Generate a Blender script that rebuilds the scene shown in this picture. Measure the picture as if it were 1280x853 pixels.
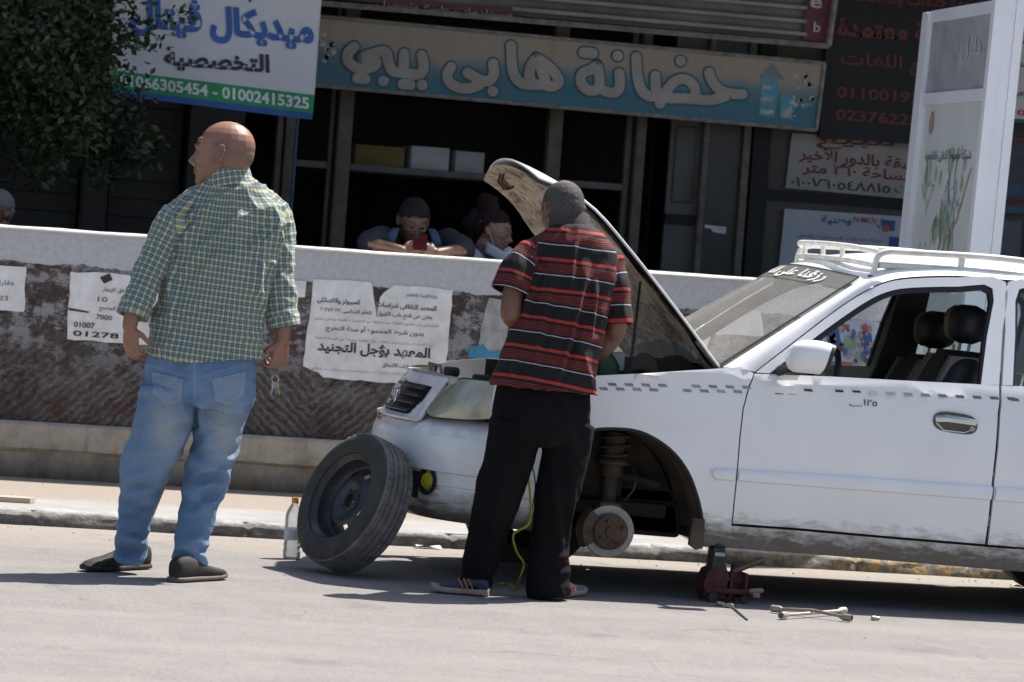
import bpy, bmesh, math, random
import numpy as np
from mathutils import Vector, Matrix, noise as mnoise

SC = bpy.context.scene
COL = SC.collection
for _o in list(bpy.data.objects):
    bpy.data.objects.remove(_o)

# ---------------------------------------------------------------- camera
F_PX, CAM_H, ROLL, YAW = 5500.0, 1.5, 0.073, math.radians(13)
PITCH = math.atan((426.5 - 275.5) / F_PX)
FW = np.array([math.sin(YAW) * math.cos(PITCH), math.cos(YAW) * math.cos(PITCH), -math.sin(PITCH)])
_r = np.cross(FW, [0, 0, 1.0]); _r /= np.linalg.norm(_r)
_u = np.cross(_r, FW)
RT = math.cos(ROLL) * _r + math.sin(ROLL) * _u
UP = -math.sin(ROLL) * _r + math.cos(ROLL) * _u
cam = bpy.data.cameras.new('camera')
cam.sensor_width = 36.0
cam.lens = F_PX / 1280 * 36.0
cam.clip_start, cam.clip_end = 0.5, 2000
cam.dof.use_dof = True
cam.dof.focus_distance = 17.4
cam.dof.aperture_fstop = 7.5
co = bpy.data.objects.new('camera', cam)
m = Matrix((RT, UP, -FW)).transposed().to_4x4()
m.translation = (0, 0, CAM_H)
co.matrix_world = m
COL.objects.link(co)
SC.camera = co

# ---------------------------------------------------------------- sky, sun, exposure
SUN = Vector((0.52, 0.27, 1.0)).normalized()          # towards the sun: high, behind the wall, from the right
w = bpy.data.worlds.new('World'); SC.world = w; w.use_nodes = True
nt = w.node_tree; bg = nt.nodes['Background']
sky = nt.nodes.new('ShaderNodeTexSky'); sky.sky_type = 'NISHITA'; sky.sun_disc = False
sky.sun_elevation = math.asin(SUN.z)
sky.sun_rotation = math.atan2(SUN.x, SUN.y)
sky.dust_density = 2.0; sky.air_density = 1.0
nt.links.new(sky.outputs[0], bg.inputs[0]); bg.inputs[1].default_value = 0.085
sl = bpy.data.lights.new('sun', 'SUN'); sl.energy = 4.8; sl.angle = math.radians(0.53); sl.color = (1.0, 0.95, 0.88)
so = bpy.data.objects.new('sun', sl); so.rotation_euler = SUN.to_track_quat('Z', 'Y').to_euler(); so.location = (0, 0, 30)
COL.objects.link(so)
SC.view_settings.view_transform = 'Standard'; SC.view_settings.look = 'None'
SC.view_settings.exposure = 0.9; SC.view_settings.gamma = 1.0
SC.cycles.max_bounces = 8; SC.cycles.transparent_max_bounces = 16
SC.cycles.use_denoising = True

# ---------------------------------------------------------------- pixel helpers (photograph 1280 x 853)
def ray(px, py): return FW * F_PX + RT * (px - 640) - UP * (py - 426.5)
def G(px, py, z=0.0):
    d = ray(px, py); return np.array([0, 0, CAM_H]) + d * ((z - CAM_H) / d[2])
def P(px, py, Y):
    d = ray(px, py); return np.array([0, 0, CAM_H]) + d * (Y / d[1])

# ---------------------------------------------------------------- materials
MATS = {}
def nodes(name):
    mt = bpy.data.materials.new(name); mt.use_nodes = True
    t = mt.node_tree; b = t.nodes['Principled BSDF']; MATS[name] = mt
    return mt, t, b
def N(t, kind, **kw):
    n = t.nodes.new(kind)
    for k, v in kw.items():
        if k.startswith('i_'):
            key = k[2:]; key = int(key) if key.isdigit() else key
            n.inputs[key].default_value = v
        else: setattr(n, k, v)
    return n
def coord(t, kind='Object'): return t.nodes.new('ShaderNodeTexCoord').outputs[kind]
def noise(t, vec, scale, detail=4, rough=0.6, dist=0.0):
    n = N(t, 'ShaderNodeTexNoise'); n.inputs['Scale'].default_value = scale; n.inputs['Detail'].default_value = detail
    n.inputs['Roughness'].default_value = rough; n.inputs['Distortion'].default_value = dist
    t.links.new(vec, n.inputs['Vector']); return n.outputs['Fac']
def ramp(t, fac, stops, interp='LINEAR'):
    r = N(t, 'ShaderNodeValToRGB'); r.color_ramp.interpolation = interp
    e = r.color_ramp.elements
    while len(e) < len(stops): e.new(0.5)
    for el, (p, c) in zip(e, stops):
        el.position = p; el.color = (c, c, c, 1) if isinstance(c, (int, float)) else (*c, 1)
    t.links.new(fac, r.inputs[0]); return r.outputs[0]
def mix(t, fac, a, b, mode='MIX'):
    n = N(t, 'ShaderNodeMix', data_type='RGBA', blend_type=mode)
    for v, i in ((fac, 0), (a, 6), (b, 7)):
        if hasattr(v, 'is_linked'): t.links.new(v, n.inputs[i])
        else: n.inputs[i].default_value = v if i == 0 else (*v, 1)
    return n.outputs[2]
def math_(t, op, a, b=0.0, c=0.0):
    n = N(t, 'ShaderNodeMath', operation=op)
    for i, v in enumerate((a, b, c)):
        if hasattr(v, 'is_linked'): t.links.new(v, n.inputs[i])
        else: n.inputs[i].default_value = v
    return n.outputs[0]
def sep(t, vec):
    n = N(t, 'ShaderNodeSeparateXYZ'); t.links.new(vec, n.inputs[0]); return n.outputs
def comb(t, x, y, z):
    n = N(t, 'ShaderNodeCombineXYZ')
    for i, v in enumerate((x, y, z)):
        if hasattr(v, 'is_linked'): t.links.new(v, n.inputs[i])
        else: n.inputs[i].default_value = v
    return n.outputs[0]
def mapping(t, vec, scale=(1, 1, 1), rot=(0, 0, 0), loc=(0, 0, 0)):
    n = N(t, 'ShaderNodeMapping'); n.inputs['Scale'].default_value = scale; n.inputs['Rotation'].default_value = rot; n.inputs['Location'].default_value = loc
    t.links.new(vec, n.inputs[0]); return n.outputs[0]
def bump(t, b, h, strength=0.3, dist=0.01):
    n = N(t, 'ShaderNodeBump'); n.inputs['Strength'].default_value = strength; n.inputs['Distance'].default_value = dist
    t.links.new(h, n.inputs['Height']); t.links.new(n.outputs[0], b.inputs['Normal'])
def mat(name, c, rough=0.6, metal=0.0, var=0.25, scale=6.0, bmp=0.0, bscale=60.0, c2=None, spec=0.5, coat=0.0, detail=5):
    """a procedural paint / plaster / metal: base colour broken up by two octaves of noise"""
    if name in MATS: return MATS[name]
    mt, t, b = nodes(name)
    v = coord(t)
    f = noise(t, v, scale, detail, 0.65)
    lo = tuple(x * (1 - var) for x in c); hi = tuple(min(1, x * (1 + var * 0.7)) for x in c) if c2 is None else c2
    t.links.new(ramp(t, f, [(0.3, lo), (0.7, hi)]), b.inputs['Base Color'])
    b.inputs['Roughness'].default_value = rough; b.inputs['Metallic'].default_value = metal
    b.inputs['Specular IOR Level'].default_value = spec; b.inputs['Coat Weight'].default_value = coat
    if bmp: bump(t, b, noise(t, v, bscale, 6, 0.7), bmp, 0.01)
    return mt

# ---------------------------------------------------------------- mesh helpers
ORG = {}                                   # world origin of roots made here
class MB:
    def __init__(s): s.v = []; s.f = []; s.mi = []; s.cur = 0
    def add(s, vs, fs):
        o = len(s.v); s.v += [tuple(map(float, p)) for p in vs]; s.f += [tuple(i + o for i in f) for f in fs]; s.mi += [s.cur] * len(fs)
    def box(s, a, b, bev=0.0):
        (x0, y0, z0), (x1, y1, z1) = np.minimum(a, b), np.maximum(a, b)
        if bev <= 0:
            s.add([(x0, y0, z0), (x1, y0, z0), (x1, y1, z0), (x0, y1, z0), (x0, y0, z1), (x1, y0, z1), (x1, y1, z1), (x0, y1, z1)],
                  [(0, 3, 2, 1), (4, 5, 6, 7), (0, 1, 5, 4), (1, 2, 6, 5), (2, 3, 7, 6), (3, 0, 4, 7)]); return
        bm = bmesh.new(); bmesh.ops.create_cube(bm, size=1)
        for v in bm.verts: v.co = Vector(((x0 + x1) / 2 + v.co.x * (x1 - x0), (y0 + y1) / 2 + v.co.y * (y1 - y0), (z0 + z1) / 2 + v.co.z * (z1 - z0)))
        bmesh.ops.bevel(bm, geom=bm.edges[:], offset=bev, segments=2, affect='EDGES', profile=0.5)
        s.bm(bm)
    def bm(s, bm):
        bm.verts.index_update(); s.add([v.co for v in bm.verts], [[v.index for v in f.verts] for f in bm.faces]); bm.free()
    def loft(s, rings, caps=True, closed=True):
        n = len(rings[0]); vs = [p for r in rings for p in r]; fs = []
        for i in range(len(rings) - 1):
            for j in range(n if closed else n - 1):
                k = (j + 1) % n
                fs.append((i * n + j, i * n + k, (i + 1) * n + k, (i + 1) * n + j))
        if caps:
            fs.append(tuple(range(n - 1, -1, -1))); fs.append(tuple((len(rings) - 1) * n + j for j in range(n)))
        s.add(vs, fs)
    def tube(s, pts, rad, n=10, caps=True, side=None, round_=False):
        pts = [np.array(p, float) for p in pts]
        if np.isscalar(rad) or isinstance(rad, tuple): rad = [rad] * len(pts)
        rad = [(r, r) if np.isscalar(r) else r for r in rad]
        rings = []; prev = None
        T = []
        for i in range(len(pts)):
            d = pts[min(i + 1, len(pts) - 1)] - pts[max(i - 1, 0)]; T.append(d / (np.linalg.norm(d) + 1e-9))
        a = np.array(side, float) if side is not None else (np.array([1, 0, 0]) if abs(T[0][0]) < 0.8 else np.array([0, 1, 0]))
        fr = []
        for i, tt in enumerate(T):
            u = a - tt * a.dot(tt); u /= np.linalg.norm(u); vv = np.cross(tt, u); fr.append((u, vv))
            if side is None: a = u
        P_, R_, FR_ = list(pts), list(rad), list(fr)
        if round_:
            for end in (0, 1):
                i = 0 if end == 0 else len(pts) - 1; sg = -1 if end == 0 else 1
                ext = []
                for q in (0.35, 0.7, 0.92):
                    k = math.sqrt(1 - q * q); r = rad[i]
                    ext.append((pts[i] + sg * T[i] * q * min(r), (r[0] * k, r[1] * k), fr[i]))
                if end == 0:
                    for e in ext: P_.insert(0, e[0]); R_.insert(0, e[1]); FR_.insert(0, e[2])
                else:
                    for e in ext: P_.append(e[0]); R_.append(e[1]); FR_.append(e[2])
        for p, r, (u, vv) in zip(P_, R_, FR_):
            rings.append([p + u * r[0] * math.cos(2 * math.pi * k / n) + vv * r[1] * math.sin(2 * math.pi * k / n) for k in range(n)])
        s.loft(rings, caps)
    def lathe(s, prof, c, axis=(0, 0, 1), n=32, caps=True):
        ax = np.array(axis, float); ax /= np.linalg.norm(ax)
        a = np.array([1, 0, 0]) if abs(ax[0]) < 0.8 else np.array([0, 1, 0])
        u = a - ax * a.dot(ax); u /= np.linalg.norm(u); v = np.cross(ax, u); c = np.array(c, float)
        s.loft([[c + ax * h + (u * math.cos(2 * math.pi * k / n) + v * math.sin(2 * math.pi * k / n)) * max(r, 1e-4) for k in range(n)] for r, h in prof], caps)
    def grid(s, fn, nu, nv):
        s.add([fn(i / nu, j / nv) for j in range(nv + 1) for i in range(nu + 1)],
              [(j * (nu + 1) + i, j * (nu + 1) + i + 1, (j + 1) * (nu + 1) + i + 1, (j + 1) * (nu + 1) + i) for j in range(nv) for i in range(nu)])
    def prism(s, pts, d):
        """closed polygon (3-D points in one plane) extruded by vector d"""
        n = len(pts); d = np.array(d, float)
        s.add(list(pts) + [np.array(p) + d for p in pts],
              [tuple(range(n - 1, -1, -1)), tuple(range(n, 2 * n))] + [(i, (i + 1) % n, n + (i + 1) % n, n + i) for i in range(n)])
    def build(s, name, mats, parent=None, loc=None, local=False, smooth=True, ang=38, kind=None, fix=True):
        me = bpy.data.meshes.new(name)
        org = np.zeros(3)
        if parent is not None and not local: org = ORG.get(parent.name, np.zeros(3))
        if loc is not None: org = np.array(loc, float)
        me.from_pydata([tuple(np.array(p) - org) for p in s.v], [], s.f)
        for mm in (mats if isinstance(mats, (list, tuple)) else [mats]): me.materials.append(mm)
        if max(s.mi or [0]) > 0: me.polygons.foreach_set('material_index', s.mi)
        if fix:
            bm = bmesh.new(); bm.from_mesh(me); bmesh.ops.recalc_face_normals(bm, faces=bm.faces[:]); bm.to_mesh(me); bm.free()
        if smooth:
            me.polygons.foreach_set('use_smooth', [True] * len(me.polygons)); me.set_sharp_from_angle(angle=math.radians(ang))
        return link(name, me, parent, loc, kind, org if parent is not None else None)
def link(name, me, parent=None, loc=None, kind=None, org=None):
    o = bpy.data.objects.new(name, me); COL.objects.link(o)
    if parent is not None:
        o.parent = parent; ORG[o.name] = np.array(org if org is not None else (0, 0, 0))
    else:
        if loc is not None: o.location = loc; ORG[o.name] = np.array(loc, float)
        else: ORG[o.name] = np.zeros(3)
    if kind: o['kind'] = kind
    return o
def empty(name, loc, label=None, cat=None, group=None):
    o = bpy.data.objects.new(name, None); COL.objects.link(o); o.location = loc; ORG[o.name] = np.array(loc, float)
    o.empty_display_size = 0.1
    if label: tag(o, label, cat, group)
    return o
def tag(o, label, cat, group=None):
    o['label'] = label; o['category'] = cat
    if group: o['group'] = group
    return o
def rnd(seed): return random.Random(seed)
def smooth_pts(pts, n=4):
    """Catmull-Rom through the points"""
    pts = [np.array(p, float) for p in pts]; out = []
    for i in range(len(pts) - 1):
        p0, p1, p2, p3 = pts[max(i - 1, 0)], pts[i], pts[i + 1], pts[min(i + 2, len(pts) - 1)]
        for k in range(n):
            t = k / n
            out.append(0.5 * ((2 * p1) + (-p0 + p2) * t + (2 * p0 - 5 * p1 + 4 * p2 - p3) * t * t + (-p0 + 3 * p1 - 3 * p2 + p3) * t ** 3))
    return out + [pts[-1]]

# ---------------------------------------------------------------- lettering (Arabic is joined here, letter by letter)
_AR = dict(zip('ءآأؤإئابةتثجحخدذرزسشصضطظعغفقكلمنهوىيڤ',
    [(0xFE80, 1), (0xFE81, 2), (0xFE83, 2), (0xFE85, 2), (0xFE87, 2), (0xFE89, 4), (0xFE8D, 2), (0xFE8F, 4), (0xFE93, 2), (0xFE95, 4), (0xFE99, 4),
     (0xFE9D, 4), (0xFEA1, 4), (0xFEA5, 4), (0xFEA9, 2), (0xFEAB, 2), (0xFEAD, 2), (0xFEAF, 2), (0xFEB1, 4), (0xFEB5, 4), (0xFEB9, 4), (0xFEBD, 4),
     (0xFEC1, 4), (0xFEC5, 4), (0xFEC9, 4), (0xFECD, 4), (0xFED1, 4), (0xFED5, 4), (0xFED9, 4), (0xFEDD, 4), (0xFEE1, 4), (0xFEE5, 4), (0xFEE9, 4),
     (0xFEED, 2), (0xFEEF, 2), (0xFEF1, 4), (0xFB6A, 4)]))
_LA = {'آ': 0xFEF5, 'أ': 0xFEF7, 'إ': 0xFEF9, 'ا': 0xFEFB}
def arabic(s):
    out = []; i = 0
    def joins_next(ch): return ch == 'ـ' or (ch in _AR and _AR[ch][1] == 4)
    while i < len(s):
        ch = s[i]; prev = i > 0 and joins_next(s[i - 1]) and ch != 'ء'
        if ch == 'ل' and i + 1 < len(s) and s[i + 1] in _LA:
            out.append(chr(_LA[s[i + 1]] + (1 if prev else 0))); i += 2; continue
        if ch in _AR:
            code, n = _AR[ch]; nxt = i + 1 < len(s) and (s[i + 1] in _AR or s[i + 1] == 'ـ') and s[i + 1] != 'ء'
            if n == 1: out.append(chr(code))
            elif n == 2: out.append(chr(code + (1 if prev else 0)))
            else: out.append(chr(code + (3 if prev and nxt else 1 if prev else 2 if nxt else 0)))
        else: out.append(ch)
        i += 1
    toks = []; run = ''
    for ch in out:
        if ch.isdigit() or (run and ch in '-/.') : run += ch
        else:
            if run: toks.append(run); run = ''
            toks.append(ch)
    if run: toks.append(run)
    return ''.join(reversed(toks))
def glyphs(s, bold=0.0):
    c = bpy.data.curves.new('lettering', 'FONT'); c.body = arabic(s) if any('\u0600' <= ch <= '\u06ff' and not ch.isdigit() for ch in s) else s
    c.offset = bold; c.resolution_u = 3
    o = bpy.data.objects.new('lettering', c); COL.objects.link(o)
    me = bpy.data.meshes.new_from_object(o.evaluated_get(bpy.context.evaluated_depsgraph_get()))
    v = np.array([tuple(p.co) for p in me.vertices]).reshape(-1, 3); f = [tuple(p.vertices) for p in me.polygons]
    bpy.data.objects.remove(o); bpy.data.curves.remove(c); bpy.data.meshes.remove(me)
    return v, f
def text(mb, s, a, b, h, off, bold=0.0):
    """lettering whose ink fills the box from a (bottom left) to b (bottom right), h metres tall, standing off the surface by vector off"""
    v, f = glyphs(s, bold)
    if len(v) == 0: return
    a, b, off = np.array(a, float), np.array(b, float), np.array(off, float)
    lo, hi = v[:, :2].min(0), v[:, :2].max(0)
    ex = (b - a); nrm = off / np.linalg.norm(off); ez = np.cross(ex / np.linalg.norm(ex), -nrm) ; ez = ez / np.linalg.norm(ez)
    if ez[2] < 0: ez = -ez
    q = (v[:, :2] - lo) / np.maximum(hi - lo, 1e-6)
    mb.add([a + ex * x + ez * h * y + off for x, y in q], f)
def ptext(mb, s, p0, p1, hpx, Y, bold=0.0, off=0.004):
    a, b = P(*p0, Y), P(*p1, Y)
    h = hpx * np.linalg.norm(P(p0[0], p0[1] - 50, Y) - a) / 50
    text(mb, s, a, b, h, (0, -off, 0), bold)
# ================================================================ THE SETTING
Y_KERB, Y_WALL, Y_FAC = 19.36, 21.65, 25.0
Z_PAVE = 0.06
# ---- materials of the street
mt, t, b = nodes('asphalt')
v = coord(t)
fine = noise(t, v, 160, 3, 0.7); mid = noise(t, mapping(t, v, (1, 0.5, 1)), 5.0, 6, 0.65); big = noise(t, mapping(t, v, (0.5, 1.3, 1)), 0.9, 4, 0.6, 0.8)
c1 = ramp(t, mid, [(0.25, (0.19, 0.179, 0.171)), (0.5, (0.212, 0.2, 0.191)), (0.75, (0.236, 0.223, 0.211))])
sx = sep(t, v)
dusty = math_(t, 'MULTIPLY_ADD', sx[1], 0.9, -16.2)                 # sand gathers towards the kerb
dusty = math_(t, 'ADD', dusty, math_(t, 'MULTIPLY', math_(t, 'SUBTRACT', big, 0.5), 1.6))
c2 = mix(t, ramp(t, dusty, [(0.25, 0.0), (1.0, 0.75)]), c1, (0.30, 0.265, 0.225))
fine2 = noise(t, mapping(t, v, (1, 0.12, 1)), 85, 3, 0.75)
speck = ramp(t, fine2, [(0.28, 0.72), (0.45, 0.96), (0.6, 1.0), (0.76, 1.3)])
c3 = mix(t, 1.0, c2, speck, 'MULTIPLY')
vor = N(t, 'ShaderNodeTexVoronoi', feature='F1'); vor.inputs['Scale'].default_value = 30; t.links.new(mapping(t, v, (1, .35, 1)), vor.inputs['Vector'])
chip = ramp(t, vor.outputs['Distance'], [(0.10, 1.0), (0.16, 0.0)])
sel = math_(t, 'GREATER_THAN', noise(t, v, 19, 1), 0.57)
c4 = mix(t, math_(t, 'MULTIPLY', math_(t, 'MULTIPLY', chip, sel), 0.55), c3, (0.36, 0.34, 0.31))
streak = ramp(t, noise(t, mapping(t, v, (1.6, 2.2, 1)), 3.0, 6, 0.7), [(0.62, 0.0), (0.76, 0.35)])
c5 = mix(t, streak, c4, (0.13, 0.125, 0.12))
ve = N(t, 'ShaderNodeTexVoronoi', feature='DISTANCE_TO_EDGE'); ve.inputs['Scale'].default_value = .8
t.links.new(mapping(t, comb(t, math_(t, 'ADD', sx[0], math_(t, 'MULTIPLY', noise(t, v, 3, 5), .5)), math_(t, 'ADD', sx[1], math_(t, 'MULTIPLY', noise(t, v, 3.3, 5), .5)), 0.0), (1, .45, 1)), ve.inputs['Vector'])
crack = math_(t, 'MULTIPLY', ramp(t, ve.outputs['Distance'], [(0.0, 1.0), (0.012, 0.0)]), ramp(t, noise(t, v, .7, 3), [(.5, 0), (.6, .55)]))
c5 = mix(t, crack, c5, (.085, .08, .075))
oil = ramp(t, math_(t, 'ADD', noise(t, mapping(t, v, (1.2, .6, 1), loc=(3.3, 1.7, 0)), 1.5, 5, .65), math_(t, 'MULTIPLY', noise(t, v, 30, 3), .12)), [(.66, 0), (.74, .45)])
c5 = mix(t, oil, c5, (.12, .113, .105))
track = ramp(t, math_(t, 'ADD', noise(t, mapping(t, v, (.05, 3.2, 1)), 1.0, 3, .5), math_(t, 'MULTIPLY', noise(t, v, 14, 4), .12)), [(.5, 0), (.66, .28)])
c5 = mix(t, track, c5, (.27, .256, .242))
t.links.new(c5, b.inputs['Base Color']); b.inputs['Roughness'].default_value = 0.92; b.inputs['Specular IOR Level'].default_value = 0.2
bump(t, b, math_(t, 'ADD', math_(t, 'MULTIPLY', fine, 0.5), noise(t, v, 45, 4, 0.7)), 0.45, 0.008)

mt, t, b = nodes('pavement'); v = coord(t)
a = noise(t, v, 3.2, 6, 0.65); g = noise(t, v, 70, 4, 0.7)
c1 = ramp(t, a, [(0.3, (0.24, 0.235, 0.228)), (0.55, (0.305, 0.30, 0.29)), (0.75, (0.35, 0.345, 0.335))])
yy = sep(t, v)[1]
edge = math_(t, 'ADD', math_(t, 'MULTIPLY_ADD', yy, 1.6, -32.1), math_(t, 'MULTIPLY', math_(t, 'SUBTRACT', noise(t, mapping(t, v, (0.6, 1.5, 1)), 2.0, 5), 0.5), 1.3))
c2 = mix(t, ramp(t, edge, [(0.1, 0.0), (0.5, 1.0)]), c1, ramp(t, g, [(0.3, (0.225, 0.19, 0.155)), (0.7, (0.31, 0.265, 0.22))]))
c3 = mix(t, ramp(t, noise(t, v, 11, 5, 0.7), [(0.62, 0.0), (0.72, 0.45)]), c2, (0.24, 0.22, 0.2))
t.links.new(c3, b.inputs['Base Color']); b.inputs['Roughness'].default_value = 0.95; bump(t, b, g, 0.5, 0.01)

mt, t, b = nodes('kerb_stone'); v = coord(t)
a = noise(t, v, 14, 6, 0.75); g = noise(t, v, 5, 5, 0.7)
c1 = ramp(t, a, [(0.25, (0.06, 0.057, 0.054)), (0.5, (0.13, 0.124, 0.118)), (0.75, (0.24, 0.232, 0.22))])
s_ = sep(t, v)
yel = math_(t, 'MULTIPLY', ramp(t, noise(t, v, 20, 5, 0.75), [(0.46, 0.0), (0.56, 0.85)]), ramp(t, math_(t, 'MULTIPLY_ADD', s_[0], 0.9, -4.85), [(0.0, 0.0), (1.0, 1.0)]))
c2 = mix(t, yel, c1, (0.42, 0.27, 0.08))
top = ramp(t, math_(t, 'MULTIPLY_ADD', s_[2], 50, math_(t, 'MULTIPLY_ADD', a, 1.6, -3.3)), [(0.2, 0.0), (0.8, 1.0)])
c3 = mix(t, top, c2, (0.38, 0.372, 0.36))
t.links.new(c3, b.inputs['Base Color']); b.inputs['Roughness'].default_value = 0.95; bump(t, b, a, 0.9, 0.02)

M_ASPH, M_PAVE, M_KERB = MATS['asphalt'], MATS['pavement'], MATS['kerb_stone']
q = MB(); q.add([(-400, -300, -0.03), (400, -300, -0.03), (400, 400, -0.03), (-400, 400, -0.03)], [(0, 1, 2, 3)])
q.build('ground', mat('earth', (0.2, 0.18, 0.15), 0.95), kind='structure')
q = MB()
def road_pt(u, v):
    x = -30 + 80 * u; y = -40 + (Y_KERB + 0.03 + 40) * v
    return (x, y, 0.0)
q.grid(road_pt, 8, 8); q.build('road', M_ASPH, kind='structure')
q = MB(); q.box((-30, Y_KERB + 0.13, -0.02), (50, Y_WALL + 0.1, Z_PAVE)); q.build('pavement', M_PAVE, kind='structure')
q = MB(); q.box((-30, Y_WALL + 0.1, -0.02), (50, 40, Z_PAVE - 0.004)); q.build('courtyard', mat('court_paving', (0.2, 0.185, 0.17), 0.9, bmp=.3), kind='structure')
q = MB(); R_ = rnd(4)
def kerb_pt(u, v):
    x = -4 + 20 * u
    n = mnoise.fractal(Vector((x * 3.1, v * 2, 0.3)), 1.0, 2.0, 5); n2 = mnoise.noise(Vector((x * 14, v * 5, 7.7)))
    prof = [(0.0, -0.01), (0.0, 0.012), (0.004, 0.03), (0.008, 0.046), (0.03, 0.058), (0.07, 0.062), (0.13, 0.063), (0.2, 0.058)]
    k = v * 7; i = min(int(k), 6); f = k - i
    dy = prof[i][0] * (1 - f) + prof[i + 1][0] * f; z = prof[i][1] * (1 - f) + prof[i + 1][1] * f
    joint = max(0, 1 - abs(((x + 0.35) % 0.95) - 0.475 + 0.0) / 0.012) if False else 0
    d = 1 - abs(v - 0.45) * 1.4
    if abs((x % 0.95) - 0.475) < 0.013: dy += 0.012; z -= 0.012 * (z > .02)
    return (x, Y_KERB + dy + 0.022 * n * d + 0.008 * n2 * d, z + (0.007 * n + 0.003 * n2) * (0.2 + v))
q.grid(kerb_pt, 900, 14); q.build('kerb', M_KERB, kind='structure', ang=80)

# ---- boundary wall
mt, t, b = nodes('brown_plaster'); v = coord(t); s_ = sep(t, v)
x, z = s_[0], s_[2]
saw = math_(t, 'ABSOLUTE', math_(t, 'SUBTRACT', math_(t, 'FRACT', math_(t, 'MULTIPLY_ADD', x, 0.62, 0.02)), 0.5))
ph = math_(t, 'ADD', math_(t, 'MULTIPLY', math_(t, 'ADD', z, math_(t, 'MULTIPLY', saw, -1.45)), 26), math_(t, 'MULTIPLY', noise(t, v, 11, 6, .75), 3.4))
wave = math_(t, 'MULTIPLY_ADD', math_(t, 'SINE', math_(t, 'MULTIPLY', ph, 6.283 * 0.75)), 0.5, 0.5)
low = ramp(t, math_(t, 'ADD', z, math_(t, 'MULTIPLY', noise(t, v, 2.5, 3), 0.25)), [(0.72, 1.0), (0.95, 0.0)])
nb = noise(t, v, 6.5, 8, 0.8); nf = noise(t, v, 34, 5, 0.75); nstr = noise(t, mapping(t, v, (9, 1, 2.5)), 2.2, 5, 0.7)
paint = ramp(t, nf, [(0.3, (0.038, 0.030, 0.027)), (0.5, (0.080, 0.058, 0.050)), (0.75, (0.135, 0.085, 0.070))])
grey = ramp(t, noise(t, v, 60, 4, 0.7), [(0.3, (0.12, 0.112, 0.106)), (0.7, (0.27, 0.258, 0.246))])
worn = math_(t, 'ADD', math_(t, 'MULTIPLY', math_(t, 'MULTIPLY', math_(t, 'MULTIPLY', wave, low), ramp(t, noise(t, v, 2.3, 4, .6), [(.35, .25), (.6, 1.0)])), 0.26), math_(t, 'ADD', math_(t, 'MULTIPLY', nb, 0.65), math_(t, 'MULTIPLY', nstr, 0.25)))
c1 = mix(t, ramp(t, worn, [(0.43, 0.0), (0.66, 0.85)]), paint, grey)
c1 = mix(t, math_(t, 'MULTIPLY', ramp(t, noise(t, mapping(t, v, (1, 1, 1.6), loc=(9, 0, 4)), 4.4, 8, .78, .05), [(0.52, 0), (0.6, .65)]), 1.0), c1, (0.115, 0.062, 0.05))
glue = ramp(t, noise(t, mapping(t, v, (2.2, 1, 3.4), loc=(3.1, 0, 0.2)), 3.4, 8, 0.8, 0.1), [(0.49, 0.0), (0.56, 0.85)])
glue = math_(t, 'MULTIPLY', glue, ramp(t, z, [(0.42, 0.0), (0.8, 1.0)]))
c2 = mix(t, glue, c1, ramp(t, nf, [(0.3, (0.25, 0.25, 0.27)), (0.7, (0.42, 0.42, 0.43))]))
wbot = math_(t, 'ADD', z, math_(t, 'MULTIPLY_ADD', noise(t, mapping(t, v, (1, 1, 0.4)), 6, 6, 0.7), 0.075, -0.0375))
white = ramp(t, nf, [(0.3, (0.47, 0.475, 0.49)), (0.7, (0.62, 0.625, 0.64))])
white = mix(t, ramp(t, noise(t, v, 9, 5, 0.7), [(0.6, 0.0), (0.75, 0.35)]), white, (0.34, 0.3, 0.26))
wb = math_(t, 'GREATER_THAN', wbot, 1.116)
c3 = mix(t, wb, c2, white)
t.links.new(c3, b.inputs['Base Color']); b.inputs['Roughness'].default_value = 0.95; b.inputs['Specular IOR Level'].default_value = 0.15
bump(t, b, math_(t, 'ADD', math_(t, 'MULTIPLY', math_(t, 'MULTIPLY', wave, low), .75), math_(t, 'ADD', math_(t, 'MULTIPLY', nf, 0.6), math_(t, 'MULTIPLY', wb, 0.5))), 0.75, 0.02)
mt, t, b = nodes('plinth_concrete'); v = coord(t); z = sep(t, v)[2]
n1 = noise(t, v, 7, 6, 0.7); n2 = noise(t, mapping(t, v, (3, 1, 0.6)), 5, 5, 0.7)
c1 = ramp(t, n1, [(0.25, (0.27, 0.22, 0.165)), (0.5, (0.43, 0.37, 0.295)), (0.75, (0.53, 0.47, 0.39))])
c1 = mix(t, ramp(t, n2, [(0.55, 0.0), (0.75, 0.6)]), c1, (0.16, 0.115, 0.07))
c2 = mix(t, ramp(t, math_(t, 'ADD', z, math_(t, 'MULTIPLY_ADD', n1, 0.1, -0.05)), [(0.07, 1.0), (0.22, 0.0)]), c1, ramp(t, n2, [(0.3, (0.08, 0.062, 0.045)), (0.7, (0.17, 0.135, 0.095))]))
t.links.new(c2, b.inputs['Base Color']); b.inputs['Roughness'].default_value = 0.95; bump(t, b, n1, 0.7, 0.03)
q = MB(); q.box((-8, Y_WALL, 0.05), (24, Y_WALL + 0.3, 1.275))
wall = q.build('boundary_wall', MATS['brown_plaster'], loc=(0, 0, 0)); tag(wall, 'long low wall with peeling brown plaster and a white band along its top', 'wall')
q = MB()
def cap_pt(u, v):
    xx = -8 + 32 * u
    prof = [(-0.004, 1.2752), (-0.012, 1.283), (-0.008, 1.289), (0.01, 1.293), (0.29, 1.293), (0.312, 1.288), (0.312, 1.2752)]
    dy, zz = prof[int(round(v * 6))]
    n = mnoise.noise(Vector((xx * 5, v * 3, 1.0)))
    return (xx, Y_WALL + dy + 0.003 * n, zz + 0.003 * n * (zz > 1.28))
q.grid(cap_pt, 320, 6); q.build('coping', mat('limewash', (0.72, 0.71, 0.69), 0.9, var=.12, bmp=.3), wall)
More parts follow.
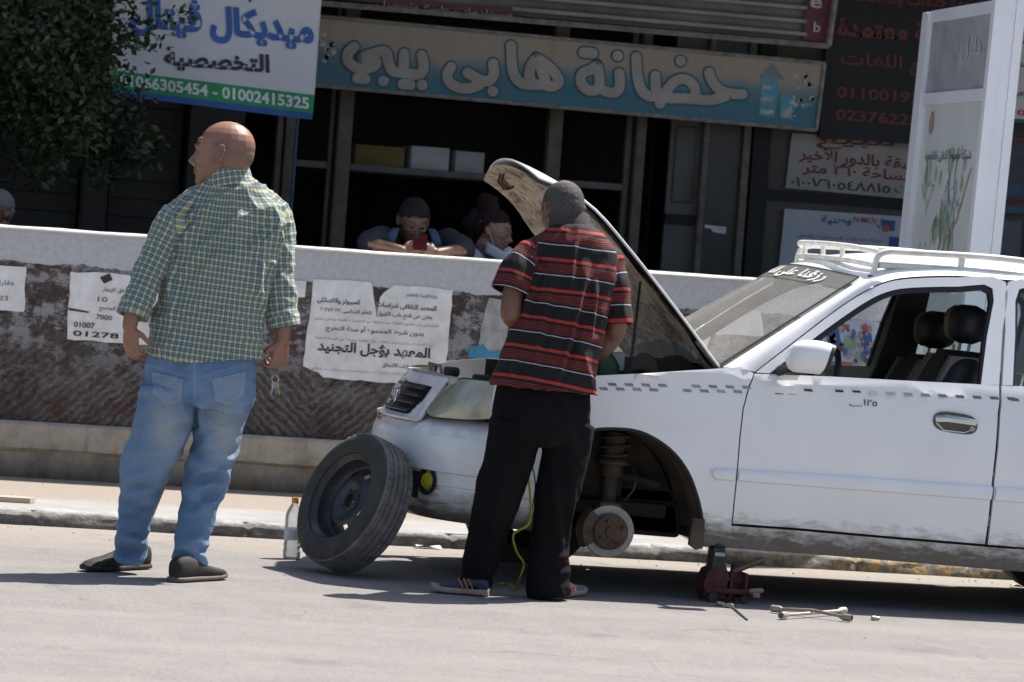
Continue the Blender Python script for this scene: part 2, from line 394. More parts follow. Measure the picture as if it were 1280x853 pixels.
q = MB()
def plinth_pt(u, v):
    xx = -8 + 32 * u
    prof = [(0.0, 0.337), (-0.045, 0.332), (-0.062, 0.318), (-0.064, 0.27), (-0.06, 0.205), (-0.045, 0.196), (-0.03, 0.188), (-0.03, 0.12), (-0.034, 0.055)]
    dy, zz = prof[int(round(v * 8))]
    n = mnoise.fractal(Vector((xx * 2.6, v * 3, 5.0)), 1.0, 2.0, 4)
    return (xx, Y_WALL + dy + 0.009 * n, zz + 0.008 * n * (0.02 < v < 0.98))
q.grid(plinth_pt, 480, 8); q.build('plinth', MATS['plinth_concrete'], wall)

# ---- the shop building behind the wall
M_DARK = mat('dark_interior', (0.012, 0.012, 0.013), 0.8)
M_BEIGE = mat('dusty_beige_metal', (0.11, 0.088, 0.07), 0.6, scale=9, var=.4)
M_FACW = mat('facade_plaster', (0.09, 0.078, 0.066), 0.9, bmp=.3)
bld = empty('shop_building', (5.5, Y_FAC, 0.0), 'shop building with dark window bays and an added unseen slab that shades its front', 'building')
def X_at(px, py=240, Y=Y_FAC): return P(px, py, Y)[0]
q = MB()
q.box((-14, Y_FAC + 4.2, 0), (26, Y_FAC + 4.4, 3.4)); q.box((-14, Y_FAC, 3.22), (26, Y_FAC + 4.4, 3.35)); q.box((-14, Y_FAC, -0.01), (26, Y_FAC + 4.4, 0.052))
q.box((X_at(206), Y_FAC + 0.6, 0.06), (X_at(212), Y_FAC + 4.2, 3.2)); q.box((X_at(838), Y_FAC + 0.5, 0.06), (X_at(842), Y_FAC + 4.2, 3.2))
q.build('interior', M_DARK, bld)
q = MB(); q.box((-14, Y_FAC - 0.02, 3.36), (26, Y_FAC + 4.4, 7.5)); q.box((X_at(1285), Y_FAC, 0.05), (26, Y_FAC + 0.25, 3.2)); q.box((X_at(958), Y_FAC, 0.05), (X_at(1284), Y_FAC + 0.2, 3.2))
q.box((-14, Y_FAC, 0.05), (X_at(-10), Y_FAC + 0.3, 3.2))
q.build('wall', M_FACW, bld)
q = MB(); q.box((-14, Y_FAC - 2.3, 3.42), (26, Y_FAC - 0.03, 3.6)); q.box((-14, Y_FAC - 2.3, 3.6), (26, Y_FAC - 2.18, 4.5)); q.build('shade_slab', M_FACW, bld)  # unseen slab added to shade the facade and the people at the wall
M_SHUT = mat('brown_shutter', (0.035, 0.03, 0.026), 0.7, scale=5, var=.35)
# left part: shutters and piers behind the tree and the standing man
for a0, a1, mm in ((-6, 100, 'brown_shutter'), (140, 226, 'brown_shutter')):
    q = MB(); x0, x1 = X_at(a0), X_at(a1)
    for k in range(22): q.box((x0, Y_FAC + 0.12, 0.1 + k * 0.105), (x1, Y_FAC + 0.14 - 0.012 * (k % 2), 0.2 + k * 0.105), 0.0)
    q.build('roller_shutter', M_SHUT, bld)
M_PIER = mat('pier_plaster', (0.05, 0.044, 0.04), 0.9, bmp=.3)
q = MB(); q.box((X_at(104), Y_FAC - 0.02, 0.05), (X_at(134), Y_FAC + 0.25, 3.1)); q.build('pier_or_recess', M_PIER, bld)
q = MB(); q.box((X_at(232), Y_FAC + 0.0, 0.05), (X_at(300), Y_FAC + 0.25, 3.1)); q.build('pier_or_recess', mat('dark_pier', (0.018, 0.018, 0.02), 0.6), bld)
for a0, a1, dp in ((343, 351, .05), (353, 365, .03), (410, 416, .09), (418, 436, .02), (682, 699, .02), (782, 790, .08), (792, 804, .02)):
    q = MB(); q.box((X_at(a0), Y_FAC + dp, 0.05), (X_at(a1), Y_FAC + 0.14, 3.1), 0.006); q.build('mullion', M_BEIGE, bld)
q = MB(); q.box((X_at(366), Y_FAC + 0.04, 0.05), (X_at(369), Y_FAC + 0.06, 3.1)); q.build('post_highlight', mat('blue_highlight', (0.06, 0.10, 0.22), 0.5), bld)  # blue highlight on the post, painted as a thin strip
zt = P(560, 218, Y_FAC)[2]
for a0, a1 in ((369, 409), (437, 681), (700, 781)):
    q = MB(); q.box((X_at(a0), Y_FAC + 0.06, zt - 0.02), (X_at(a1), Y_FAC + 0.13, zt + 0.02), 0.004); q.build('transom', mat('transom_metal', (0.11, 0.10, 0.09), 0.6), bld)
# window glass of the upper lights
mt, t, b = nodes('shop_glass')
tr = N(t, 'ShaderNodeBsdfTransparent'); gl = N(t, 'ShaderNodeBsdfGlossy'); gl.inputs['Roughness'].default_value = 0.08
df = N(t, 'ShaderNodeBsdfDiffuse'); df.inputs[0].default_value = (0.2, 0.19, 0.17, 1)
lw = N(t, 'ShaderNodeLayerWeight'); lw.inputs[0].default_value = 0.06
m1 = N(t, 'ShaderNodeMixShader'); t.links.new(lw.outputs['Fresnel'], m1.inputs[0]); t.links.new(tr.outputs[0], m1.inputs[1]); t.links.new(gl.outputs[0], m1.inputs[2])
m2 = N(t, 'ShaderNodeMixShader'); t.links.new(math_(t, 'MULTIPLY', noise(t, coord(t), 3, 5), 0.025), m2.inputs[0]); t.links.new(m1.outputs[0], m2.inputs[1]); t.links.new(df.outputs[0], m2.inputs[2])
t.links.new(m2.outputs[0], t.nodes['Material Output'].inputs[0])
for a0, a1 in ((437, 681), (700, 781), (370, 409)):
    q = MB(); q.box((X_at(a0), Y_FAC + 0.09, zt + 0.021), (X_at(a1), Y_FAC + 0.096, 3.1)); q.build('window_pane', MATS['shop_glass'], bld)
# grey door leaf, dark polished panel, strips at right of the bays
M_LEAF = mat('grey_door', (0.085, 0.08, 0.075), 0.55, scale=4, var=.3)
q = MB(); x0, x1 = X_at(836), X_at(874); zr = P(855, 275, Y_FAC)[2]
q.box((x0, Y_FAC + 0.05, 0.06), (x1, Y_FAC + 0.09, zr - 0.03)); q.box((x0, Y_FAC + 0.05, zr + 0.03), (x1, Y_FAC + 0.09, 3.1))
q.box((x0 + 0.03, Y_FAC + 0.035, zr + 0.1), (x1 - 0.03, Y_FAC + 0.052, zr + 0.55), 0.01)
door = q.build('door_leaf', M_LEAF, bld)
q = MB(); q.box((x0, Y_FAC + 0.03, zr - 0.028), (x1, Y_FAC + 0.1, zr + 0.028)); q.build('rail', M_DARK, bld)
for a0, a1 in ((874, 881), (924, 933)):
    q = MB(); q.box((X_at(a0), Y_FAC - 0.02, 0.05), (X_at(a1), Y_FAC + 0.1, 3.1), 0.005); q.build('trim', mat('rusty_trim', (0.14, 0.11, 0.085), 0.7, scale=14, var=.5), bld)
q = MB(); q.box((X_at(882), Y_FAC + 0.02, 0.05), (X_at(923), Y_FAC + 0.08, 3.1)); q.build('marble_panel', mat('black_marble', (0.008, 0.009, 0.013), 0.4, scale=12, var=.6, c2=(0.022, 0.023, 0.028)), bld)
q = MB(); a = P(884, 284, Y_FAC); c = P(907, 288, Y_FAC)
q.prism([P(881, 281, Y_FAC + .015), P(908, 284, Y_FAC + .015), P(907, 293, Y_FAC + .015), P(891, 290, Y_FAC + .015), P(889, 286, Y_FAC + .015), P(881, 285, Y_FAC + .015)], (0, 0.004, 0)); q.build('sticker', mat('torn_white', (0.6, 0.6, 0.6), 0.8), bld)
q = MB(); q.box((X_at(936), Y_FAC - 0.03, 0.05), (X_at(957), Y_FAC + 0.2, 3.1)); q.build('pier_or_recess', M_DARK, bld)  # solid dark box painted in for the black shade of a recess
q = MB(); zz = P(1040, 249, Y_FAC)[2]; q.box((X_at(958), Y_FAC - 0.02, zz - 0.03), (X_at(1200), Y_FAC - 0.002, zz + 0.03)); q.build('rail', M_DARK, bld)
# things standing inside on the shelf above the transom
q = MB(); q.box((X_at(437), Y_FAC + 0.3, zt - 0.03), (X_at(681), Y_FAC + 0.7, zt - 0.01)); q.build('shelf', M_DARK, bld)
for a0, a1, h, c, nm, lab in ((508, 556, .155, (.5, .5, .48), 'paper_stack', 'wide pale paper stack on the shelf behind the shop window'), (564, 600, .145, (.42, .42, .41), 'paper_stack', 'narrower pale paper stack beside a wide one on the shop shelf'),
                              (438, 500, .14, (.17, .12, .03), 'carton', 'dim yellow carton lying at the left end of the shop shelf')):
    q = MB(); q.box((X_at(a0, 240, Y_FAC + .4), Y_FAC + 0.34, zt - 0.009), (X_at(a1, 240, Y_FAC + .4), Y_FAC + 0.6, zt + h), 0.006)
    o = q.build(nm, mat('shelf_' + nm + str(a0), c, 0.8), loc=(X_at(a0, 240, Y_FAC + .4), Y_FAC + 0.34, zt - 0.009)); tag(o, lab, nm.replace('_', ' '), 'things on the shop shelf')

# ================================================================ SIGNS
def quad(mb, pts, Y, thick):
    """flat board whose four corners are seen at these pixels, at distance Y, thick towards the back"""
    mb.prism([P(a, c, Y) for a, c in pts], (0, thick, 0))
def lerp2(A, B, f): return (A[0] + (B[0] - A[0]) * f, A[1] + (B[1] - A[1]) * f)
# -- nursery sign: cream fading to teal, fat rounded letters with an outline
Yn = Y_FAC - 0.22
TL, TR, BR, BL = (392, 20), (1031, 79.5), (1020.5, 163), (384, 106)
mt, t, b = nodes('nursery_board'); v = coord(t)
n1 = noise(t, v, 3, 5, .65)
g = N(t, 'ShaderNodeAttribute', attribute_name='sign_v').outputs['Fac']
gg = math_(t, 'ADD', g, math_(t, 'MULTIPLY_ADD', noise(t, mapping(t, v, (1.6, 1, 1)), 1.3, 2), 0.5, -0.25))
c1 = ramp(t, gg, [(0.28, (0.018, 0.13, 0.19)), (0.47, (0.06, 0.18, 0.22)), (0.66, (0.33, 0.262, 0.20))])
c2 = mix(t, ramp(t, noise(t, mapping(t, v, (8, 1, .5)), 2, 5, .7), [(0.5, 0), (0.75, .4)]), c1, (0.2, 0.16, 0.12))
t.links.new(c2, b.inputs['Base Color']); b.inputs['Roughness'].default_value = 0.45; b.inputs['Emission Strength'].default_value = 0
q = MB(); quad(q, [TL, TR, BR, BL], Yn, 0.16)
ns = q.build('nursery_sign', MATS['nursery_board'], loc=P(*BL, Yn)); tag(ns, 'long cream and teal sign board with fat rounded white letters over the shop windows', 'sign')
bz = P(*BL, Yn); hgt = np.linalg.norm(P(*TL, Yn) - bz); sl_ = (P(*BR, Yn)[2] - bz[2]) / (P(*BR, Yn)[0] - bz[0])
at = ns.data.attributes.new('sign_v', 'FLOAT', 'POINT')
at.data.foreach_set('value', [(vv.co.z - sl_ * vv.co.x) / hgt for vv in ns.data.vertices])
M_FRAME = mat('weathered_frame', (0.26, 0.24, 0.215), 0.6, scale=20, var=.45)
q = MB()
for A, B in ((TL, TR), (TR, BR), (BR, BL)):
    q.tube([P(*A, Yn - .01), P(*B, Yn - .01)], 0.012, 6)
q.build('frame', M_FRAME, ns)
Lt = []   # strokes, photographed pixels, drawn right to left (حضانة هابى بيبي)
S1 = [[(886, 91), (888, 98), (893, 106), (902, 114), (916, 117.5), (928, 118)], [(910, 119), (897, 123.5), (882, 125.5), (868, 124)], [(904, 115), (910, 119)],
      [(869, 124), (868, 110), (861, 101.5), (851.5, 99), (842, 103), (834, 112), (828.5, 120), (824.5, 130)], [(869, 124.5), (854, 123), (838, 123), (826, 121)], [(818.7, 95), (820, 113), (826, 121)], [(850, 76.3), (851, 76.4)],
      [(795, 71.5), (796.5, 96), (801, 112), (810, 120), (822, 121)],
      [(773.5, 92), (774.5, 107), (769, 115.5), (758, 115), (749, 110)], [(771.2, 70), (772.2, 70.1)],
      [(746, 82), (749, 98), (747, 111), (735, 113), (726, 104), (727.5, 92), (739, 87), (746, 82)], [(729, 65.8), (741, 66.8)],
      [(670, 73), (684, 82), (695, 94), (698, 103), (690, 108.5), (678, 106), (667, 105.5), (661.5, 96), (663, 84), (670, 73)], [(672, 76), (678, 91), (682, 104)],
      [(638.3, 57.5), (640.5, 87), (645.5, 99), (655, 105.5), (667, 106)],
      [(616, 79.5), (617, 93), (611, 101), (603, 101.5), (594, 97), (584, 91)], [(594, 98), (600, 105), (590.5, 109.5), (575.5, 110.3), (562.6, 104), (558.7, 94), (563.8, 84)], [(615, 114.3), (616, 114.4)],
      [(527, 69.5), (529.3, 84), (524.5, 92.5), (514, 93), (503, 91), (491, 89.2), (485.5, 79), (481, 64.5), (464, 68), (452, 72.5)], [(505, 67.3), (504.3, 86), (506, 92)],
      [(452, 72.5), (466, 75), (470, 80), (462, 85), (447.5, 85.8), (435.5, 78), (434.5, 67), (442.5, 58.5)],
      [(526.8, 106.3), (527.8, 106.5)], [(503, 105.3), (512.5, 106.1)], [(478.4, 101.5), (479.4, 101.6)], [(446.5, 98.2), (456.5, 99)]]
def stroke_letters(strokes, w_px, Y, parent, name, m_, off):
    """fat raised strokes with round ends"""
    q = MB(); sc = np.linalg.norm(P(500, 100, Y) - P(600, 100, Y)) / 100; r = w_px * sc / 2
    for st in strokes:
        pts = [P(a, c, Y) + np.array((0, -off, 0)) for a, c in (smooth_pts(st, 5) if len(st) > 2 else st)]
        q.tube(pts, (0.004, r), 14, side=(0, 1, 0), round_=False)
        for p in pts: q.lathe([(1e-4, .004), (r * .7, .003), (r * .97, .001), (r * .97, -.001), (1e-4, -.004)], p, (0, -1, 0), 14, False)
    return q.build(name, m_, parent)
stroke_letters(S1, 17.2, Yn, ns, 'letter_outline', mat('teal_outline', (0.01, 0.075, 0.115), 0.5), 0.004)
stroke_letters(S1, 13.2, Yn, ns, 'lettering', mat('cream_letter', (0.36, 0.315, 0.285), 0.5, var=.2), 0.008)
# toy tower and blocks painted at the right end, blurred ornaments at both ends (plain shapes)
M_TEAL2, M_BLUEG = mat('sign_teal', (0.06, 0.28, 0.36), .5), mat('sign_grey_blue', (0.13, 0.19, 0.24), .5)
q = MB()
def sprism(mb, pts, off): mb.prism([P(a, c, Yn) + np.array((0, -off, 0)) for a, c in pts], (0, 0.002, 0))
sprism(q, [(949, 97), (965, 79), (980, 100)], .006); q.build('painted_roof', M_BLUEG, ns)
q = MB(); sprism(q, [(952, 98), (973, 101), (968, 147), (948, 145)], .004); sprism(q, [(976, 118), (995, 122), (990, 150), (974, 148)], .004); q.build('painted_tower', M_TEAL2, ns)
q = MB()
for bx in ((953, 107, 964, 112), (951, 121, 966, 128), (950, 137, 967, 143), (977, 136, 990, 147)): sprism(q, [(bx[0], bx[1]), (bx[2], bx[1] + 1), (bx[2] - 1, bx[3]), (bx[0] - 1, bx[3])], .008)
R_ = rnd(3)
for k in range(26):
    a = 985 + R_.random() * 32; c = 100 + R_.random() * 48 - (a - 985) * .6; r = 1.2 + R_.random() * 2.6
    sprism(q, [(a + r * math.cos(h), c + r * math.sin(h)) for h in np.linspace(0, 6.28, 7, endpoint=False)], .005)
for k in range(18):
    a = 399 + R_.random() * 18; c = 40 + R_.random() * 50; r = 1.2 + R_.random() * 3
    sprism(q, [(a + r * math.cos(h), c + r * math.sin(h)) for h in np.linspace(0, 6.28, 7, endpoint=False)], .005)
q.build('painted_ornament', mat('sign_pale', (0.40, 0.42, 0.40), .5, scale=30, var=.6), ns)

# -- broken light box above it
Yu = Y_FAC - 0.2
A1, B1, C1, D1 = (398, -40), (1046, 2), (1036, 60), (398, 4)
q = MB(); quad(q, [(398, -60), (1048, -10), (1038, 54), (398, -2)], Yu + .1, 0.1)
lb = q.build('light_box', mat('dull_panel', (0.16, 0.155, 0.15), .6, scale=4, var=.4), loc=P(398, 4, Yu)); tag(lb, 'broken light box with bare lamp slats and a maroon right end above the nursery sign', 'sign')
q = MB(); q.tube([P(398, 4, Yu), P(1036, 58, Yu)], 0.018, 6); q.tube([P(1036, 58, Yu), P(1046, -12, Yu)], 0.018, 6); q.build('frame', M_FRAME, lb)
q = MB()
for dy in (17, 33, 50):
    q.tube([P(640, 24 - dy + 4, Yu + .04), P(1008, 56 - dy + 4, Yu + .04)], 0.013, 8)
q.build('lamp_tube', mat('lamp_glass_off', (0.34, 0.34, 0.33), .4), lb)
q = MB(); quad(q, [(1010, -12), (1042, -9), (1034, 54), (1003, 50)], Yu + .06, .004); q.build('maroon_panel', mat('maroon', (0.12, 0.02, 0.04), .5, scale=10), lb); q = MB(); quad(q, [(420, -8), (650, 12), (648, 17), (420, -1)], Yu + .06, .004); q.build('maroon_panel', mat('maroon', (0.12, 0.02, 0.04), .5, scale=10), lb)
q = MB(); ptext(q, 'e', (1012, 10), (1027, 11), 12, Yu + .05, .02); ptext(q, 'b', (1016, 40), (1025, 41), 13, Yu + .05, .02)
ptext(q, 'مستلزمات طبية وتجميل', (470, 8), (640, 23), 8, Yu + .05); q.build('lettering', mat('sign_white', (0.5, 0.48, 0.46), .5), lb)

# -- white clinic banner
Yb = Y_FAC - 1.2
M_BAN = mat('banner_white', (0.66, 0.66, 0.68), .7, scale=3, var=.06)
corners = [(142, -60), (404, -30), (390.5, 150), (136, 118)]
def ban_pt(u, v, off=0.0):
    A = lerp2(corners[3], corners[2], u); B = lerp2(corners[0], corners[1], u)
    a, c = lerp2(A, B, v); p = P(a, c, Yb)
    return p + np.array((0, 0.012 * math.sin(u * 9 + v * 2) + 0.008 * math.sin(v * 7 + u * 3) - off, 0))
def ban_uv(px, py):
    u, v = 0.5, 0.5
    for _ in range(12):
        A = lerp2(corners[3], corners[2], u); B = lerp2(corners[0], corners[1], u)
        v = (py - A[1]) / (B[1] - A[1])
        Lx = lerp2(corners[3], corners[0], v); Rx = lerp2(corners[2], corners[1], v)
        u = (px - Lx[0]) / (Rx[0] - Lx[0])
    return u, v
q = MB(); q.grid(lambda u, v: ban_pt(u, v), 30, 24)
bn = q.build('clinic_banner', M_BAN, loc=P(390, 150, Yb)); tag(bn, 'white hanging banner with blue heading and a green and blue strip at its foot', 'banner')
sm = bn.modifiers.new('thickness', 'SOLIDIFY'); sm.thickness = 0.003
def ban_strip(v0, v1, off, name, m_):
    q = MB(); q.grid(lambda u, v: ban_pt(u, v0 + (v1 - v0) * v, off), 30, 2); q.build(name, m_, bn)
ban_strip(0.0, 0.045, .004, 'blue_strip', mat('banner_blue', (0.02, 0.10, 0.33), .6)); ban_strip(0.045, 0.172, .004, 'green_strip', mat('banner_green', (0.02, 0.30, 0.11), .6))
def ban_text(s, p0, p1, hpx, m_, bold, name='lettering', slant=0.0):
    q = MB(); v, f = glyphs(s, bold); lo, hi = v[:, :2].min(0), v[:, :2].max(0); q2 = (v[:, :2] - lo) / (hi - lo)
    pts = []
    for a, c in q2:
        px = p0[0] + (p1[0] - p0[0]) * a + slant * c * hpx; py = p0[1] + (p1[1] - p0[1]) * a - hpx * c
        u, vv = ban_uv(px, py); pts.append(ban_pt(u, vv, .009))
    q.add(pts, f); q.build(name, m_, bn, smooth=False)
ban_text('ميديكال ڤيتال', (163, 44), (392, 66), 52, mat('heading_blue', (0.035, 0.13, 0.42), .6), .05)
ban_text('التخصصية', (205, 87), (337, 97), 29, mat('heading_dark', (0.03, 0.03, 0.045), .6), .04)
ban_text('عيادات', (262, -2), (332, 5), 26, MATS['heading_dark'], .04)
ban_text('01066305454 - 01002415325', (150, 107), (386, 137), 15, mat('digits_white', (0.75, 0.78, 0.76), .6), .03)

# -- dark sign with red letters
Yd = Y_FAC - 0.12
q = MB(); quad(q, [(1040, -40), (1242, -26), (1236, 187), (1024, 172)], Yd, .05)
ds = q.build('red_letter_sign', mat('black_board', (0.012, 0.012, 0.014), .55, spec=.3), loc=P(1030, 172, Yd)); tag(ds, 'black sign board with dark red Arabic lines and phone numbers behind the map panel', 'sign')
q = MB()
ptext(q, 'ترجمة خدمات وشهادات', (1066, 6), (1226, 18), 22, Yd, .02); ptext(q, 'ترجمة معتمدة', (1046, 52), (1212, 64), 32, Yd, .04); ptext(q, 'لجميع اللغات', (1050, 88), (1206, 100), 24, Yd, .01)
ptext(q, '01100192', (1045, 122), (1150, 130), 14, Yd, .02); ptext(q, '02376222', (1044, 150), (1148, 158), 14, Yd, .02)
q.build('lettering', mat('red_letter', (0.12, 0.007, 0.007), .5), ds)

# -- flat for sale sheet, company sheet, sign at the right edge, sheets beyond the map panel
Yp = Y_FAC - 0.035
def sheet(name, pts, Y, m_, label, cat, group=None, thick=.003):
    q = MB(); quad(q, pts, Y, thick); return tag(q.build(name, m_, loc=P(*pts[3], Y), smooth=False), label, cat, group)
s1 = sheet('for_sale_sheet', [(990, 166), (1152, 178), (1146, 250), (982, 235)], Yp, mat('grey_cloth', (0.30, 0.28, 0.26), .85, scale=4, var=.2), 'grey hand lettered flat for sale sheet in dark red on the facade', 'sheet')
q = MB()
ptext(q, 'للبيع', (1020, 186), (1118, 190), 20, Yp, .02); ptext(q, 'شقة بالدور الأخير', (998, 203), (1142, 217), 22, Yp, .02); ptext(q, 'مساحة ٢٦٠ متر', (1002, 219), (1140, 231), 17, Yp, .02)
q.build('lettering', mat('sheet_red', (0.16, 0.015, 0.02), .7), s1)
q = MB(); ptext(q, '٠١٠٠٧٦٠٥٤٨٨١٥', (988, 233), (1112, 242), 12, Yp, .01); ptext(q, 'ت', (1118, 241), (1134, 242), 8, Yp); q.build('phone_number', mat('sheet_black', (0.02, 0.02, 0.02), .7), s1)
s2 = sheet('company_sheet', [(981, 261), (1160, 273), (1150, 362), (972, 350)], Yp, mat('blue_white_sheet', (0.40, 0.41, 0.46), .7, var=.1), 'pale company sheet with a small blue and orange emblem under the for sale sheet', 'sheet')
q = MB(); ptext(q, 'وطنية', (1026, 281), (1064, 283), 12, Yp, .02); ptext(q, 'ال', (1096, 285), (1103, 285.5), 12, Yp, .02); ptext(q, 'شركة خدمات السيارات والنقل', (995, 297), (1104, 304), 5, Yp); q.build('lettering', mat('sheet_navy', (0.03, 0.05, 0.15), .7), s2)
q = MB(); ptext(q, 'N-MCV', (1066, 277), (1096, 280), 7, Yp, .02, .006); q.prism([P(1108 + 4.5 * math.cos(h), 285.5 + 4.5 * math.sin(h), Yp - .008) for h in np.linspace(0, 6.28, 12, endpoint=False)], (0, .003, 0)); q.build('orange_mark', mat('sheet_orange', (0.45, 0.10, 0.03), .7), s2)
q = MB(); quad(q, [(1104, 275), (1119, 276), (1118, 289), (1103, 288)], Yp - .005, .003); quad(q, [(1112, 296), (1128, 297), (1127, 309), (1111, 308)], Yp - .005, .003); q.build('blue_mark', mat('sheet_blue', (0.03, 0.08, 0.28), .7), s2)
s3 = sheet('white_sign', [(1246, -10), (1330, -4), (1328, 152), (1240, 147)], Yd - .07, mat('white_board', (0.55, 0.54, 0.55), .6, var=.08), 'white sign board with red and navy lettering cut by the right edge of the photo', 'sign', thick=.05)
q = MB(); ptext(q, 'مركز السعيد', (1262, 60), (1322, 64), 14, Yd - .07, .03); ptext(q, '٠١٠٥١٢٢٤', (1253, 143), (1318, 148), 10, Yd - .07, .02); q.build('lettering', mat('sign_red', (0.45, 0.02, 0.02), .6), s3)
q = MB(); ptext(q, 'للسفر والسفرى', (1258, 86), (1322, 90), 14, Yd - .07, .02); ptext(q, 'رحلات يومية', (1262, 122), (1322, 126), 13, Yd - .07, .02); q.build('navy_lettering', mat('sign_navy', (0.03, 0.04, 0.2), .6), s3)
q = MB(); quad(q, [(1240, 148.5), (1328, 153), (1328, 156), (1240, 151.5)], Yd - .075, .055); q.build('green_edge', mat('sign_green', (0.03, 0.12, 0.10), .6), s3)
s4 = sheet('dark_sheet', [(1240, 170), (1300, 174), (1296, 268), (1236, 264)], Yp, mat('dark_sheet_mat', (0.05, 0.055, 0.07), .6), 'dark wall sheet with a red bar and a blue block beside the map panel', 'sheet')
q = MB(); quad(q, [(1240, 248), (1296, 251), (1296, 257), (1240, 254)], Yp - .006, .003); quad(q, [(1246, 160 + 14), (1290, 177), (1290, 181), (1246, 178)], Yp - .006, .003); q.build('red_bar', mat('sheet_dark_red', (0.12, .01, .015), .6), s4)
q = MB(); quad(q, [(1240, 228), (1280, 231), (1278, 246), (1238, 243)], Yp - .006, .003); quad(q, [(1240, 257), (1280, 260), (1278, 268), (1238, 265)], Yp - .006, .003); q.build('blue_block', mat('sheet_mid_blue', (0.03, .09, .16), .6), s4)
q = MB()
for k, yy in enumerate((188, 200, 212)): ptext(q, 'خدمات توصيل', (1246, yy + 4), (1284, yy + 7), 8, Yp)
q.build('lettering', mat('sheet_grey', (0.12, .12, .13), .6), s4)
s5 = sheet('grey_sheet', [(1238, 274), (1278, 277), (1274, 330), (1234, 327)], Yp, mat('grey_sheet_mat', (0.12, 0.125, 0.14), .7), 'small grey wall sheet under the dark sheet beside the map panel', 'sheet')

# -- street map panel: a tall aluminium box set end-on to the street
KP = P(1226, 250, 19.9); kx = KP[0]; ky = 19.9
kt = math.radians(1.6)
kio = empty('map_panel', (kx, ky, Z_PAVE), 'tall white aluminium street map panel standing on the pavement behind the car', 'map panel')
kdir = np.array([0.10, 1.0, 0]); kdir /= np.linalg.norm(kdir); kwid = np.array([1.0, -0.06, 0])
def KV(a, d, z):
    """a: across the narrow end, d: back along the panel, z: up"""
    p = np.array([kx, ky, Z_PAVE]) + kwid * (a + math.tan(kt) * z) + kdir * d; p[2] = Z_PAVE + z; return p
def kbox(mb, a0, a1, d0, d1, z0, z1):
    vs = [KV(a, d, z) for z in (z0, z1) for a, d in ((a0, d0), (a1, d0), (a1, d1), (a0, d1))]
    mb.add(vs, [(0, 3, 2, 1), (4, 5, 6, 7), (0, 1, 5, 4), (1, 2, 6, 5), (2, 3, 7, 6), (3, 0, 4, 7)])
KH = 2.67; KL = 1.62
M_ALU = mat('white_aluminium', (0.70, 0.72, 0.77), .45, scale=2, var=.08)
q = MB()
kbox(q, -.075, -.025, 0, .07, 0, KH); kbox(q, -.024, .03, .006, .07, 0, KH - .004); kbox(q, .031, .075, 0, .07, 0, KH); q.build('end_post', M_ALU, kio)
q = MB(); kbox(q, -.07, .07, KL - .09, KL, 0, KH - .02); kbox(q, -.078, .07, KL - .19, KL - .1, 0, KH - .03); q.build('end_post', M_ALU, kio)
for z0, z1 in ((KH - .08, KH - .02), (KH - .50, KH - .44), (1.0, 1.12)):
    q = MB(); kbox(q, -.07, .07, .071, KL - .191, z0, z1); q.build('rail', M_ALU, kio)
q = MB(); kbox(q, -.055, .055, .071, KL - .191, KH - .441, KH - .081); q.build('header_panel', mat('grey_header', (0.34, 0.34, 0.36), .6), kio)
q = MB(); kbox(q, -.05, .05, .071, KL - .191, 1.121, KH - .501); mp = q.build('map_sheet', mat('map_paper', (0.58, 0.62, 0.60), .5, scale=2, var=.1), kio)
def kface(d, z): return KV(-.0535, d, z)          # the face towards the left
dmap = lambda f: .12 + (KL - .36) * f              # f=1 far (left in view)
q = MB(); R_ = rnd(9)
def kstroke(mb, pts, wd, off=0):
    pts = [kface(dmap(a), z) + np.array((-off, 0, 0)) for a, z in pts]
    for p0, p1 in zip(pts[:-1], pts[1:]):
        d = p1 - p0; n_ = np.array((0, -d[2], d[1])); n_ = n_ / (np.linalg.norm(n_) + 1e-9) * wd
        mb.add([p0 - n_, p0 + n_, p1 + n_, p1 - n_], [(0, 1, 2, 3)])
for s0 in range(7):
    z = 1.95; f = .35 + .08 * s0; pts = []
    while z > 1.25: pts.append((f, z)); z -= .09; f += R_.uniform(-.05, .05) - (f - .5) * .1
    if s0 < 3: kstroke(q, smooth_pts([(a, c, 0) for a, c in pts], 2) if False else pts, .006)
for k in range(40):
    z = R_.uniform(1.3, 1.95); f = R_.uniform(.2, .85); kstroke(q, [(f, z), (f + R_.uniform(-.1, .1), z + R_.uniform(-.12, .12))], .003)
q.build('street_lines', mat('map_grey', (0.22, 0.25, 0.27), .6), mp)
q = MB()
for k in range(26):
    z = R_.uniform(1.25, 1.9); f = R_.uniform(.2, .9); r = R_.uniform(.02, .07)
    q.add([kface(dmap(f) + r * math.cos(h), z + r * 1.3 * math.sin(h)) + np.array((.001, 0, 0)) for h in np.linspace(0, 6.28, 9, endpoint=False)], [tuple(range(9))])
q.build('park_patches', mat('map_green', (0.34, 0.45, 0.34), .6), mp)
q = MB(); kstroke(q, [(.1, 1.85), (.25, 1.6), (.4, 1.5), (.5, 1.4), (.52, 1.22)], .006, .002); kstroke(q, [(.55, 1.7), (.5, 1.45)], .007, .002)
q.add([kface(dmap(.88) + .05 * math.cos(h), 2.08 + .06 * math.sin(h)) for h in np.linspace(0, 6.28, 12, endpoint=False)], [tuple(range(12))]); q.build('red_routes', mat('map_red', (0.40, 0.24, 0.22), .6), mp)
q = MB(); text(q, 'شبكة خطوط النقل بالقاهرة', kface(dmap(.92), 1.88), kface(dmap(.12), 1.88), .06, (-.002, 0, 0), .01); q.build('lettering', mat('map_ink', (0.06, .06, .08), .6), mp)
q = MB(); text(q, 'دليل', kface(dmap(.45), KH - .3), kface(dmap(.12), KH - .3), .12, (-.004, 0, 0)); q.build('header_lettering', mat('header_white', (0.45, .45, .47), .6), kio)

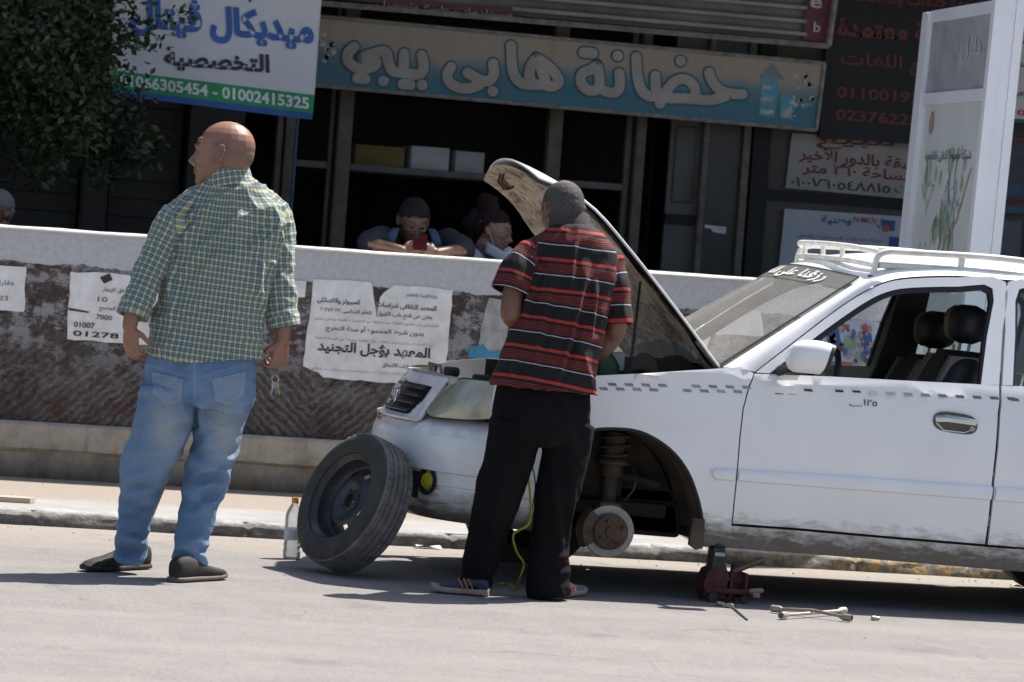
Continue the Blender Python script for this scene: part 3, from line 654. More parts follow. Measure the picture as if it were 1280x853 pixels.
# ================================================================ POSTERS ON THE WALL
Yw = Y_WALL - 0.006
M_PAPER = mat('old_paper', (0.80, 0.79, 0.775), .85, scale=9, var=.2, bmp=.2, bscale=25)
M_PAPY = mat('yellow_paper', (0.55, 0.50, 0.33), .85, scale=5, var=.15, bmp=.2, bscale=25)
M_INK = mat('poster_ink', (0.05, 0.045, 0.04), .8, var=.4, scale=20)
M_INKG = mat('faded_ink', (0.22, 0.21, 0.20), .8, var=.4, scale=20)
def torn(pts, seed, amp=2.0, step=9):
    R = rnd(seed); out = []
    for i in range(len(pts)):
        a, c = pts[i], pts[(i + 1) % len(pts)]; n = max(1, int(math.dist(a, c) / step))
        for k in range(n):
            f = k / n; out.append((a[0] + (c[0] - a[0]) * f + (R.uniform(-amp, amp) if k else 0), a[1] + (c[1] - a[1]) * f + (R.uniform(-amp, amp) if k else 0)))
    return out
def poster(pts, label, m_=M_PAPER, seed=1, amp=1.0, Y=Yw, name='wall_poster', grp='paper posters pasted on the wall'):
    return sheet(name, torn(pts, seed, amp), Y, m_, label, 'poster', grp, .004)
pD = poster([(392, 349), (430, 350), (464, 353), (467, 372), (471, 396), (475, 372), (480, 366), (492, 357), (520, 358), (566, 363), (561, 420), (555, 481), (500, 480), (404, 472), (398, 466), (379, 458), (382, 430), (388, 390)],
            'large white torn poster with many lines of Arabic print between the two men', seed=5, amp=.8)
q = MB()
for s, p0, p1, h, bd in (('وزارة التربية والتعليم', (508, 372), (546, 375), 6, .01), ('المعهد الثقافى لدراسات', (470, 385), (545, 391), 8, .02), ('كمبيوتر واللاسلكى', (396, 379), (450, 383), 8, .02),
                         ('يعلن عن فتح باب القبول', (470, 397), (540, 402), 8, .01), ('للعام الدراسى ٢٠٢١/٢٠٢٢', (400, 391), (464, 396), 7, .01), ('بدون شرط المجموع أو سنة التخرج', (407, 415), (529, 423), 10, .01),
                         ('المعهد يؤجل التجنيد', (396, 442), (537, 452), 17, .03), ('تسحب استمارات الالتحاق', (478, 460), (541, 464), 7, .01)):
    ptext(q, s, p0, p1, h, Yw, bd, .003)
q.build('lettering', M_INK, pD)
q = MB()
for s, p0, p1, h in (('الحاصلين على الثانوية العامة وما يعادلها من الدبلومات الفنية صناعى تجارى', (392, 400), (548, 410), 4), ('مدة الدراسة سنتان يحصل الطالب على شهادة معتمدة من الدرجة المهمة', (394, 424), (540, 434), 4),
                     ('فرع مصر الجديدة ت وفرع جاردن سيتى خلف دار الوثائق', (388, 463), (505, 470), 4)):
    ptext(q, s, p0, p1, h, Yw, 0, .003)
q.build('small_print', M_INKG, pD)
pB = poster([(88, 340), (130, 341), (215, 350), (210, 434), (150, 429), (84, 424)], 'white flat letting poster with big phone digits left of the man in the checked shirt', seed=8)
q = MB(); ptext(q, '01007', (92, 409), (118, 411), 7, Yw, .02, .003); ptext(q, '01278', (91, 420), (148, 424), 7, Yw, .02, .003); ptext(q, 'شقق للإيجار', (128, 366), (160, 368), 7, Yw, .01, .003); ptext(q, 'بسعر المصنع', (124, 389), (160, 392), 7, Yw, .01, .003)
ptext(q, '7000', (120, 399), (140, 401), 6, Yw, .01, .003); ptext(q, '10', (122, 377), (134, 378), 6, Yw, 0, .003)
q.prism([P(125, 347, Yw - .004), P(137, 342, Yw - .004), P(141, 350, Yw - .004), P(130, 355, Yw - .004)], (0, .002, 0)); q.prism([P(86, 385, Yw - .004), P(112, 390, Yw - .004), P(110, 391.5, Yw - .004), P(86, 388, Yw - .004)], (0, .002, 0))
q.build('lettering', M_INK, pB)
pA = poster([(-20, 331), (33, 334), (30, 390), (-22, 388)], 'white poster cut by the left edge of the photo', seed=11)
q = MB(); ptext(q, 'عقارات', (-12, 357), (18, 359), 8, Yw, .01, .003); ptext(q, '0123', (-14, 375), (10, 376), 6, Yw, .01, .003); q.build('lettering', M_INKG, pA)
poster([(362, 350), (383, 352), (381, 372), (361, 371)], 'small blank paper scrap right behind the sleeve of the checked shirt', seed=12, amp=.6, name='paper_scrap')
poster([(612, 372), (655, 376), (648, 474), (590, 470), (598, 430)], 'ragged grey paper left over between the torn poster and the striped shirt', mat('grey_paper', (0.38, .38, .38), .85, var=.35, scale=14), 13, 3.0, name='paper_scrap')
poster([(588, 434), (604, 431), (611, 440), (640, 436), (642, 448), (600, 451), (585, 447)], 'blue paper remnant low on the wall beside the striped shirt', mat('blue_paper', (0.06, .26, .42), .8, var=.3, scale=15), 14, 1.5, Y=Yw - .006, name='paper_scrap')
pF = poster([(742, 402), (800, 407), (873, 412), (876, 452), (740, 450)], 'yellowish poster with phone digits seen under the raised bonnet', M_PAPY, 15)
q = MB()
for s, p0, p1, h in (('للإيجار مكتب إدارى', (756, 419), (800, 422), 6), ('حى سكنى هادئ', (815, 417), (866, 421), 7), ('خدمة صيانة جميع', (815, 430), (868, 434), 6), ('متوفر لدينا', (758, 433), (798, 436), 5), ('01017690', (760, 446), (800, 449), 8), ('تليفون سكرتارية', (812, 441), (866, 445), 6)):
    ptext(q, s, p0, p1, h, Yw, .01, .003)
q.build('lettering', M_INKG, pF)
poster([(884, 384), (950, 389), (955, 420), (880, 418)], 'white torn paper on the wall behind the windscreen', seed=16, amp=1.6)
pG = poster([(1030, 398), (1099, 403), (1092, 478), (1024, 473)], 'colourful poster of people in blue seen through the open car window', mat('pale_blue_paper', (0.42, .50, .58), .6, scale=8), 17, .4)
q = MB()
def gface(mb, pts): mb.prism([P(a, c, Yw - .005) for a, c in pts], (0, .002, 0))
gface(q, [(1040, 460), (1092, 464), (1091, 476), (1038, 472)]); gface(q, [(1074, 416), (1088, 412), (1093, 440), (1080, 446)]); gface(q, [(1032, 412), (1048, 410), (1052, 432), (1036, 436)]); q.build('blue_figures', mat('poster_blue', (0.03, .10, .32), .6), pG)
q = MB(); gface(q, [(1076, 408), (1082, 404), (1086, 410), (1080, 416)]); gface(q, [(1036, 420), (1044, 416), (1046, 428), (1038, 432)]); gface(q, [(1046, 404), (1062, 406), (1061, 412), (1045, 410)]); gface(q, [(1044, 451), (1066, 454), (1066, 458), (1044, 456)]); q.build('red_figures', mat('poster_red', (0.42, .10, .07), .6), pG)
q = MB(); gface(q, [(1056, 420), (1070, 421), (1069, 438), (1055, 437)]); gface(q, [(1070, 440), (1084, 444), (1082, 450), (1068, 447)]); q.build('green_figures', mat('poster_green', (0.22, .36, .24), .6), pG)
R_ = rnd(77)
for nm, cols in (('print_patches', ((.30, .33, .36), (.10, .07, .06), (.38, .22, .17), (.06, .13, .30))),):
    for c_ in cols:
        q = MB()
        for k in range(11):
            a = R_.uniform(1034, 1090); c = 404 + (a - 1030) * .07 + R_.uniform(2, 54); r = R_.uniform(1.2, 4.0); h0 = R_.uniform(0, 6.28)
            q.prism([P(a + r * R_.uniform(.6, 1.2) * math.cos(h0 + j), c + r * R_.uniform(.8, 1.8) * math.sin(h0 + j), Yw - .0055 - .0004 * k - .005 * cols.index(c_) * .2) for j in np.linspace(0, 5.4, 7)], (0, .0003, 0))
        q.build(nm, mat('print_%d' % int(c_[0] * 100), c_, .6), pG)
q = MB(); ptext(q, 'مدرسة حديثة', (1044, 465), (1088, 469), 7, Yw - .006, .02, .002); ptext(q, 'يوم جديد', (1046, 445), (1064, 447), 6, Yw - .006, .02, .002); q.build('lettering', mat('poster_white', (0.7, .7, .7), .6), pG)
pH = poster([(1120, 372), (1262, 381), (1256, 470), (1112, 462)], 'cream poster with large digits seen behind the car headrests', mat('cream_paper', (0.52, .49, .42), .85, scale=5), 18)
q = MB()
for s, p0, p1, h in (('1150', (1190, 437), (1232, 440), 9), ('01109', (1182, 452), (1236, 456), 10), ('للبيع أرض مبانى', (1140, 392), (1238, 400), 11)): ptext(q, s, p0, p1, h, Yw, .02, .003)
q.build('lettering', M_INK, pH)
poster([(1290, 360), (1400, 368), (1394, 450), (1284, 442)], 'plain white poster on the wall beyond the right edge of the photo', seed=21)

# ================================================================ TREE AT THE LEFT
M_BARK = mat('bark', (0.075, 0.055, 0.04), .9, scale=14, bmp=.6)
mt, t, b = nodes('leaf'); oi = N(t, 'ShaderNodeNewGeometry')
c1 = ramp(t, oi.outputs['Random Per Island'], [(0.0, (0.010, 0.018, 0.006)), (0.6, (0.022, 0.040, 0.011)), (0.9, (0.04, 0.062, 0.016)), (1.0, (0.085, 0.11, 0.03))])
t.links.new(c1, b.inputs['Base Color']); b.inputs['Roughness'].default_value = .45
tl = N(t, 'ShaderNodeBsdfTranslucent'); t.links.new(c1, tl.inputs[0]); ms = N(t, 'ShaderNodeMixShader'); ms.inputs[0].default_value = .15
t.links.new(b.outputs[0], ms.inputs[1]); t.links.new(tl.outputs[0], ms.inputs[2]); t.links.new(ms.outputs[0], t.nodes['Material Output'].inputs[0])
Yt = 23.3
base = P(40, 330, Yt); tree = empty('tree', (base[0] - .45, Yt, Z_PAVE), 'dark leafy tree leaning over the wall at the left of the photo', 'tree')
R_ = rnd(12); q = MB()
bx, by = base[0] - .45, Yt
trunk = [(bx, by, .05), (bx + .02, by, 1.0), (bx - .03, by + .05, 1.9), (bx + .05, by, 2.7), (bx + .1, by, 3.6), (bx + .1, by, 4.4)]
q.tube(smooth_pts(trunk, 4), list(np.linspace(.13, .05, 21)), 10)
tips = []
for k in range(22):
    a = np.array(trunk[3 + k % 3]) + np.array((0, 0, R_.uniform(-.5, .4)))
    ang = R_.uniform(0, 6.28); ln = R_.uniform(.3, .48) if math.cos(ang) > .1 else R_.uniform(.6, 1.5)
    e = a + np.array((math.cos(ang) * ln, math.sin(ang) * ln * .8, R_.uniform(-.6, .5)))
    mid = (a + e) / 2 + np.array((0, 0, .18)); pts = smooth_pts([a, mid, e], 4); q.tube(pts, list(np.linspace(.035, .008, len(pts))), 6)
    tips += [pts[4], pts[6], pts[8]]
for px, py in ((60, 60), (120, 40), (120, 20), (104, 96), (90, 120), (110, 140), (70, 130), (30, 90), (40, 160), (90, 150), (125, 165), (20, 30), (110, 0), (60, 170), (176, 28), (100, 80), (160, 160), (20, 130), (150, 185)):
    e = P(px, py, Yt + R_.uniform(-.5, .5)); a = np.array(trunk[2]) + np.array((0, 0, R_.uniform(0, 1.4))); mid = (a + e) / 2 + np.array((0, 0, .2)); pts = smooth_pts([a, mid, e], 4)
    q.tube(pts, list(np.linspace(.03, .006, len(pts))), 6); tips += [pts[-1], pts[-1], pts[-3]]
q.build('trunk', M_BARK, tree)
q = MB(); clumps = []
for tp in tips:
    for k in range(3): clumps.append(np.array(tp) + np.array([R_.gauss(0, .09), R_.gauss(0, .2), R_.gauss(-.02, .10)]))
for c in clumps:
    r = R_.uniform(.08, .17)
    for k in range(int(34 * r / .12)):
        d = np.array([R_.gauss(0, 1), R_.gauss(0, 1), R_.gauss(0, .8)]); d = d / (np.linalg.norm(d) + 1e-6) * r * R_.uniform(.3, 1.0) ** .5
        p = c + d; L_ = R_.uniform(.035, .065); wd = L_ * R_.uniform(.22, .34)
        a = np.array([R_.gauss(0, 1), R_.gauss(0, 1), R_.gauss(-.5, .6)]); a /= np.linalg.norm(a); n_ = np.cross(a, [R_.gauss(0, 1), R_.gauss(0, 1), R_.gauss(0, 1)]); n_ /= np.linalg.norm(n_) + 1e-6
        up = np.cross(a, n_)
        q.add([p, p + a * L_ * .5 + n_ * wd + up * wd * .3, p + a * L_, p + a * L_ * .5 - n_ * wd + up * wd * .3], [(0, 1, 2, 3)])
q.build('crown', MATS['leaf'], tree, smooth=False, fix=False)
# ================================================================ THE WHITE SALOON CAR
CA = math.radians(1.2)
CO = np.array([P(521, 620, 17.3)[0], 17.3, 0.0])
CX = np.array([math.cos(CA), 0, -math.sin(CA)]); CZ = np.array([math.sin(CA), 0, math.cos(CA)])
car = empty('saloon_car', tuple(CO), 'white saloon car raised on a jack with its bonnet open and one front wheel off', 'car')
car.rotation_euler = (0, CA, 0)
CW = 1.65                                           # body width; w runs from the near side to the far side
PLAN = [(0.80, 0.0), (0.60, 0.008), (0.45, 0.03), (0.32, 0.075), (0.20, 0.16), (0.11, 0.28), (0.05, 0.43), (0.015, 0.62), (0.0, 0.825)]
_px = np.array([p[0] for p in PLAN][::-1]); _pw = np.array([p[1] for p in PLAN][::-1])
def S(x, z):
    """how far the near body side lies inside the widest plane"""
    w_ = float(np.interp(x, _px, _pw)) if x < 0.8 else 0.0
    if x > 3.7: w_ += 0.22 * ((x - 3.7) / 0.55) ** 2
    zb = 0.93
    if z > zb: w_ += 0.012 + (z - zb) * 0.34 - 0.012 * math.exp(-(z - zb) * 60)
    elif z > 0.6: w_ += 0.02 * ((z - 0.6) / 0.33) ** 3
    else: w_ += 0.05 * ((0.6 - z) / 0.35) ** 2
    return w_
def Lc(px, py, w_=0.0):
    p = P(px, py, CO[1] + w_) - CO; return p @ CX, p @ CZ
def LS(px, py, extra=0.0):
    w_ = 0.0
    for _ in range(40):
        x, z = Lc(px, py, w_ + extra); w_ = .55 * w_ + .45 * S(x, z)
    return x, z
def LP(*pts): return [LS(a, c) for a, c in pts]
# ---- materials
mt, t, b = nodes('white_car_paint'); v = coord(t); s_ = sep(t, v)
n1 = noise(t, v, 3, 5, .6); n2 = noise(t, mapping(t, v, (3, 1, 9)), 3.5, 6, .7); n3 = noise(t, v, 60, 3, .6)
base_ = ramp(t, n1, [(0.3, (0.80, 0.80, 0.80)), (0.7, (0.87, 0.87, 0.865))])
dirt = math_(t, 'ADD', math_(t, 'MULTIPLY', s_[2], -9.0), math_(t, 'MULTIPLY_ADD', n2, 1.9, 2.62))
c1 = mix(t, math_(t, 'MINIMUM', math_(t, 'MAXIMUM', dirt, 0.0), 0.92), base_, ramp(t, n3, [(.3, (0.060, 0.040, 0.027)), (.7, (0.12, 0.085, 0.058))]))
c2 = mix(t, ramp(t, noise(t, mapping(t, v, (2, 2, 14)), 6, 4, .7), [(0.66, 0), (0.78, .18)]), c1, (0.4, .36, .3))
pink = ramp(t, noise(t, v, 16, 4, .65), [(0.45, 0), (0.6, .35)])
gx = math_(t, 'LESS_THAN', s_[0], 0.42)
c3 = mix(t, math_(t, 'MULTIPLY', math_(t, 'MULTIPLY', pink, gx), math_(t, 'GREATER_THAN', s_[2], 0.6)), c2, (0.55, .40, .38))
t.links.new(c3, b.inputs['Base Color']); b.inputs['Roughness'].default_value = .38; b.inputs['Coat Weight'].default_value = .5; b.inputs['Coat Roughness'].default_value = .12
t.links.new(ramp(t, dirt, [(0.2, 0.33), (0.9, 0.9)]), b.inputs['Roughness'])
bump(t, b, noise(t, v, 5, 2, .5), .05, .02)
M_CAR = MATS['white_car_paint']
M_BLK = mat('black_plastic', (0.018, 0.018, 0.018), .5, var=.4, scale=15)
M_SEAL = mat('rubber_seal', (0.012, 0.012, 0.012), .6)
M_UND = mat('dusty_underbody', (0.045, 0.036, 0.028), .9, scale=8, var=.55, bmp=.4)
M_LINER = mat('dusty_wheel_liner', (0.085, 0.062, 0.043), .9, scale=7, var=.55, bmp=.3, bscale=25)
M_METAL = mat('bare_steel', (0.33, 0.32, 0.31), .4, metal=.9, var=.3, scale=20)
M_RUST = mat('rusty_iron', (0.12, 0.075, 0.05), .75, metal=.3, var=.5, scale=25, bmp=.4)
M_CHR = mat('chrome', (0.6, 0.6, 0.6), .15, metal=1.0, var=.1)
M_SEAT = mat('seat_leatherette', (0.022, 0.022, 0.024), .5, var=.3, bmp=.15)
M_SEATB = mat('seat_beige', (0.26, 0.21, 0.155), .7)
def glass(name, dust, tint=(1, 1, 1), dustc=(0.5, 0.49, 0.46)):
    mt, t, b = nodes(name)
    tr = N(t, 'ShaderNodeBsdfTransparent'); tr.inputs[0].default_value = (*tint, 1)
    gl = N(t, 'ShaderNodeBsdfGlossy'); gl.inputs['Roughness'].default_value = .03
    df = N(t, 'ShaderNodeBsdfDiffuse'); df.inputs[0].default_value = (*dustc, 1)
    lw = N(t, 'ShaderNodeFresnel'); lw.inputs[0].default_value = 1.5
    m1 = N(t, 'ShaderNodeMixShader'); t.links.new(lw.outputs[0], m1.inputs[0]); t.links.new(tr.outputs[0], m1.inputs[1]); t.links.new(gl.outputs[0], m1.inputs[2])
    m2 = N(t, 'ShaderNodeMixShader'); d_ = ramp(t, noise(t, coord(t), 2.2, 6, .65), [(0.25, dust * .6), (0.75, dust * 1.35)])
    t.links.new(d_, m2.inputs[0]); t.links.new(m1.outputs[0], m2.inputs[1]); t.links.new(df.outputs[0], m2.inputs[2]); t.links.new(m2.outputs[0], t.nodes['Material Output'].inputs[0])
    return mt
M_WS = glass('dusty_windscreen', .25); M_GLASS = glass('side_glass', .06, (.75, .88, .9))
# ---- panels
def panel_mb(poly, fn, thick=.02, step=.05):
    bm = bmesh.new(); f = bm.faces.new([bm.verts.new((x, 0, z)) for x, z in poly])
    f.normal_update(); bmesh.ops.triangulate(bm, faces=[f], ngon_method='EAR_CLIP')
    xs = [p[0] for p in poly]; zs = [p[1] for p in poly]
    for k in range(int(min(xs) / step) - 1, int(max(xs) / step) + 2):
        bmesh.ops.bisect_plane(bm, geom=bm.verts[:] + bm.edges[:] + bm.faces[:], plane_co=(k * step, 0, 0), plane_no=(1, 0, 0), dist=1e-5)
    for k in range(int(min(zs) / step) - 1, int(max(zs) / step) + 2):
        bmesh.ops.bisect_plane(bm, geom=bm.verts[:] + bm.edges[:] + bm.faces[:], plane_co=(0, 0, k * step), plane_no=(0, 0, 1), dist=1e-5)
    bmesh.ops.remove_doubles(bm, verts=bm.verts[:], dist=2e-4)
    for v_ in bm.verts: v_.co.y = fn(v_.co.x, v_.co.z)
    if thick:
        be = [e for e in bm.edges if len(e.link_faces) == 1]
        r = bmesh.ops.extrude_edge_only(bm, edges=be)
        for v_ in r['geom']:
            if isinstance(v_, bmesh.types.BMVert): v_.co.y += thick
    q = MB(); q.bm(bm); return q
def panel(name, poly, m_, parent=car, thick=.02, off=0.0, step=.05, ang=40):
    return panel_mb(poly, lambda x, z: S(x, z) - off, thick, step).build(name, m_, parent, local=True, ang=ang)
def copy_tree(o, parent=None):
    c = o.copy(); COL.objects.link(c); c.parent = parent
    for ch in list(o.children): copy_tree(ch, c)
    return c
def mirror(o):
    c = copy_tree(o, o.parent); c.scale = (1, -1, 1); c.location = (0, CW, 0); return c
XH, ZH = LS(766, 666)[0], LS(766, 666)[1]           # front hub
XR, ZR = XH + 2.44, 0.345                           # rear hub
arch_px = [(879.5, 664), (876.4, 639), (870, 614.7), (860, 590), (843.6, 567.5), (823, 551), (798.5, 539.5), (769.8, 536), (739.5, 538), (714, 548), (692, 567), (678, 595), (672, 630)]
arch = LP(*arch_px)
fender_top = [(618, 481), (660, 474), (742, 470), (800, 467.5), (860, 463.5), (905, 460.8), (929, 458.5)]
door_cut = [(942, 467), (935.5, 483), (928, 512), (924.3, 545), (921, 586), (917, 627), (914.3, 655), (913.5, 683)]
fpoly = LP(*fender_top, *door_cut, (879.5, 681)) + arch + LP((664, 632), (662, 548), (640, 523), (613, 518))
# the corners nearest the camera lie on the rounded front plan
fend = panel('front_fender', fpoly, M_CAR, thick=.008)
q = MB(); q.tube([(x, S(x, z) + .004, z) for x, z in smooth_pts([(a, c, 0) for a, c in arch], 3)[:, :2]] if False else [(p[0], S(p[0], p[1]) + .006, p[1]) for p in smooth_pts(arch, 3)], .0085, 8)
q.build('arch_lip', M_SEAL, fend, local=True)
def checker(mb, px, py, fade=1.0):
    """two staggered rows of small lozenges"""
    pts = [LS(px, py), LS(px + 10.5, py + .6), LS(px + 12.5, py + 4.4), LS(px + 2, py + 3.8)]
    mb.add([(x, S(x, z) - .0015, z) for x, z in pts], [(0, 1, 2, 3)])
M_CHK = mat('checker_grey', (0.30, 0.31, 0.33), .5, var=.5, scale=30); M_CHKD = mat('checker_dark', (0.035, 0.035, 0.045), .5, var=.4, scale=40)
q = MB()
for k in range(9):
    px = 748 + k * 21; py = 479.5 + (px - 748) * .022
    if k != 4: checker(q, px + 11, py - 1)
    if k != 4: checker(q, px, py + 4.4)
q.build('checker_stripe', M_CHK, fend, local=True)
door_lo = [(943.4, 467.5), (985, 469), (1038, 471), (1140, 476.5), (1249, 482), (1247, 520), (1244.5, 560), (1240, 600), (1231, 680.5), (1100, 669.5), (1000, 660.5), (916, 654.5), (918.7, 627), (922.7, 586), (926, 545), (929.7, 512), (937.2, 484)]
door = panel('front_door', LP(*door_lo), M_CAR, thick=.008)
def ring(name, outer, inner, m_, parent, thick=.025, off=0.0, off2=None, n=3):
    """strip between two polylines of equal length on the body side"""
    o_ = smooth_pts(LP(*outer), n); i_ = smooth_pts(LP(*inner), n); off2 = off if off2 is None else off2
    vs, fs = [], []; k = len(o_)
    for (x, z) in o_: vs.append((x, S(x, z) - off, z))
    for (x, z) in i_: vs.append((x, S(x, z) - off2, z))
    for (x, z) in i_: vs.append((x, S(x, z) - off2 + thick, z))
    for (x, z) in o_: vs.append((x, S(x, z) - off + thick, z))
    for j in range(k - 1):
        for a, c in ((0, 1), (1, 2), (3, 0)): fs.append((a * k + j, a * k + j + 1, c * k + j + 1, c * k + j))
    q = MB(); q.add(vs, fs); return q.build(name, m_, parent, local=True, ang=35)
fo = [(945.5, 465.8), (1003, 421.5), (1049, 386.5), (1080, 366.5), (1105, 355), (1135, 349), (1197, 347), (1257, 352.5), (1253, 415), (1249, 481.5)]
# dark shut line behind the gaps
q = MB(); cp_ = LP((946, 470), (936, 490), (928, 520), (924, 560), (920, 600), (916, 640), (913, 680))
q.loft([[(x - .03, S(x, z) + .014, z), (x + .03, S(x, z) + .014, z), (x + .03, S(x, z) + .03, z), (x - .03, S(x, z) + .03, z)] for x, z in cp_])
q.build('shut_face', M_SEAL, fend, local=True)
fi = [(962, 467), (1019, 422), (1056, 395), (1085, 376), (1109, 365), (1137, 360), (1197, 358.5), (1241, 361), (1234, 420), (1226.5, 481)]
ring('window_frame', fo, fi, M_CAR, door, .03)
fi2 = [(972, 468), (1026, 426), (1062, 400), (1090, 382), (1113, 371.5), (1139, 367), (1197, 366), (1236.5, 368), (1230.5, 420), (1224, 481)]
ring('window_seal', fi, fi2, M_SEAL, door, .03, -.006)
q = MB(); ml = LP((889.5, 586), (892, 584.6), (918, 585.4)); 
def mould(name, tops, bots, parent):
    T = LP(*tops); B = LP(*bots); rings = []
    for (x0, z0), (x1, z1) in zip(T, B):
        s0, s1 = S(x0, z0), S(x1, z1)
        rings.append([(x0, s0 + .003, z0), (x0, s0 - .013, z0 - .007), (x0 * .6 + x1 * .4, s0 - .019, z0 - .018), (x1, s1 - .015, z1 + .008), (x1, s1 + .003, z1)])
    q = MB(); q.loft(rings); return q.build(name, M_CAR, parent, local=True, ang=50)
mould('side_moulding', [(889.5, 587), (894, 584.8), (918.5, 586)], [(891, 597), (895, 601), (917.3, 602.3)], fend)
mould('side_moulding', [(923.5, 586.2), (1000, 590.6), (1123, 599), (1240, 607.4)], [(922, 602.6), (1000, 608.6), (1123, 617.8), (1237.5, 626.5)], door)
q = MB()
for k in range(15):
    px = 957 + k * 21.5; py = 483.5 + (px - 957) * .043
    if k in (2, 3): continue
    checker(q, px, py + (0 if k % 1 == 0 else 0))
q.build('checker_stripe', M_CHKD, door, local=True)
q = MB()
for px, py in ((976, 484.5), (983, 489.3), (967, 489), (1004, 486)): checker(q, px, py)
q.build('checker_stripe', M_CHKD, door, local=True)
def door_text(s, a, c, h, m_, parent, name='lettering', bold=.01):
    (x0, z0), (x1, z1) = LS(*a), LS(*c); q = MB()
    text(q, s, (x0, S(x0, z0), z0), (x1, S(x1, z1), z1), h, (0, -.002, 0), bold); q.build(name, m_, parent, local=True, smooth=False)
door_text('١٢٥', (1079, 507), (1096, 508.5), .026, mat('sticker_black', (.03, .03, .035), .5), door); door_text('نمرة', (1061, 508.5), (1077, 509.5), .012, MATS['sticker_black'], door)
# handle
hx, hz = LS(1194, 529); hw = S(hx, hz)
q = MB(); q.loft([[(hx + a * .097, hw + d, hz + c * .042 - a * .006) for a, c in [(math.copysign(abs(math.cos(h)) ** .55, math.cos(h)), math.copysign(abs(math.sin(h)) ** .8, math.sin(h))) for h in np.linspace(0, 2 * math.pi, 32, endpoint=False)]] for d in (.002, -.004)]); 
hd = q.build('door_handle', mat('smoked_chrome', (0.10, .095, .085), .28, metal=.7, var=.3, scale=30), door, local=True)
q = MB(); q.tube([(hx - .085, hw - .008, hz + .012), (hx - .04, hw - .022, hz + .016), (hx + .03, hw - .023, hz + .013), (hx + .085, hw - .01, hz + .008)], (.007, .014), 10, side=(0, 1, 0), round_=True); q.tube([(hx - .084, hw - .006, hz - .005), (hx - .05, hw - .008, hz - .033), (hx + .04, hw - .008, hz - .036), (hx + .086, hw - .006, hz - .016)], .0035, 6); q.build('grip', M_CHR, hd, local=True)
q = MB(); q.lathe([(.011, 0), (.011, .006), (.0, .006)], (hx + .073, hw - .004, hz - .018), (0, -1, 0), 12); q.build('lock', M_METAL, hd, local=True)
# mirror
mx, mz = Lc(1010, 447, -.09)
q = MB(); rings = []
for f in np.linspace(0, 1, 9):                      # from the closed front (left) to the open glass side (right)
    r = (1 - (1 - min(1, f / .5)) ** 2.4) ** .5 if f < .8 else 1.0 - (f - .8) * .25
    cx_ = mx - .095 + .168 * f; hh = .068 * max(r, .08); ww = .055 * max(r, .12)
    rings.append([(cx_ + .02 * math.sin(h) * f, -.085 + ww * math.copysign(abs(math.cos(h)) ** .75, math.cos(h)), mz - .008 + .012 * math.sin(f * 2.5) + hh * math.copysign(abs(math.sin(h)) ** .8, math.sin(h))) for h in np.linspace(0, 2 * math.pi, 24, endpoint=False)])
q.loft(rings); mr = q.build('mirror', M_CAR, door, local=True, ang=60)
q = MB(); last = np.array(rings[-1]); cc = last.mean(0); q.loft([[tuple(cc + (p - cc) * 1.02 + np.array((.000, 0, 0))) for p in last], [tuple(cc + (p - cc) * .96 + np.array((.018, 0, 0))) for p in last]]); q.build('rim', M_BLK, mr, local=True)
q = MB(); q.tube([(mx - .06, -.05, mz - .05), (mx - .085, .02, mz - .068)], (.014, .022), 10, round_=True); q.build('mount', M_BLK, mr, local=True)
q = MB(); sail = LP((962, 467.6), (994, 443.5), (1000, 468)); q.prism([(x, S(x, z) - .004, z) for x, z in sail], (0, .02, 0)); q.build('sail_panel', M_BLK, mr, local=True)
# rocker
rock = LP((916, 658), (1000, 664), (1100, 673), (1231, 684), (1262, 686.5), (1440, 699)) 
rockb = LP((1440, 727), (1270, 714.5), (1000, 692), (880, 683.5), (880, 676))
sill = panel('sill', rock + rockb, M_CAR, off=-.012)
# B pillar strip, rear door, rear quarter (beyond the frame, built on)
rd = LP((1252, 482.3), (1400, 489), (1432, 492), (1424, 560), (1396, 600), (1383, 640), (1376, 692), (1235, 681), (1243.5, 600), (1248, 560), (1250.5, 520))
rdoor = panel('rear_door', rd, M_CAR)
mould('side_moulding', [(1244.5, 607.6), (1300, 612), (1380, 618)], [(1242, 627), (1300, 631.5), (1380, 637)], rdoor)
ring('window_frame', [(1253, 482), (1257, 415), (1261.5, 352.8), (1320, 356), (1380, 364), (1424, 384), (1432, 440), (1434, 492)], [(1266, 482), (1269, 420), (1274, 362), (1320, 365), (1376, 373), (1412, 392), (1416, 440), (1414, 490)], M_CAR, rdoor, .03)
ring('window_seal', [(1266, 482), (1269, 420), (1274, 362), (1320, 365), (1376, 373), (1412, 392), (1416, 440), (1414, 490)], [(1269, 483), (1272, 420), (1277, 367), (1320, 370), (1374, 378), (1408, 396), (1411, 440), (1409, 490)], M_SEAL, rdoor, .03, -.006)
wpoly = LP((1268, 484), (1271, 420), (1276, 366), (1320, 369), (1374, 377), (1408, 395), (1411, 440), (1410, 491))
panel('window_glass', wpoly, M_GLASS, rdoor, thick=0, off=-.02)
q = MB()
for k in range(7):
    px = 1262 + k * 21.5; checker(q, px, 497.5 + (px - 1262) * .043)
q.build('checker_stripe', M_CHKD, rdoor, local=True)
rx, rz = LS(1390, 540); q = MB(); q.loft([[(rx + a * .09, S(rx, rz) + d, rz + c * .038) for a, c in [(math.cos(h), math.sin(h)) for h in np.linspace(0, 6.283, 24, endpoint=False)]] for d in (.002, -.014)]); q.build('door_handle', MATS['smoked_chrome'], rdoor, local=True)
ra = [(XR - .36 * math.cos(h), ZR + .02 + .37 * math.sin(h)) for h in np.linspace(0.0, math.pi, 15)]
zt_ = LS(1432, 494)[1]
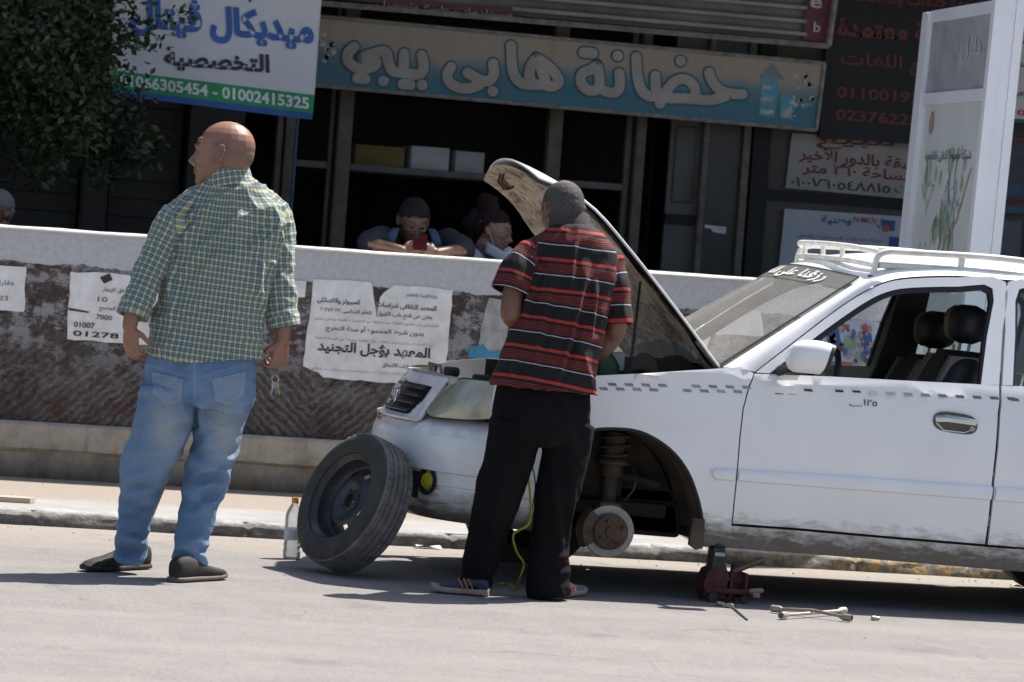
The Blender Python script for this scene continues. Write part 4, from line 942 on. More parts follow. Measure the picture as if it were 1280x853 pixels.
rq = [(rd[3][0] + .01, rd[3][1]), (rd[2][0] + .012, zt_)] + [(3.42, zt_ + .0), (3.75, zt_ + .0), (4.15, zt_ - .03), (4.22, zt_ - .1), (4.24, .72), (4.22, .5), (4.15, .42), (3.98, .36)] + ra[::-1][1:-1] + [(rd[5][0] + .01, rd[5][1] - .02), (rd[4][0] + .012, rd[4][1])]
quart = panel('rear_quarter', rq, M_CAR)
c_out = [(1424, 384), (1432, 440), (1434, 492)]
# ---- A pillar and roof skin
ap_o = [LS(906, 460), LS(955, 429), LS(1010, 394), LS(1050, 368.5), LS(1080, 349.5)]
gut = [LS(943.5, 465), LS(1001.5, 420), LS(1047.5, 385), LS(1079, 364.5), LS(1104, 353.2), LS(1135, 346.8), LS(1197, 344.8), LS(1260, 350), LS(1320, 353.5), LS(1382, 361), LS(1430, 383)]
gut = smooth_pts(gut, 4); ap_s = smooth_pts(ap_o, 4)
q = MB(); n_ = len(ap_s); na = 17
rings = []
for k in range(n_):
    (x0, z0), (x1, z1) = gut[min(k, na - 1)], ap_s[k]
    w0, w1 = S(x0, z0) + .004, S(x1, z1) + .035
    rings.append([(x0, w0 + .02, z0), (x0, w0, z0), (x0 * .7 + x1 * .3, w0 - .006, z0 * .7 + z1 * .3 + .004), (x0 * .3 + x1 * .7, (w0 + w1) / 2 - .012, z0 * .3 + z1 * .7 + .006), (x1, w1, z1), (x1 + .015, w1 + .012, z1 - .01)])
q.loft(rings, False, False); pil = q.build('windscreen_pillar', M_CAR, car, local=True, ang=50); mirror(pil)
WT = LS(1080, 349.5)                                 # windscreen top corner (near)
def header_x(f): return WT[0] - .10 * (1 - (2 * f - 1) ** 2)     # f across, 0 near .. 1 far
roofline = [p for p in gut if p[0] > WT[0] - .02]
def roof_pt(u, v):
    k = u * (len(roofline) - 1); i = min(int(k), len(roofline) - 2); f = k - i
    x = roofline[i][0] * (1 - f) + roofline[i + 1][0] * f; z = roofline[i][1] * (1 - f) + roofline[i + 1][1] * f
    s0 = S(x, z) + .004; e = 1 - abs(2 * v - 1)
    x += (header_x(v) - WT[0]) * (1 - u) ** 3 + .08 * u ** 4 * (1 - (2 * v - 1) ** 2)
    w_ = s0 + (CW - 2 * s0) * v
    crown = .055 * (1 - abs(2 * v - 1) ** 2.6) + .022 * min(1, e * 9) * (1 if u > .02 else .4)
    return (x, w_, z + crown)
q = MB(); q.grid(roof_pt, 40, 30); roof = q.build('roof', M_CAR, car, local=True)
q = MB(); q.grid(lambda u, v: tuple(np.array(roof_pt(u, .03 + .94 * v)) - np.array((0, 0, .03))), 12, 10); q.build('roof_lining', mat('roof_lining_cloth', (0.14, .135, .125), .9), roof, local=True)
# C pillar, rear screen, boot
cp = []
for (x0, z0), (x1, z1) in (((roofline[-1][0], roofline[-1][1]), (roofline[-1][0] + .16, roofline[-1][1] + .0)), ((LS(1432, 440)[0], LS(1432, 440)[1]), (roofline[-1][0] + .34, LS(1432, 440)[1])), ((LS(1434, 493)[0], zt_), (3.72, zt_))):
    cp.append([(x0, S(x0, z0) + .02, z0), (x0, S(x0, z0), z0), (x1, S(x1, z1) + .03, z1), (x1, S(x1, z1) + .06, z1)])
q = MB(); q.loft(cp, False, False); mirror(q.build('rear_pillar', M_CAR, car, local=True))
q = MB(); q.grid(lambda u, v: (cp[0][2][0] - .02 + (3.72 - cp[0][2][0] + .03) * u + .08 * math.sin(v * math.pi), (cp[0][2][1] + .02) * (1 - u) + (cp[2][2][1]) * u + (CW - 2 * ((cp[0][2][1] + .02) * (1 - u) + cp[2][2][1] * u)) * v, cp[0][2][2] + .04 * math.sin(v * math.pi) * (1 - u) + (zt_ - cp[0][2][2]) * u), 6, 10); q.build('rear_screen', M_GLASS, car, local=True)
q = MB(); q.grid(lambda u, v: (3.70 + .5 * u + .02 * math.sin(v * math.pi), (.03 + .06 * u) + (CW - 2 * (.03 + .06 * u)) * v, zt_ + .03 * math.sin(v * math.pi) - .03 * u ** 2), 8, 10); q.grid(lambda u, v: (4.2 + .05 * math.sin(v * math.pi), .1 + (CW - .2) * v, zt_ - .03 - (zt_ - .5) * u), 4, 10); q.build('boot_lid', M_CAR, car, local=True)
q = MB(); q.loft([[(3.98 + .0, S(3.98, .4), z_), (4.2, S(4.2, .5) - .01, z_), (4.3, .4, z_), (4.33, CW / 2, z_), (4.3, CW - .4, z_), (4.2, CW - S(4.2, .5) + .01, z_), (3.98, CW - S(3.98, .4), z_)] for z_ in (.33, .36, .56, .6)], False, False); q.build('rear_bumper', M_CAR, car, local=True)
for dy in (0, 1):
    q = MB(); q.box((4.215, .1 if not dy else CW - .32, .66), (4.27, .32 if not dy else CW - .1, .9), .02); q.build('tail_light', mat('tail_red', (.3, .01, .01), .2), car, local=True)
# far side: mirrored
for o in (fend, door, rdoor, quart, sill): 
    m_ = mirror(o)
# ---- windscreen
wsN = smooth_pts(ap_o, 6)
def ws_pt(u, v, off=0.0):
    k = v * (len(wsN) - 1); i = min(int(k), len(wsN) - 2); f = k - i
    x = wsN[i][0] * (1 - f) + wsN[i + 1][0] * f; z = wsN[i][1] * (1 - f) + wsN[i + 1][1] * f
    s0 = S(x, z) + .04; bow = 1 - (2 * u - 1) ** 2
    return (x - (.17 - .06 * v) * bow + off * .55, s0 + (CW - 2 * s0) * u, z + .004 + .028 * bow * v - off * .83)
q = MB(); q.grid(ws_pt, 24, 14); ws = q.build('windscreen', M_WS, car, local=True)
q = MB(); q.grid(lambda u, v: ws_pt(.01 + .98 * u, .985 + .03 * v, -.003), 20, 1); q.grid(lambda u, v: ws_pt(.006 + .012 * u, v, -.003), 1, 14); q.grid(lambda u, v: ws_pt(.982 + .012 * u, v, -.003), 1, 14); q.build('windscreen_seal', M_SEAL, ws, local=True)
mt, t, b = nodes('windscreen_tint'); b.inputs['Base Color'].default_value = (.15, .15, .14, 1); b.inputs['Roughness'].default_value = .35
q = MB(); q.grid(lambda u, v: ws_pt(.02 + .96 * u, .80 + .185 * v, -.002), 20, 2); q.build('sun_strip', MATS['windscreen_tint'], ws, local=True)
v_, f_ = glyphs('رزقنا على الله', .03); lo, hi = v_[:, :2].min(0), v_[:, :2].max(0)
q = MB()
q.v = []; q.f = []; q.mi = []
q.add([ws_pt(.14 + .54 * (1 - (p[0] - lo[0]) / (hi[0] - lo[0])), .81 + .14 * (p[1] - lo[1]) / (hi[1] - lo[1]), -.006) for p in v_], f_); q.build('screen_lettering', mat('sticker_white', (.62, .62, .62), .6), ws, local=True, smooth=False)
# ---- front end: bumper, headlights, grille
plan_full = PLAN + [(x, CW - w_) for x, w_ in PLAN[-2::-1]]
pl_s = np.array(smooth_pts(plan_full, 6)); sl = np.concatenate([[0], np.cumsum(np.linalg.norm(np.diff(pl_s, axis=0), axis=1))]); SL = sl[-1]
def plan_at(s):
    x, w_ = np.interp(s, sl, pl_s[:, 0]), np.interp(s, sl, pl_s[:, 1])
    d = 0.01; dx, dw = np.interp(min(s + d, SL), sl, pl_s[:, 0]) - np.interp(max(s - d, 0), sl, pl_s[:, 0]), np.interp(min(s + d, SL), sl, pl_s[:, 1]) - np.interp(max(s - d, 0), sl, pl_s[:, 1])
    n_ = np.array((-dw, dx)); n_ = n_ / (np.linalg.norm(n_) + 1e-9)     # outward
    return x, w_, n_
def front(s, z, out=0.0):
    x, w_, n_ = plan_at(s); return (x + n_[0] * out, w_ + n_[1] * out, z)
def s_of_w(w0):
    for s in np.linspace(0, SL, 2000):
        if plan_at(s)[1] >= w0: return s
    return SL
bprof = [(.255, -.07), (.27, -.035), (.30, -.012), (.345, 0), (.382, 0), (.386, -.013), (.398, -.013), (.402, 0), (.452, .0), (.458, .014), (.52, .02), (.585, .017), (.615, .005), (.645, -.03), (.668, -.07), (.675, -.10)]
s0_ = s_of_w(.018)
q = MB(); nn = 90
q.loft([[front(s0_ + (SL - 2 * s0_) * k / nn, z + .008 * 0, o_) for z, o_ in bprof] for k in range(nn + 1)], False, False)
bump_ = q.build('front_bumper', M_CAR, car, local=True, ang=30)
sfog = s_of_w(.30)
for sg in (sfog, SL - sfog):
    x, w_, n_ = plan_at(sg); ax_ = np.array((n_[0], n_[1], 0))
    q = MB(); q.lathe([(.056, .004), (.059, .010), (.043, .012), (.037, -.02), (.0, -.03)], (x, w_, .412), ax_, 24, False); fg = q.build('fog_lamp', M_BLK, bump_, local=True)
    q = MB(); q.lathe([(.036, .006), (.03, .016), (.016, .021), (.0, .023)], (x, w_, .412), ax_, 20); q.build('yellow_lens', mat('amber_yellow', (.40, .36, .015), .3), fg, local=True)
q = MB(); sa, sb = s_of_w(.36), s_of_w(1.29)
q.loft([[front(sa + (sb - sa) * k / 20, z, .006 if abs(k - 10) < 10 else .0) for z in (.335, .34, .44, .445)] for k in range(21)], False, False); q.build('lower_intake', M_BLK, bump_, local=True)
q = MB(); q.loft([[front(s_of_w(.5) + (s_of_w(1.15) - s_of_w(.5)) * k / 16, z, -.02 + (z - .6) * -.1) for z in (.60, .66)] for k in range(17)], False, False); q.build('bumper_gap', M_BLK, bump_, local=True)
q = MB(); sg0, sg1 = s_of_w(.98), s_of_w(1.25); q.loft([[front(sg0 + (sg1 - sg0) * k / 4, z, .004) for z in (.612, .64)] for k in range(5)], False, False); q.build('orange_marker', mat('orange_plastic', (.5, .12, .03), .4), bump_, local=True)
# headlamp: swept back over the corner
sA, sB = s_of_w(.075), s_of_w(.435)
mt, t, b = nodes('yellowed_lens'); v = coord(t)
c1 = ramp(t, noise(t, v, 7, 4, .6), [(.3, (0.34, .33, .25)), (.7, (0.52, .51, .41))])
t.links.new(c1, b.inputs['Base Color']); b.inputs['Roughness'].default_value = .22; b.inputs['Coat Weight'].default_value = .6; b.inputs['Metallic'].default_value = .25
def lamp_pt(u, v, out=0.0):
    s = sA + (sB - sA) * u; x, w_, n_ = plan_at(s)
    zlo = .682 - .012 * u + .03 * (1 - u) ** 6 + .02 * max(0, u - .85) / .15; zhi = .846 - .006 * u - .022 * max(0, u - .7) / .3
    z = zlo + (zhi - zlo) * v
    back = (.015 + .085 * u ** .8) * v ** 1.2 
    belly = .022 * math.sin(math.pi * min(1, v * 1.0)) * math.sin(math.pi * u) ** .5 + out - .012 * ((2 * u - 1) ** 8)
    return (x + back + n_[0] * (belly - .03), w_ + n_[1] * (belly - .012), z)
q = MB(); q.grid(lamp_pt, 24, 16); hl = q.build('headlamp', MATS['yellowed_lens'], car, local=True)
q = MB(); bd = [(u, 0) for u in np.linspace(0, 1, 25)] + [(1, v) for v in np.linspace(0, 1, 17)] + [(u, 1) for u in np.linspace(1, 0, 25)] + [(0, v) for v in np.linspace(1, 0, 17)]
q.tube([lamp_pt(u, v, -.004) for u, v in bd], .005, 6); q.build('lamp_seal', M_SEAL, hl, local=True)
mirror(hl)
# white front panel round the grille, leaning back
sG0, sG1 = s_of_w(.44), SL - s_of_w(.44)
def nose_pt(u, z, out=0.0):
    s = sG0 + (sG1 - sG0) * u; x, w_, n_ = plan_at(s)
    f = (z - .655) / .17; return (x - .0 + .015 + .10 * max(f, -.3) ** 1.0 * (1 if f > 0 else .4) - out, w_, z)
q = MB(); NZ = [.648, .655, .68, .72, .76, .80, .825, .836]
def in_grille(u, z): return .13 < u < .87 and .665 < z < .795
q.grid(lambda u, v: nose_pt(u, NZ[0] + (NZ[-1] - NZ[0]) * v, .02 * (1 if v < .06 else 0)), 60, 30)
keep = [f for f in q.f if not (lambda c: abs(c[1] - CW / 2) < .305 - .05 * max(0, (.73 - c[2]) / .07) and .668 < c[2] < .795)(np.mean([q.v[i] for i in f], 0))]
q.f = keep; q.mi = [0] * len(keep); nose = q.build('front_panel', M_CAR, car, local=True)
sm = nose.modifiers.new('thickness', 'SOLIDIFY'); sm.thickness = .015
q = MB(); q.grid(lambda u, v: nose_pt(.1 + .8 * u, .655 + .15 * v, -.03), 20, 6); gr = q.build('grille', M_BLK, car, local=True)
for k in range(4):
    z = .682 + k * .032; q = MB(); pts = [nose_pt(u, z, .004) for u in np.linspace(.165 + .02 * (3 - k) * .5, .835 - .02 * (3 - k) * .5, 16)]; q.tube(pts, (.011, .0075), 8, side=(1, 0, 0)); q.build('grille_slat', mat('grille_grey', (.06, .062, .066), .35, metal=.4), gr, local=True)
q = MB(); cx_, cw_, cz_ = nose_pt(.5, .732, .022)
q.tube([(cx_ + .25 * c * .03, cw_ + .045 * a, cz_ + .03 * c) for a, c in [(math.cos(h), math.sin(h)) for h in np.linspace(0, 6.283, 25)]], .004, 6)
q.tube([(cx_, cw_ - .03, cz_ + .02), (cx_, cw_, cz_ - .024), (cx_, cw_ + .03, cz_ + .02)], .005, 6); q.build('emblem', M_CHR, gr, local=True)
# ---- engine bay
bay = MB(); bay.box((.30, .42, .40), (1.28, CW - .42, .44)); bay.box((1.2, .10, .44), (1.26, CW - .10, .96)); bay.box((.55, .20, .72), (1.26, .22, .90)); bay.box((.55, CW - .22, .72), (1.26, CW - .20, .90))
bay.build('engine_bay', M_UND, car, local=True)
q = MB(); q.box((.175, .34, .80), (.235, CW - .34, .838), .008); q.box((.24, .16, .72), (.36, .36, .775), .01); q.box((.24, CW - .36, .72), (.36, CW - .16, .775), .01); q.build('slam_panel', mat('dirty_cream_paint', (.52, .48, .41), .5, var=.3, scale=12), car, local=True)
for bx_ in (((.20, .62, .835), (.26, .69, .875)), ((.26, .34, .775), (.33, .40, .862))):
    q = MB(); q.box(*bx_, .012); q.build('latch_bracket', M_BLK, car, local=True)
q = MB(); q.tube([(.21, .75, .84), (.2, .75, .872), (.2, .98, .872), (.21, .98, .84)], .006, 6); q.build('latch_loop', M_METAL, car, local=True)
q = MB(); q.box((.5, .5, .44), (1.0, 1.15, .76), .03); q.box((.55, .55, .76), (.95, 1.1, .83), .02); q.build('engine_block', mat('engine_alloy', (.10, .09, .08), .6, metal=.3, var=.5, scale=15), car, local=True)
q = MB(); rings = []
for x in np.linspace(1.0, 1.26, 8):
    rings.append([(x, .44 + .24 * math.cos(h), .925 + (.075 + .015 * math.sin(x * 40)) * max(-.9, math.sin(h))) for h in np.linspace(0, 6.283, 18, endpoint=False)])
q.loft(rings); q.build('air_box', M_BLK, car, local=True)
q = MB()
for (a, c, e, r) in (((.6, .3, .80), (.85, .35, .90), (1.05, .5, .92), .022), ((.45, .4, .76), (.7, .7, .84), (1.1, .8, .92), .018), ((.5, .25, .76), (.7, .22, .84), (.95, .3, .88), .014)):
    q.tube(smooth_pts([a, c, e], 6), r, 8)
q.build('hoses', M_BLK, car, local=True)
q = MB(); q.box((.46, 1.1, .5), (.70, 1.36, .80), .012); q.build('battery', M_BLK, car, local=True)
# ---- bonnet
Hn, Tn = np.array([1.23, .10, .985]), np.array([.50, .17, 1.735])
hdir = Tn - Hn; hdir[1] = 0; hl_ = np.linalg.norm(hdir); hdir /= hl_; hn = np.array([hdir[2], 0, -hdir[0]])       # hn points up-back (the painted side)
if hn[0] < 0: hn = -hn
def bon_pt(a, c, out=0.0):
    """a: 0 hinge .. 1 front edge, c: across 0 near .. 1 far"""
    e = abs(2 * c - 1)
    ins = .085 + .05 * a ** 2 + (.20 * max(0, a - .72) ** 1.5 / .15)
    w_ = ins + (CW - 2 * ins) * c
    ln = hl_ * (1.0 + .075 * (1 - e ** 2.2)) * a
    sag = .012 * math.sin(a * math.pi) + .022 * (1 - e ** 2) - .06 * max(0, (a - .78) / .22) ** 2
    p = Hn + hdir * ln; return np.array([p[0], w_, p[2]]) + hn * (sag + out)
q = MB(); q.grid(lambda a, c: bon_pt(a, c), 30, 30); hood = q.build('bonnet', M_CAR, car, local=True)
mt, t, b = nodes('bonnet_underside'); v = coord(t)
n1 = noise(t, v, 5, 6, .7, .6); n2 = noise(t, v, 22, 4, .7)
c1 = ramp(t, n1, [(.25, (.22, .16, .11)), (.45, (.45, .37, .285)), (.7, (.64, .56, .46))]); c1 = mix(t, ramp(t, n2, [(.48, 0), (.62, .75)]), c1, (.11, .075, .05))
c1 = mix(t, ramp(t, noise(t, v, 3.2, 7, .78), [(.55, 0), (.64, .8)]), c1, (.13, .085, .05))
t.links.new(c1, b.inputs['Base Color']); b.inputs['Roughness'].default_value = .8; bump(t, b, n1, .4, .02)
M_BU = MATS['bonnet_underside']
q = MB()
def und(a, c):
    e = min(a, 1 - a) * 3.0; f = min(c, 1 - c) * 3.4
    rim = 1 if min(e, f) > .18 else 0
    rib = max(math.exp(-((c - .5 - .28 * (a - .5)) / .05) ** 2), math.exp(-((c - .5 + .28 * (a - .5)) / .05) ** 2), math.exp(-((a - .52) / .06) ** 2)) if rim else 1
    return bon_pt(.005 + .99 * a, .008 + .984 * c, -.010 - .024 * rib - .006 * mnoise.noise(Vector((a * 7, c * 7, 0))))
q.grid(und, 44, 44); q.build('inner_frame', M_BU, hood, local=True)
rim = [(0, c) for c in np.linspace(0, 1, 20)] + [(a, 1) for a in np.linspace(0, 1, 20)] + [(1, c) for c in np.linspace(1, 0, 20)] + [(a, 0) for a in np.linspace(1, 0, 20)]
q = MB(); q.tube([bon_pt(a, c, -.006) for a, c in rim], (.0055, .0055), 8); q.build('bonnet_edge', M_CAR, hood, local=True)
q = MB(); lt = bon_pt(.95, .6, -.055); q.tube([lt, lt - hn * .03 - hdir * .02, lt - hn * .03 - hdir * .06, lt - hdir * .07], .006, 6); q.tube([lt + np.array((0, .06, 0)), lt + np.array((0, .06, 0)) - hn * .03 - hdir * .02, lt + np.array((0, .06, 0)) - hn * .03 - hdir * .06, lt + np.array((0, .06, 0)) - hdir * .07], .006, 6)
q.add([lt + np.array((0, -.01, 0)) - hn * .012, lt + np.array((0, .07, 0)) - hn * .012, lt + np.array((0, .07, 0)) - hn * .012 - hdir * .07, lt + np.array((0, -.01, 0)) - hn * .012 - hdir * .07], [(0, 1, 2, 3)]); q.build('latch', M_RUST, hood, local=True)
for c in (.03, .97):
    q = MB(); p = bon_pt(.02, c, -.01); q.tube([p + hdir * .12, p, p + np.array((.02, 0, -.05)), p + np.array((.07, 0, -.07))], (.008, .02), 8); q.build('hinge', mat('hinge_grey', (.28, .27, .26), .6), hood, local=True)
pr0, pr1 = np.array([*Lc(787, 468, .2)]), np.array([*Lc(800, 356, .30)])
q = MB(); q.tube(smooth_pts([(pr0[0], .2, pr0[1] - .05), (pr0[0] + .012, .23, (pr0[1] + pr1[1]) / 2), (pr1[0], .30, pr1[1] + .01)], 5), .006, 8); q.build('prop_rod', M_BLK, car, local=True)
# ---- wheel well, hub, brake
for side in (0, 1):
    q = MB(); ar = smooth_pts(arch, 3); n_ = len(ar)
    q.loft([[(p[0], S(p[0], p[1]) + .005, p[1]) for p in ar], [(p[0] * .985 + XH * .015, .12, p[1] * .985 + .3 * .015) for p in ar], [(p[0] * .97 + XH * .03, .36, p[1] * .97 + .01) for p in ar]], False, False)
    cx_ = [(p[0] * .97 + XH * .03, .36, p[1] * .97 + .01) for p in ar]; pass
    ln_ = q.build('wheel_liner', M_LINER, car, local=True, ang=60)
    q = MB(); iw = [(p[0], p[1] + .06, p[2] + .003) for p in cx_]; iw += [(iw[-1][0], iw[-1][1], .27), (iw[0][0], iw[0][1], .27)]; q.add(iw, [tuple(range(len(iw)))])
    q.tube([(XH - .02, .40, .66), (XH + .0, .36, .40)], [.13, .10], 16); q.box((XH - .26, .34, .33), (XH + .30, .41, .39), .012); q.tube([(XH - .28, .33, .50), (XH - .05, .35, .52), (XH + .25, .33, .47)], .018, 8); q.build('inner_wall', M_UND, ln_, local=True)
    if side == 0:
        x1, z1 = LS(879.5, 664); x2, z2 = LS(856, 664); q = MB()
        q.prism([(x1 - .005, .012, z1 + .05), (x1 - .002, .012, z1 - .07), (x1 - .03, .012, z1 - .078), (x1 - .06, .012, z1 - .06), (x1 - .055, .012, z1 + .05)], (0, .03, 0)); q.build('mud_flap', M_LINER, ln_, local=True)
        hub = ln_
    else: ln_.scale = (1, -1, 1); ln_.location = (0, CW, 0)
# brake disc faces the camera
q = MB(); dw = .075
q.lathe([(.001, .012), (.018, .012), (.020, .006), (.05, .006), (.071, .004), (.073, -.004), (.075, -.032), (.078, -.034), (.106, -.034), (.107, -.038), (.107, -.054), (.1, -.056), (.001, -.056)], (XH, dw, ZH), (0, -1, 0), 48, False)
disc = q.build('brake_disc', mat('disc_steel', (.27, .26, .25), .45, metal=.75, var=.2, scale=40), car, local=True, ang=30)
q = MB(); q.lathe([(.0, .0165), (.024, .0165), (.026, .009), (.052, .0085), (.0705, .0065), (.0725, .0035)], (XH, dw, ZH), (0, -1, 0), 40, False); hb = q.build('hub_hat', M_RUST, disc, local=True, ang=30)
for k in range(4):
    h = k * math.pi / 2 + .5; q = MB(); q.lathe([(.006, 0), (.006, .03), (.004, .032), (0, .032)], (XH + .05 * math.cos(h), dw - .006, ZH + .05 * math.sin(h)), (0, -1, 0), 10); q.build('wheel_stud', M_RUST, hb, local=True)
q = MB(); rings = []
for h in np.linspace(2.35, 3.75, 10):
    ca, sa_ = math.cos(h), math.sin(h)
    rings.append([(XH + ca * r, w_, ZH + sa_ * r) for r, w_ in ((.072, dw + .005), (.118, dw + .0), (.128, dw + .03), (.128, dw + .085), (.115, dw + .1), (.072, dw + .095))])
q.loft(rings); q.build('brake_caliper', M_RUST, disc, local=True)
q = MB(); q.tube([(XH, .2, ZH - .02), (XH + .01, .21, ZH + .12), (XH + .02, .22, ZH + .40)], (.03, .03), 14); q.tube([(XH + .014, .215, ZH + .22), (XH + .02, .22, ZH + .40)], .045, 14); q.lathe([(.07, 0), (.075, .012), (.07, .02), (.045, .03)], (XH + .018, .22, ZH + .27), (0, 0, 1), 20)
q.tube([(XH + .02 + .06 * math.cos(k * .7), .22 + .06 * math.sin(k * .7), ZH + .28 + k * .0042) for k in range(36)], .0065, 6); q.build('suspension_strut', mat('dusty_strut', (.055, .042, .031), .8, var=.4, scale=15, bmp=.3), car, local=True)
q = MB(); q.tube([(XH, .14, ZH - .03), (XH + .02, .4, ZH - .05), (XH + .05, .62, ZH - .02)], (.028, .022), 10); q.tube([(XH - .01, .13, ZH + .05), (XH - .04, .22, ZH + .02), (XH + .12, .5, ZH + .01)], .014, 8); q.box((XH - .05, .11, ZH - .09), (XH + .05, .19, ZH + .12), .02); q.build('steering_knuckle', M_RUST, car, local=True)
q = MB(); q.tube(smooth_pts([(XH + .06, .13, ZH + .13), (XH + .09, .11, ZH + .19), (XH + .085, .15, ZH + .27), (XH + .03, .2, ZH + .3)], 4), .006, 6); q.build('brake_hose', M_BLK, car, local=True)
# underbody: floor, sump, exhaust, subframe
q = MB(); q.box((1.22, .10, .26), (3.0, CW - .10, .34), .02); q.box((.45, .42, .25), (1.22, CW - .42, .40), .02); q.box((3.0, .12, .36), (4.2, CW - .12, .42)); q.build('underbody', M_UND, car, local=True)
# wheels: far front, both rear
mt, t, b = nodes('tyre_rubber'); v = coord(t)
c1 = ramp(t, noise(t, v, 12, 5, .7), [(.3, (.022, .021, .02)), (.7, (.055, .052, .048))]); t.links.new(c1, b.inputs['Base Color']); b.inputs['Roughness'].default_value = .75; bump(t, b, noise(t, v, 90, 3, .6), .15, .004)
M_TYRE = MATS['tyre_rubber']
M_TREAD = mat('dusty_tread', (.17, .163, .153), .95, var=.45, scale=12)
M_RIM = mat('steel_rim_paint', (.055, .057, .062), .42, metal=.5, var=.45, scale=14)
def wheel(root, c, axis, local, R=.287, W=.175, name='wheel', tread=True):
    """axis points out of the outer face"""
    ax_ = np.array(axis, float) / np.linalg.norm(axis); c = np.array(c, float)
    a = np.array([0, 0, 1.0]); u = a - ax_ * a.dot(ax_); u /= np.linalg.norm(u); v2 = np.cross(ax_, u)
    r0 = .188
    prof = [(r0, W * .40), (r0 + .007, W * .47), (r0 + .02, W * .495), (r0 + .042, W * .505), (R - .036, W * .49), (R - .02, W * .455), (R - .009, W * .40)]
    treads = [(R - .001, W * .37), (R, W * .30), (R + .001, W * .24), (R - .007, W * .235), (R - .007, W * .215), (R + .001, W * .21), (R + .002, W * .10), (R - .007, W * .095), (R - .007, W * .07), (R + .002, W * .065)]
    half = prof + treads; full = half + [(r, -h) for r, h in half[::-1]]
    q = MB(); nseg = 144 if tread else 48; rings = []
    for k in range(nseg):
        th = 2 * math.pi * k / nseg; d = u * math.cos(th) + v2 * math.sin(th); ring_ = []
        for i, (r, h) in enumerate(full):
            if tread and r > R - .004 and k % 3 == 0 and abs(h) > W * .09: r -= .0055 if abs(h) > W * .22 else .003
            ring_.append(c + d * r + ax_ * h)
        rings.append(ring_)
    rings.append(rings[0]); q.loft(rings, False, False)
    nf = len(full)
    if tread: q.mi = [1 if abs(full[i % (nf - 1)][1]) < W * .41 and abs(full[i % (nf - 1) + 1][1]) < W * .41 else 0 for i in range(len(q.f))]
    ty = q.build('tyre', [M_TYRE, M_TREAD], root, local=local, ang=30)
    q = MB(); rp = [(.190, W * .46), (.195, W * .445), (.187, W * .40), (.180, W * .34), (.172, W * .30), (.168, W * .10), (.158, W * .02), (.150, W * .0)]
    q.lathe([(r, h) for r, h in rp], c, ax_, 48, False); q.lathe([(.192, -W * .46), (.180, -W * .36), (.168, -W * .1), (.168, W * .1)], c, ax_, 48, False)
    # dished disc with eight vent holes
    n = 96; rs = [.151, .142, .132, .112, .100, .088, .072, .056, .044, .036, .030, .026, .002]; hs = [W * .02, W * .05, W * .09, W * .17, W * .205, W * .22, W * .20, W * .14, W * .13, W * .17, W * .17, W * .06, W * .06]
    vs = [c + (u * math.cos(2 * math.pi * k / n) + v2 * math.sin(2 * math.pi * k / n)) * r + ax_ * h for r, h in zip(rs, hs) for k in range(n)]
    fs = []
    for i in range(len(rs) - 1):
        for k in range(n):
            if i in (2,) and (k % 12) in (4, 5, 6): continue
            fs.append((i * n + k, i * n + (k + 1) % n, (i + 1) * n + (k + 1) % n, (i + 1) * n + k))
    q.add(vs, fs); rm = q.build('rim', M_RIM, root, local=local, ang=30)
    q = MB()
    for k in range(4):
        h = k * math.pi / 2 + .6; p = c + (u * math.cos(h) + v2 * math.sin(h)) * .05 + ax_ * W * .13; q.lathe([(.0085, 0), (.0085, .003), (.003, .003)], p, ax_, 10)
    q.build('bolt_holes', M_BLK, rm, local=local)
    return ty, rm
for c, ax_ in (((XH, CW - .10, ZH - .005), (0, 1, 0)), ((XR, .12, ZR), (0, -1, 0)), ((XR, CW - .12, ZR), (0, 1, 0))):
    wr = bpy.data.objects.new('road_wheel', None); COL.objects.link(wr); wr.parent = car; wr.empty_display_size = .1; ORG[wr.name] = np.zeros(3)
    wheel(wr, c, ax_, True, tread=False)
# ---- cabin
q = MB(); q.grid(lambda u, v: (1.22 + .42 * u, .09 + (CW - .18) * v, .945 - .03 * u ** 3 + .02 * math.sin(v * 9) ** 2 * u), 10, 16); q.add([(1.64, .09, .92), (1.64, CW - .09, .92), (1.58, CW - .09, .55), (1.58, .09, .55)], [(0, 1, 2, 3)]); q.build('dashboard', mat('dash_grey', (.055, .053, .05), .7), car, local=True)
q = MB(); swc = np.array([1.76, .42, .93]); q.tube([swc + np.array((.09 * math.sin(h) * .5, .185 * math.cos(h), .165 * math.sin(h))) for h in np.linspace(0, 6.283, 33)], .014, 8); q.tube([swc + np.array((-.02, -.17, 0)), swc, swc + np.array((-.02, .17, 0))], .018, 8); q.tube([swc, swc + np.array((-.2, 0, -.12))], .03, 8); q.build('steering_wheel', M_BLK, car, local=True)
def headrest_at(px, py, w_): return Lc(px, py, w_)
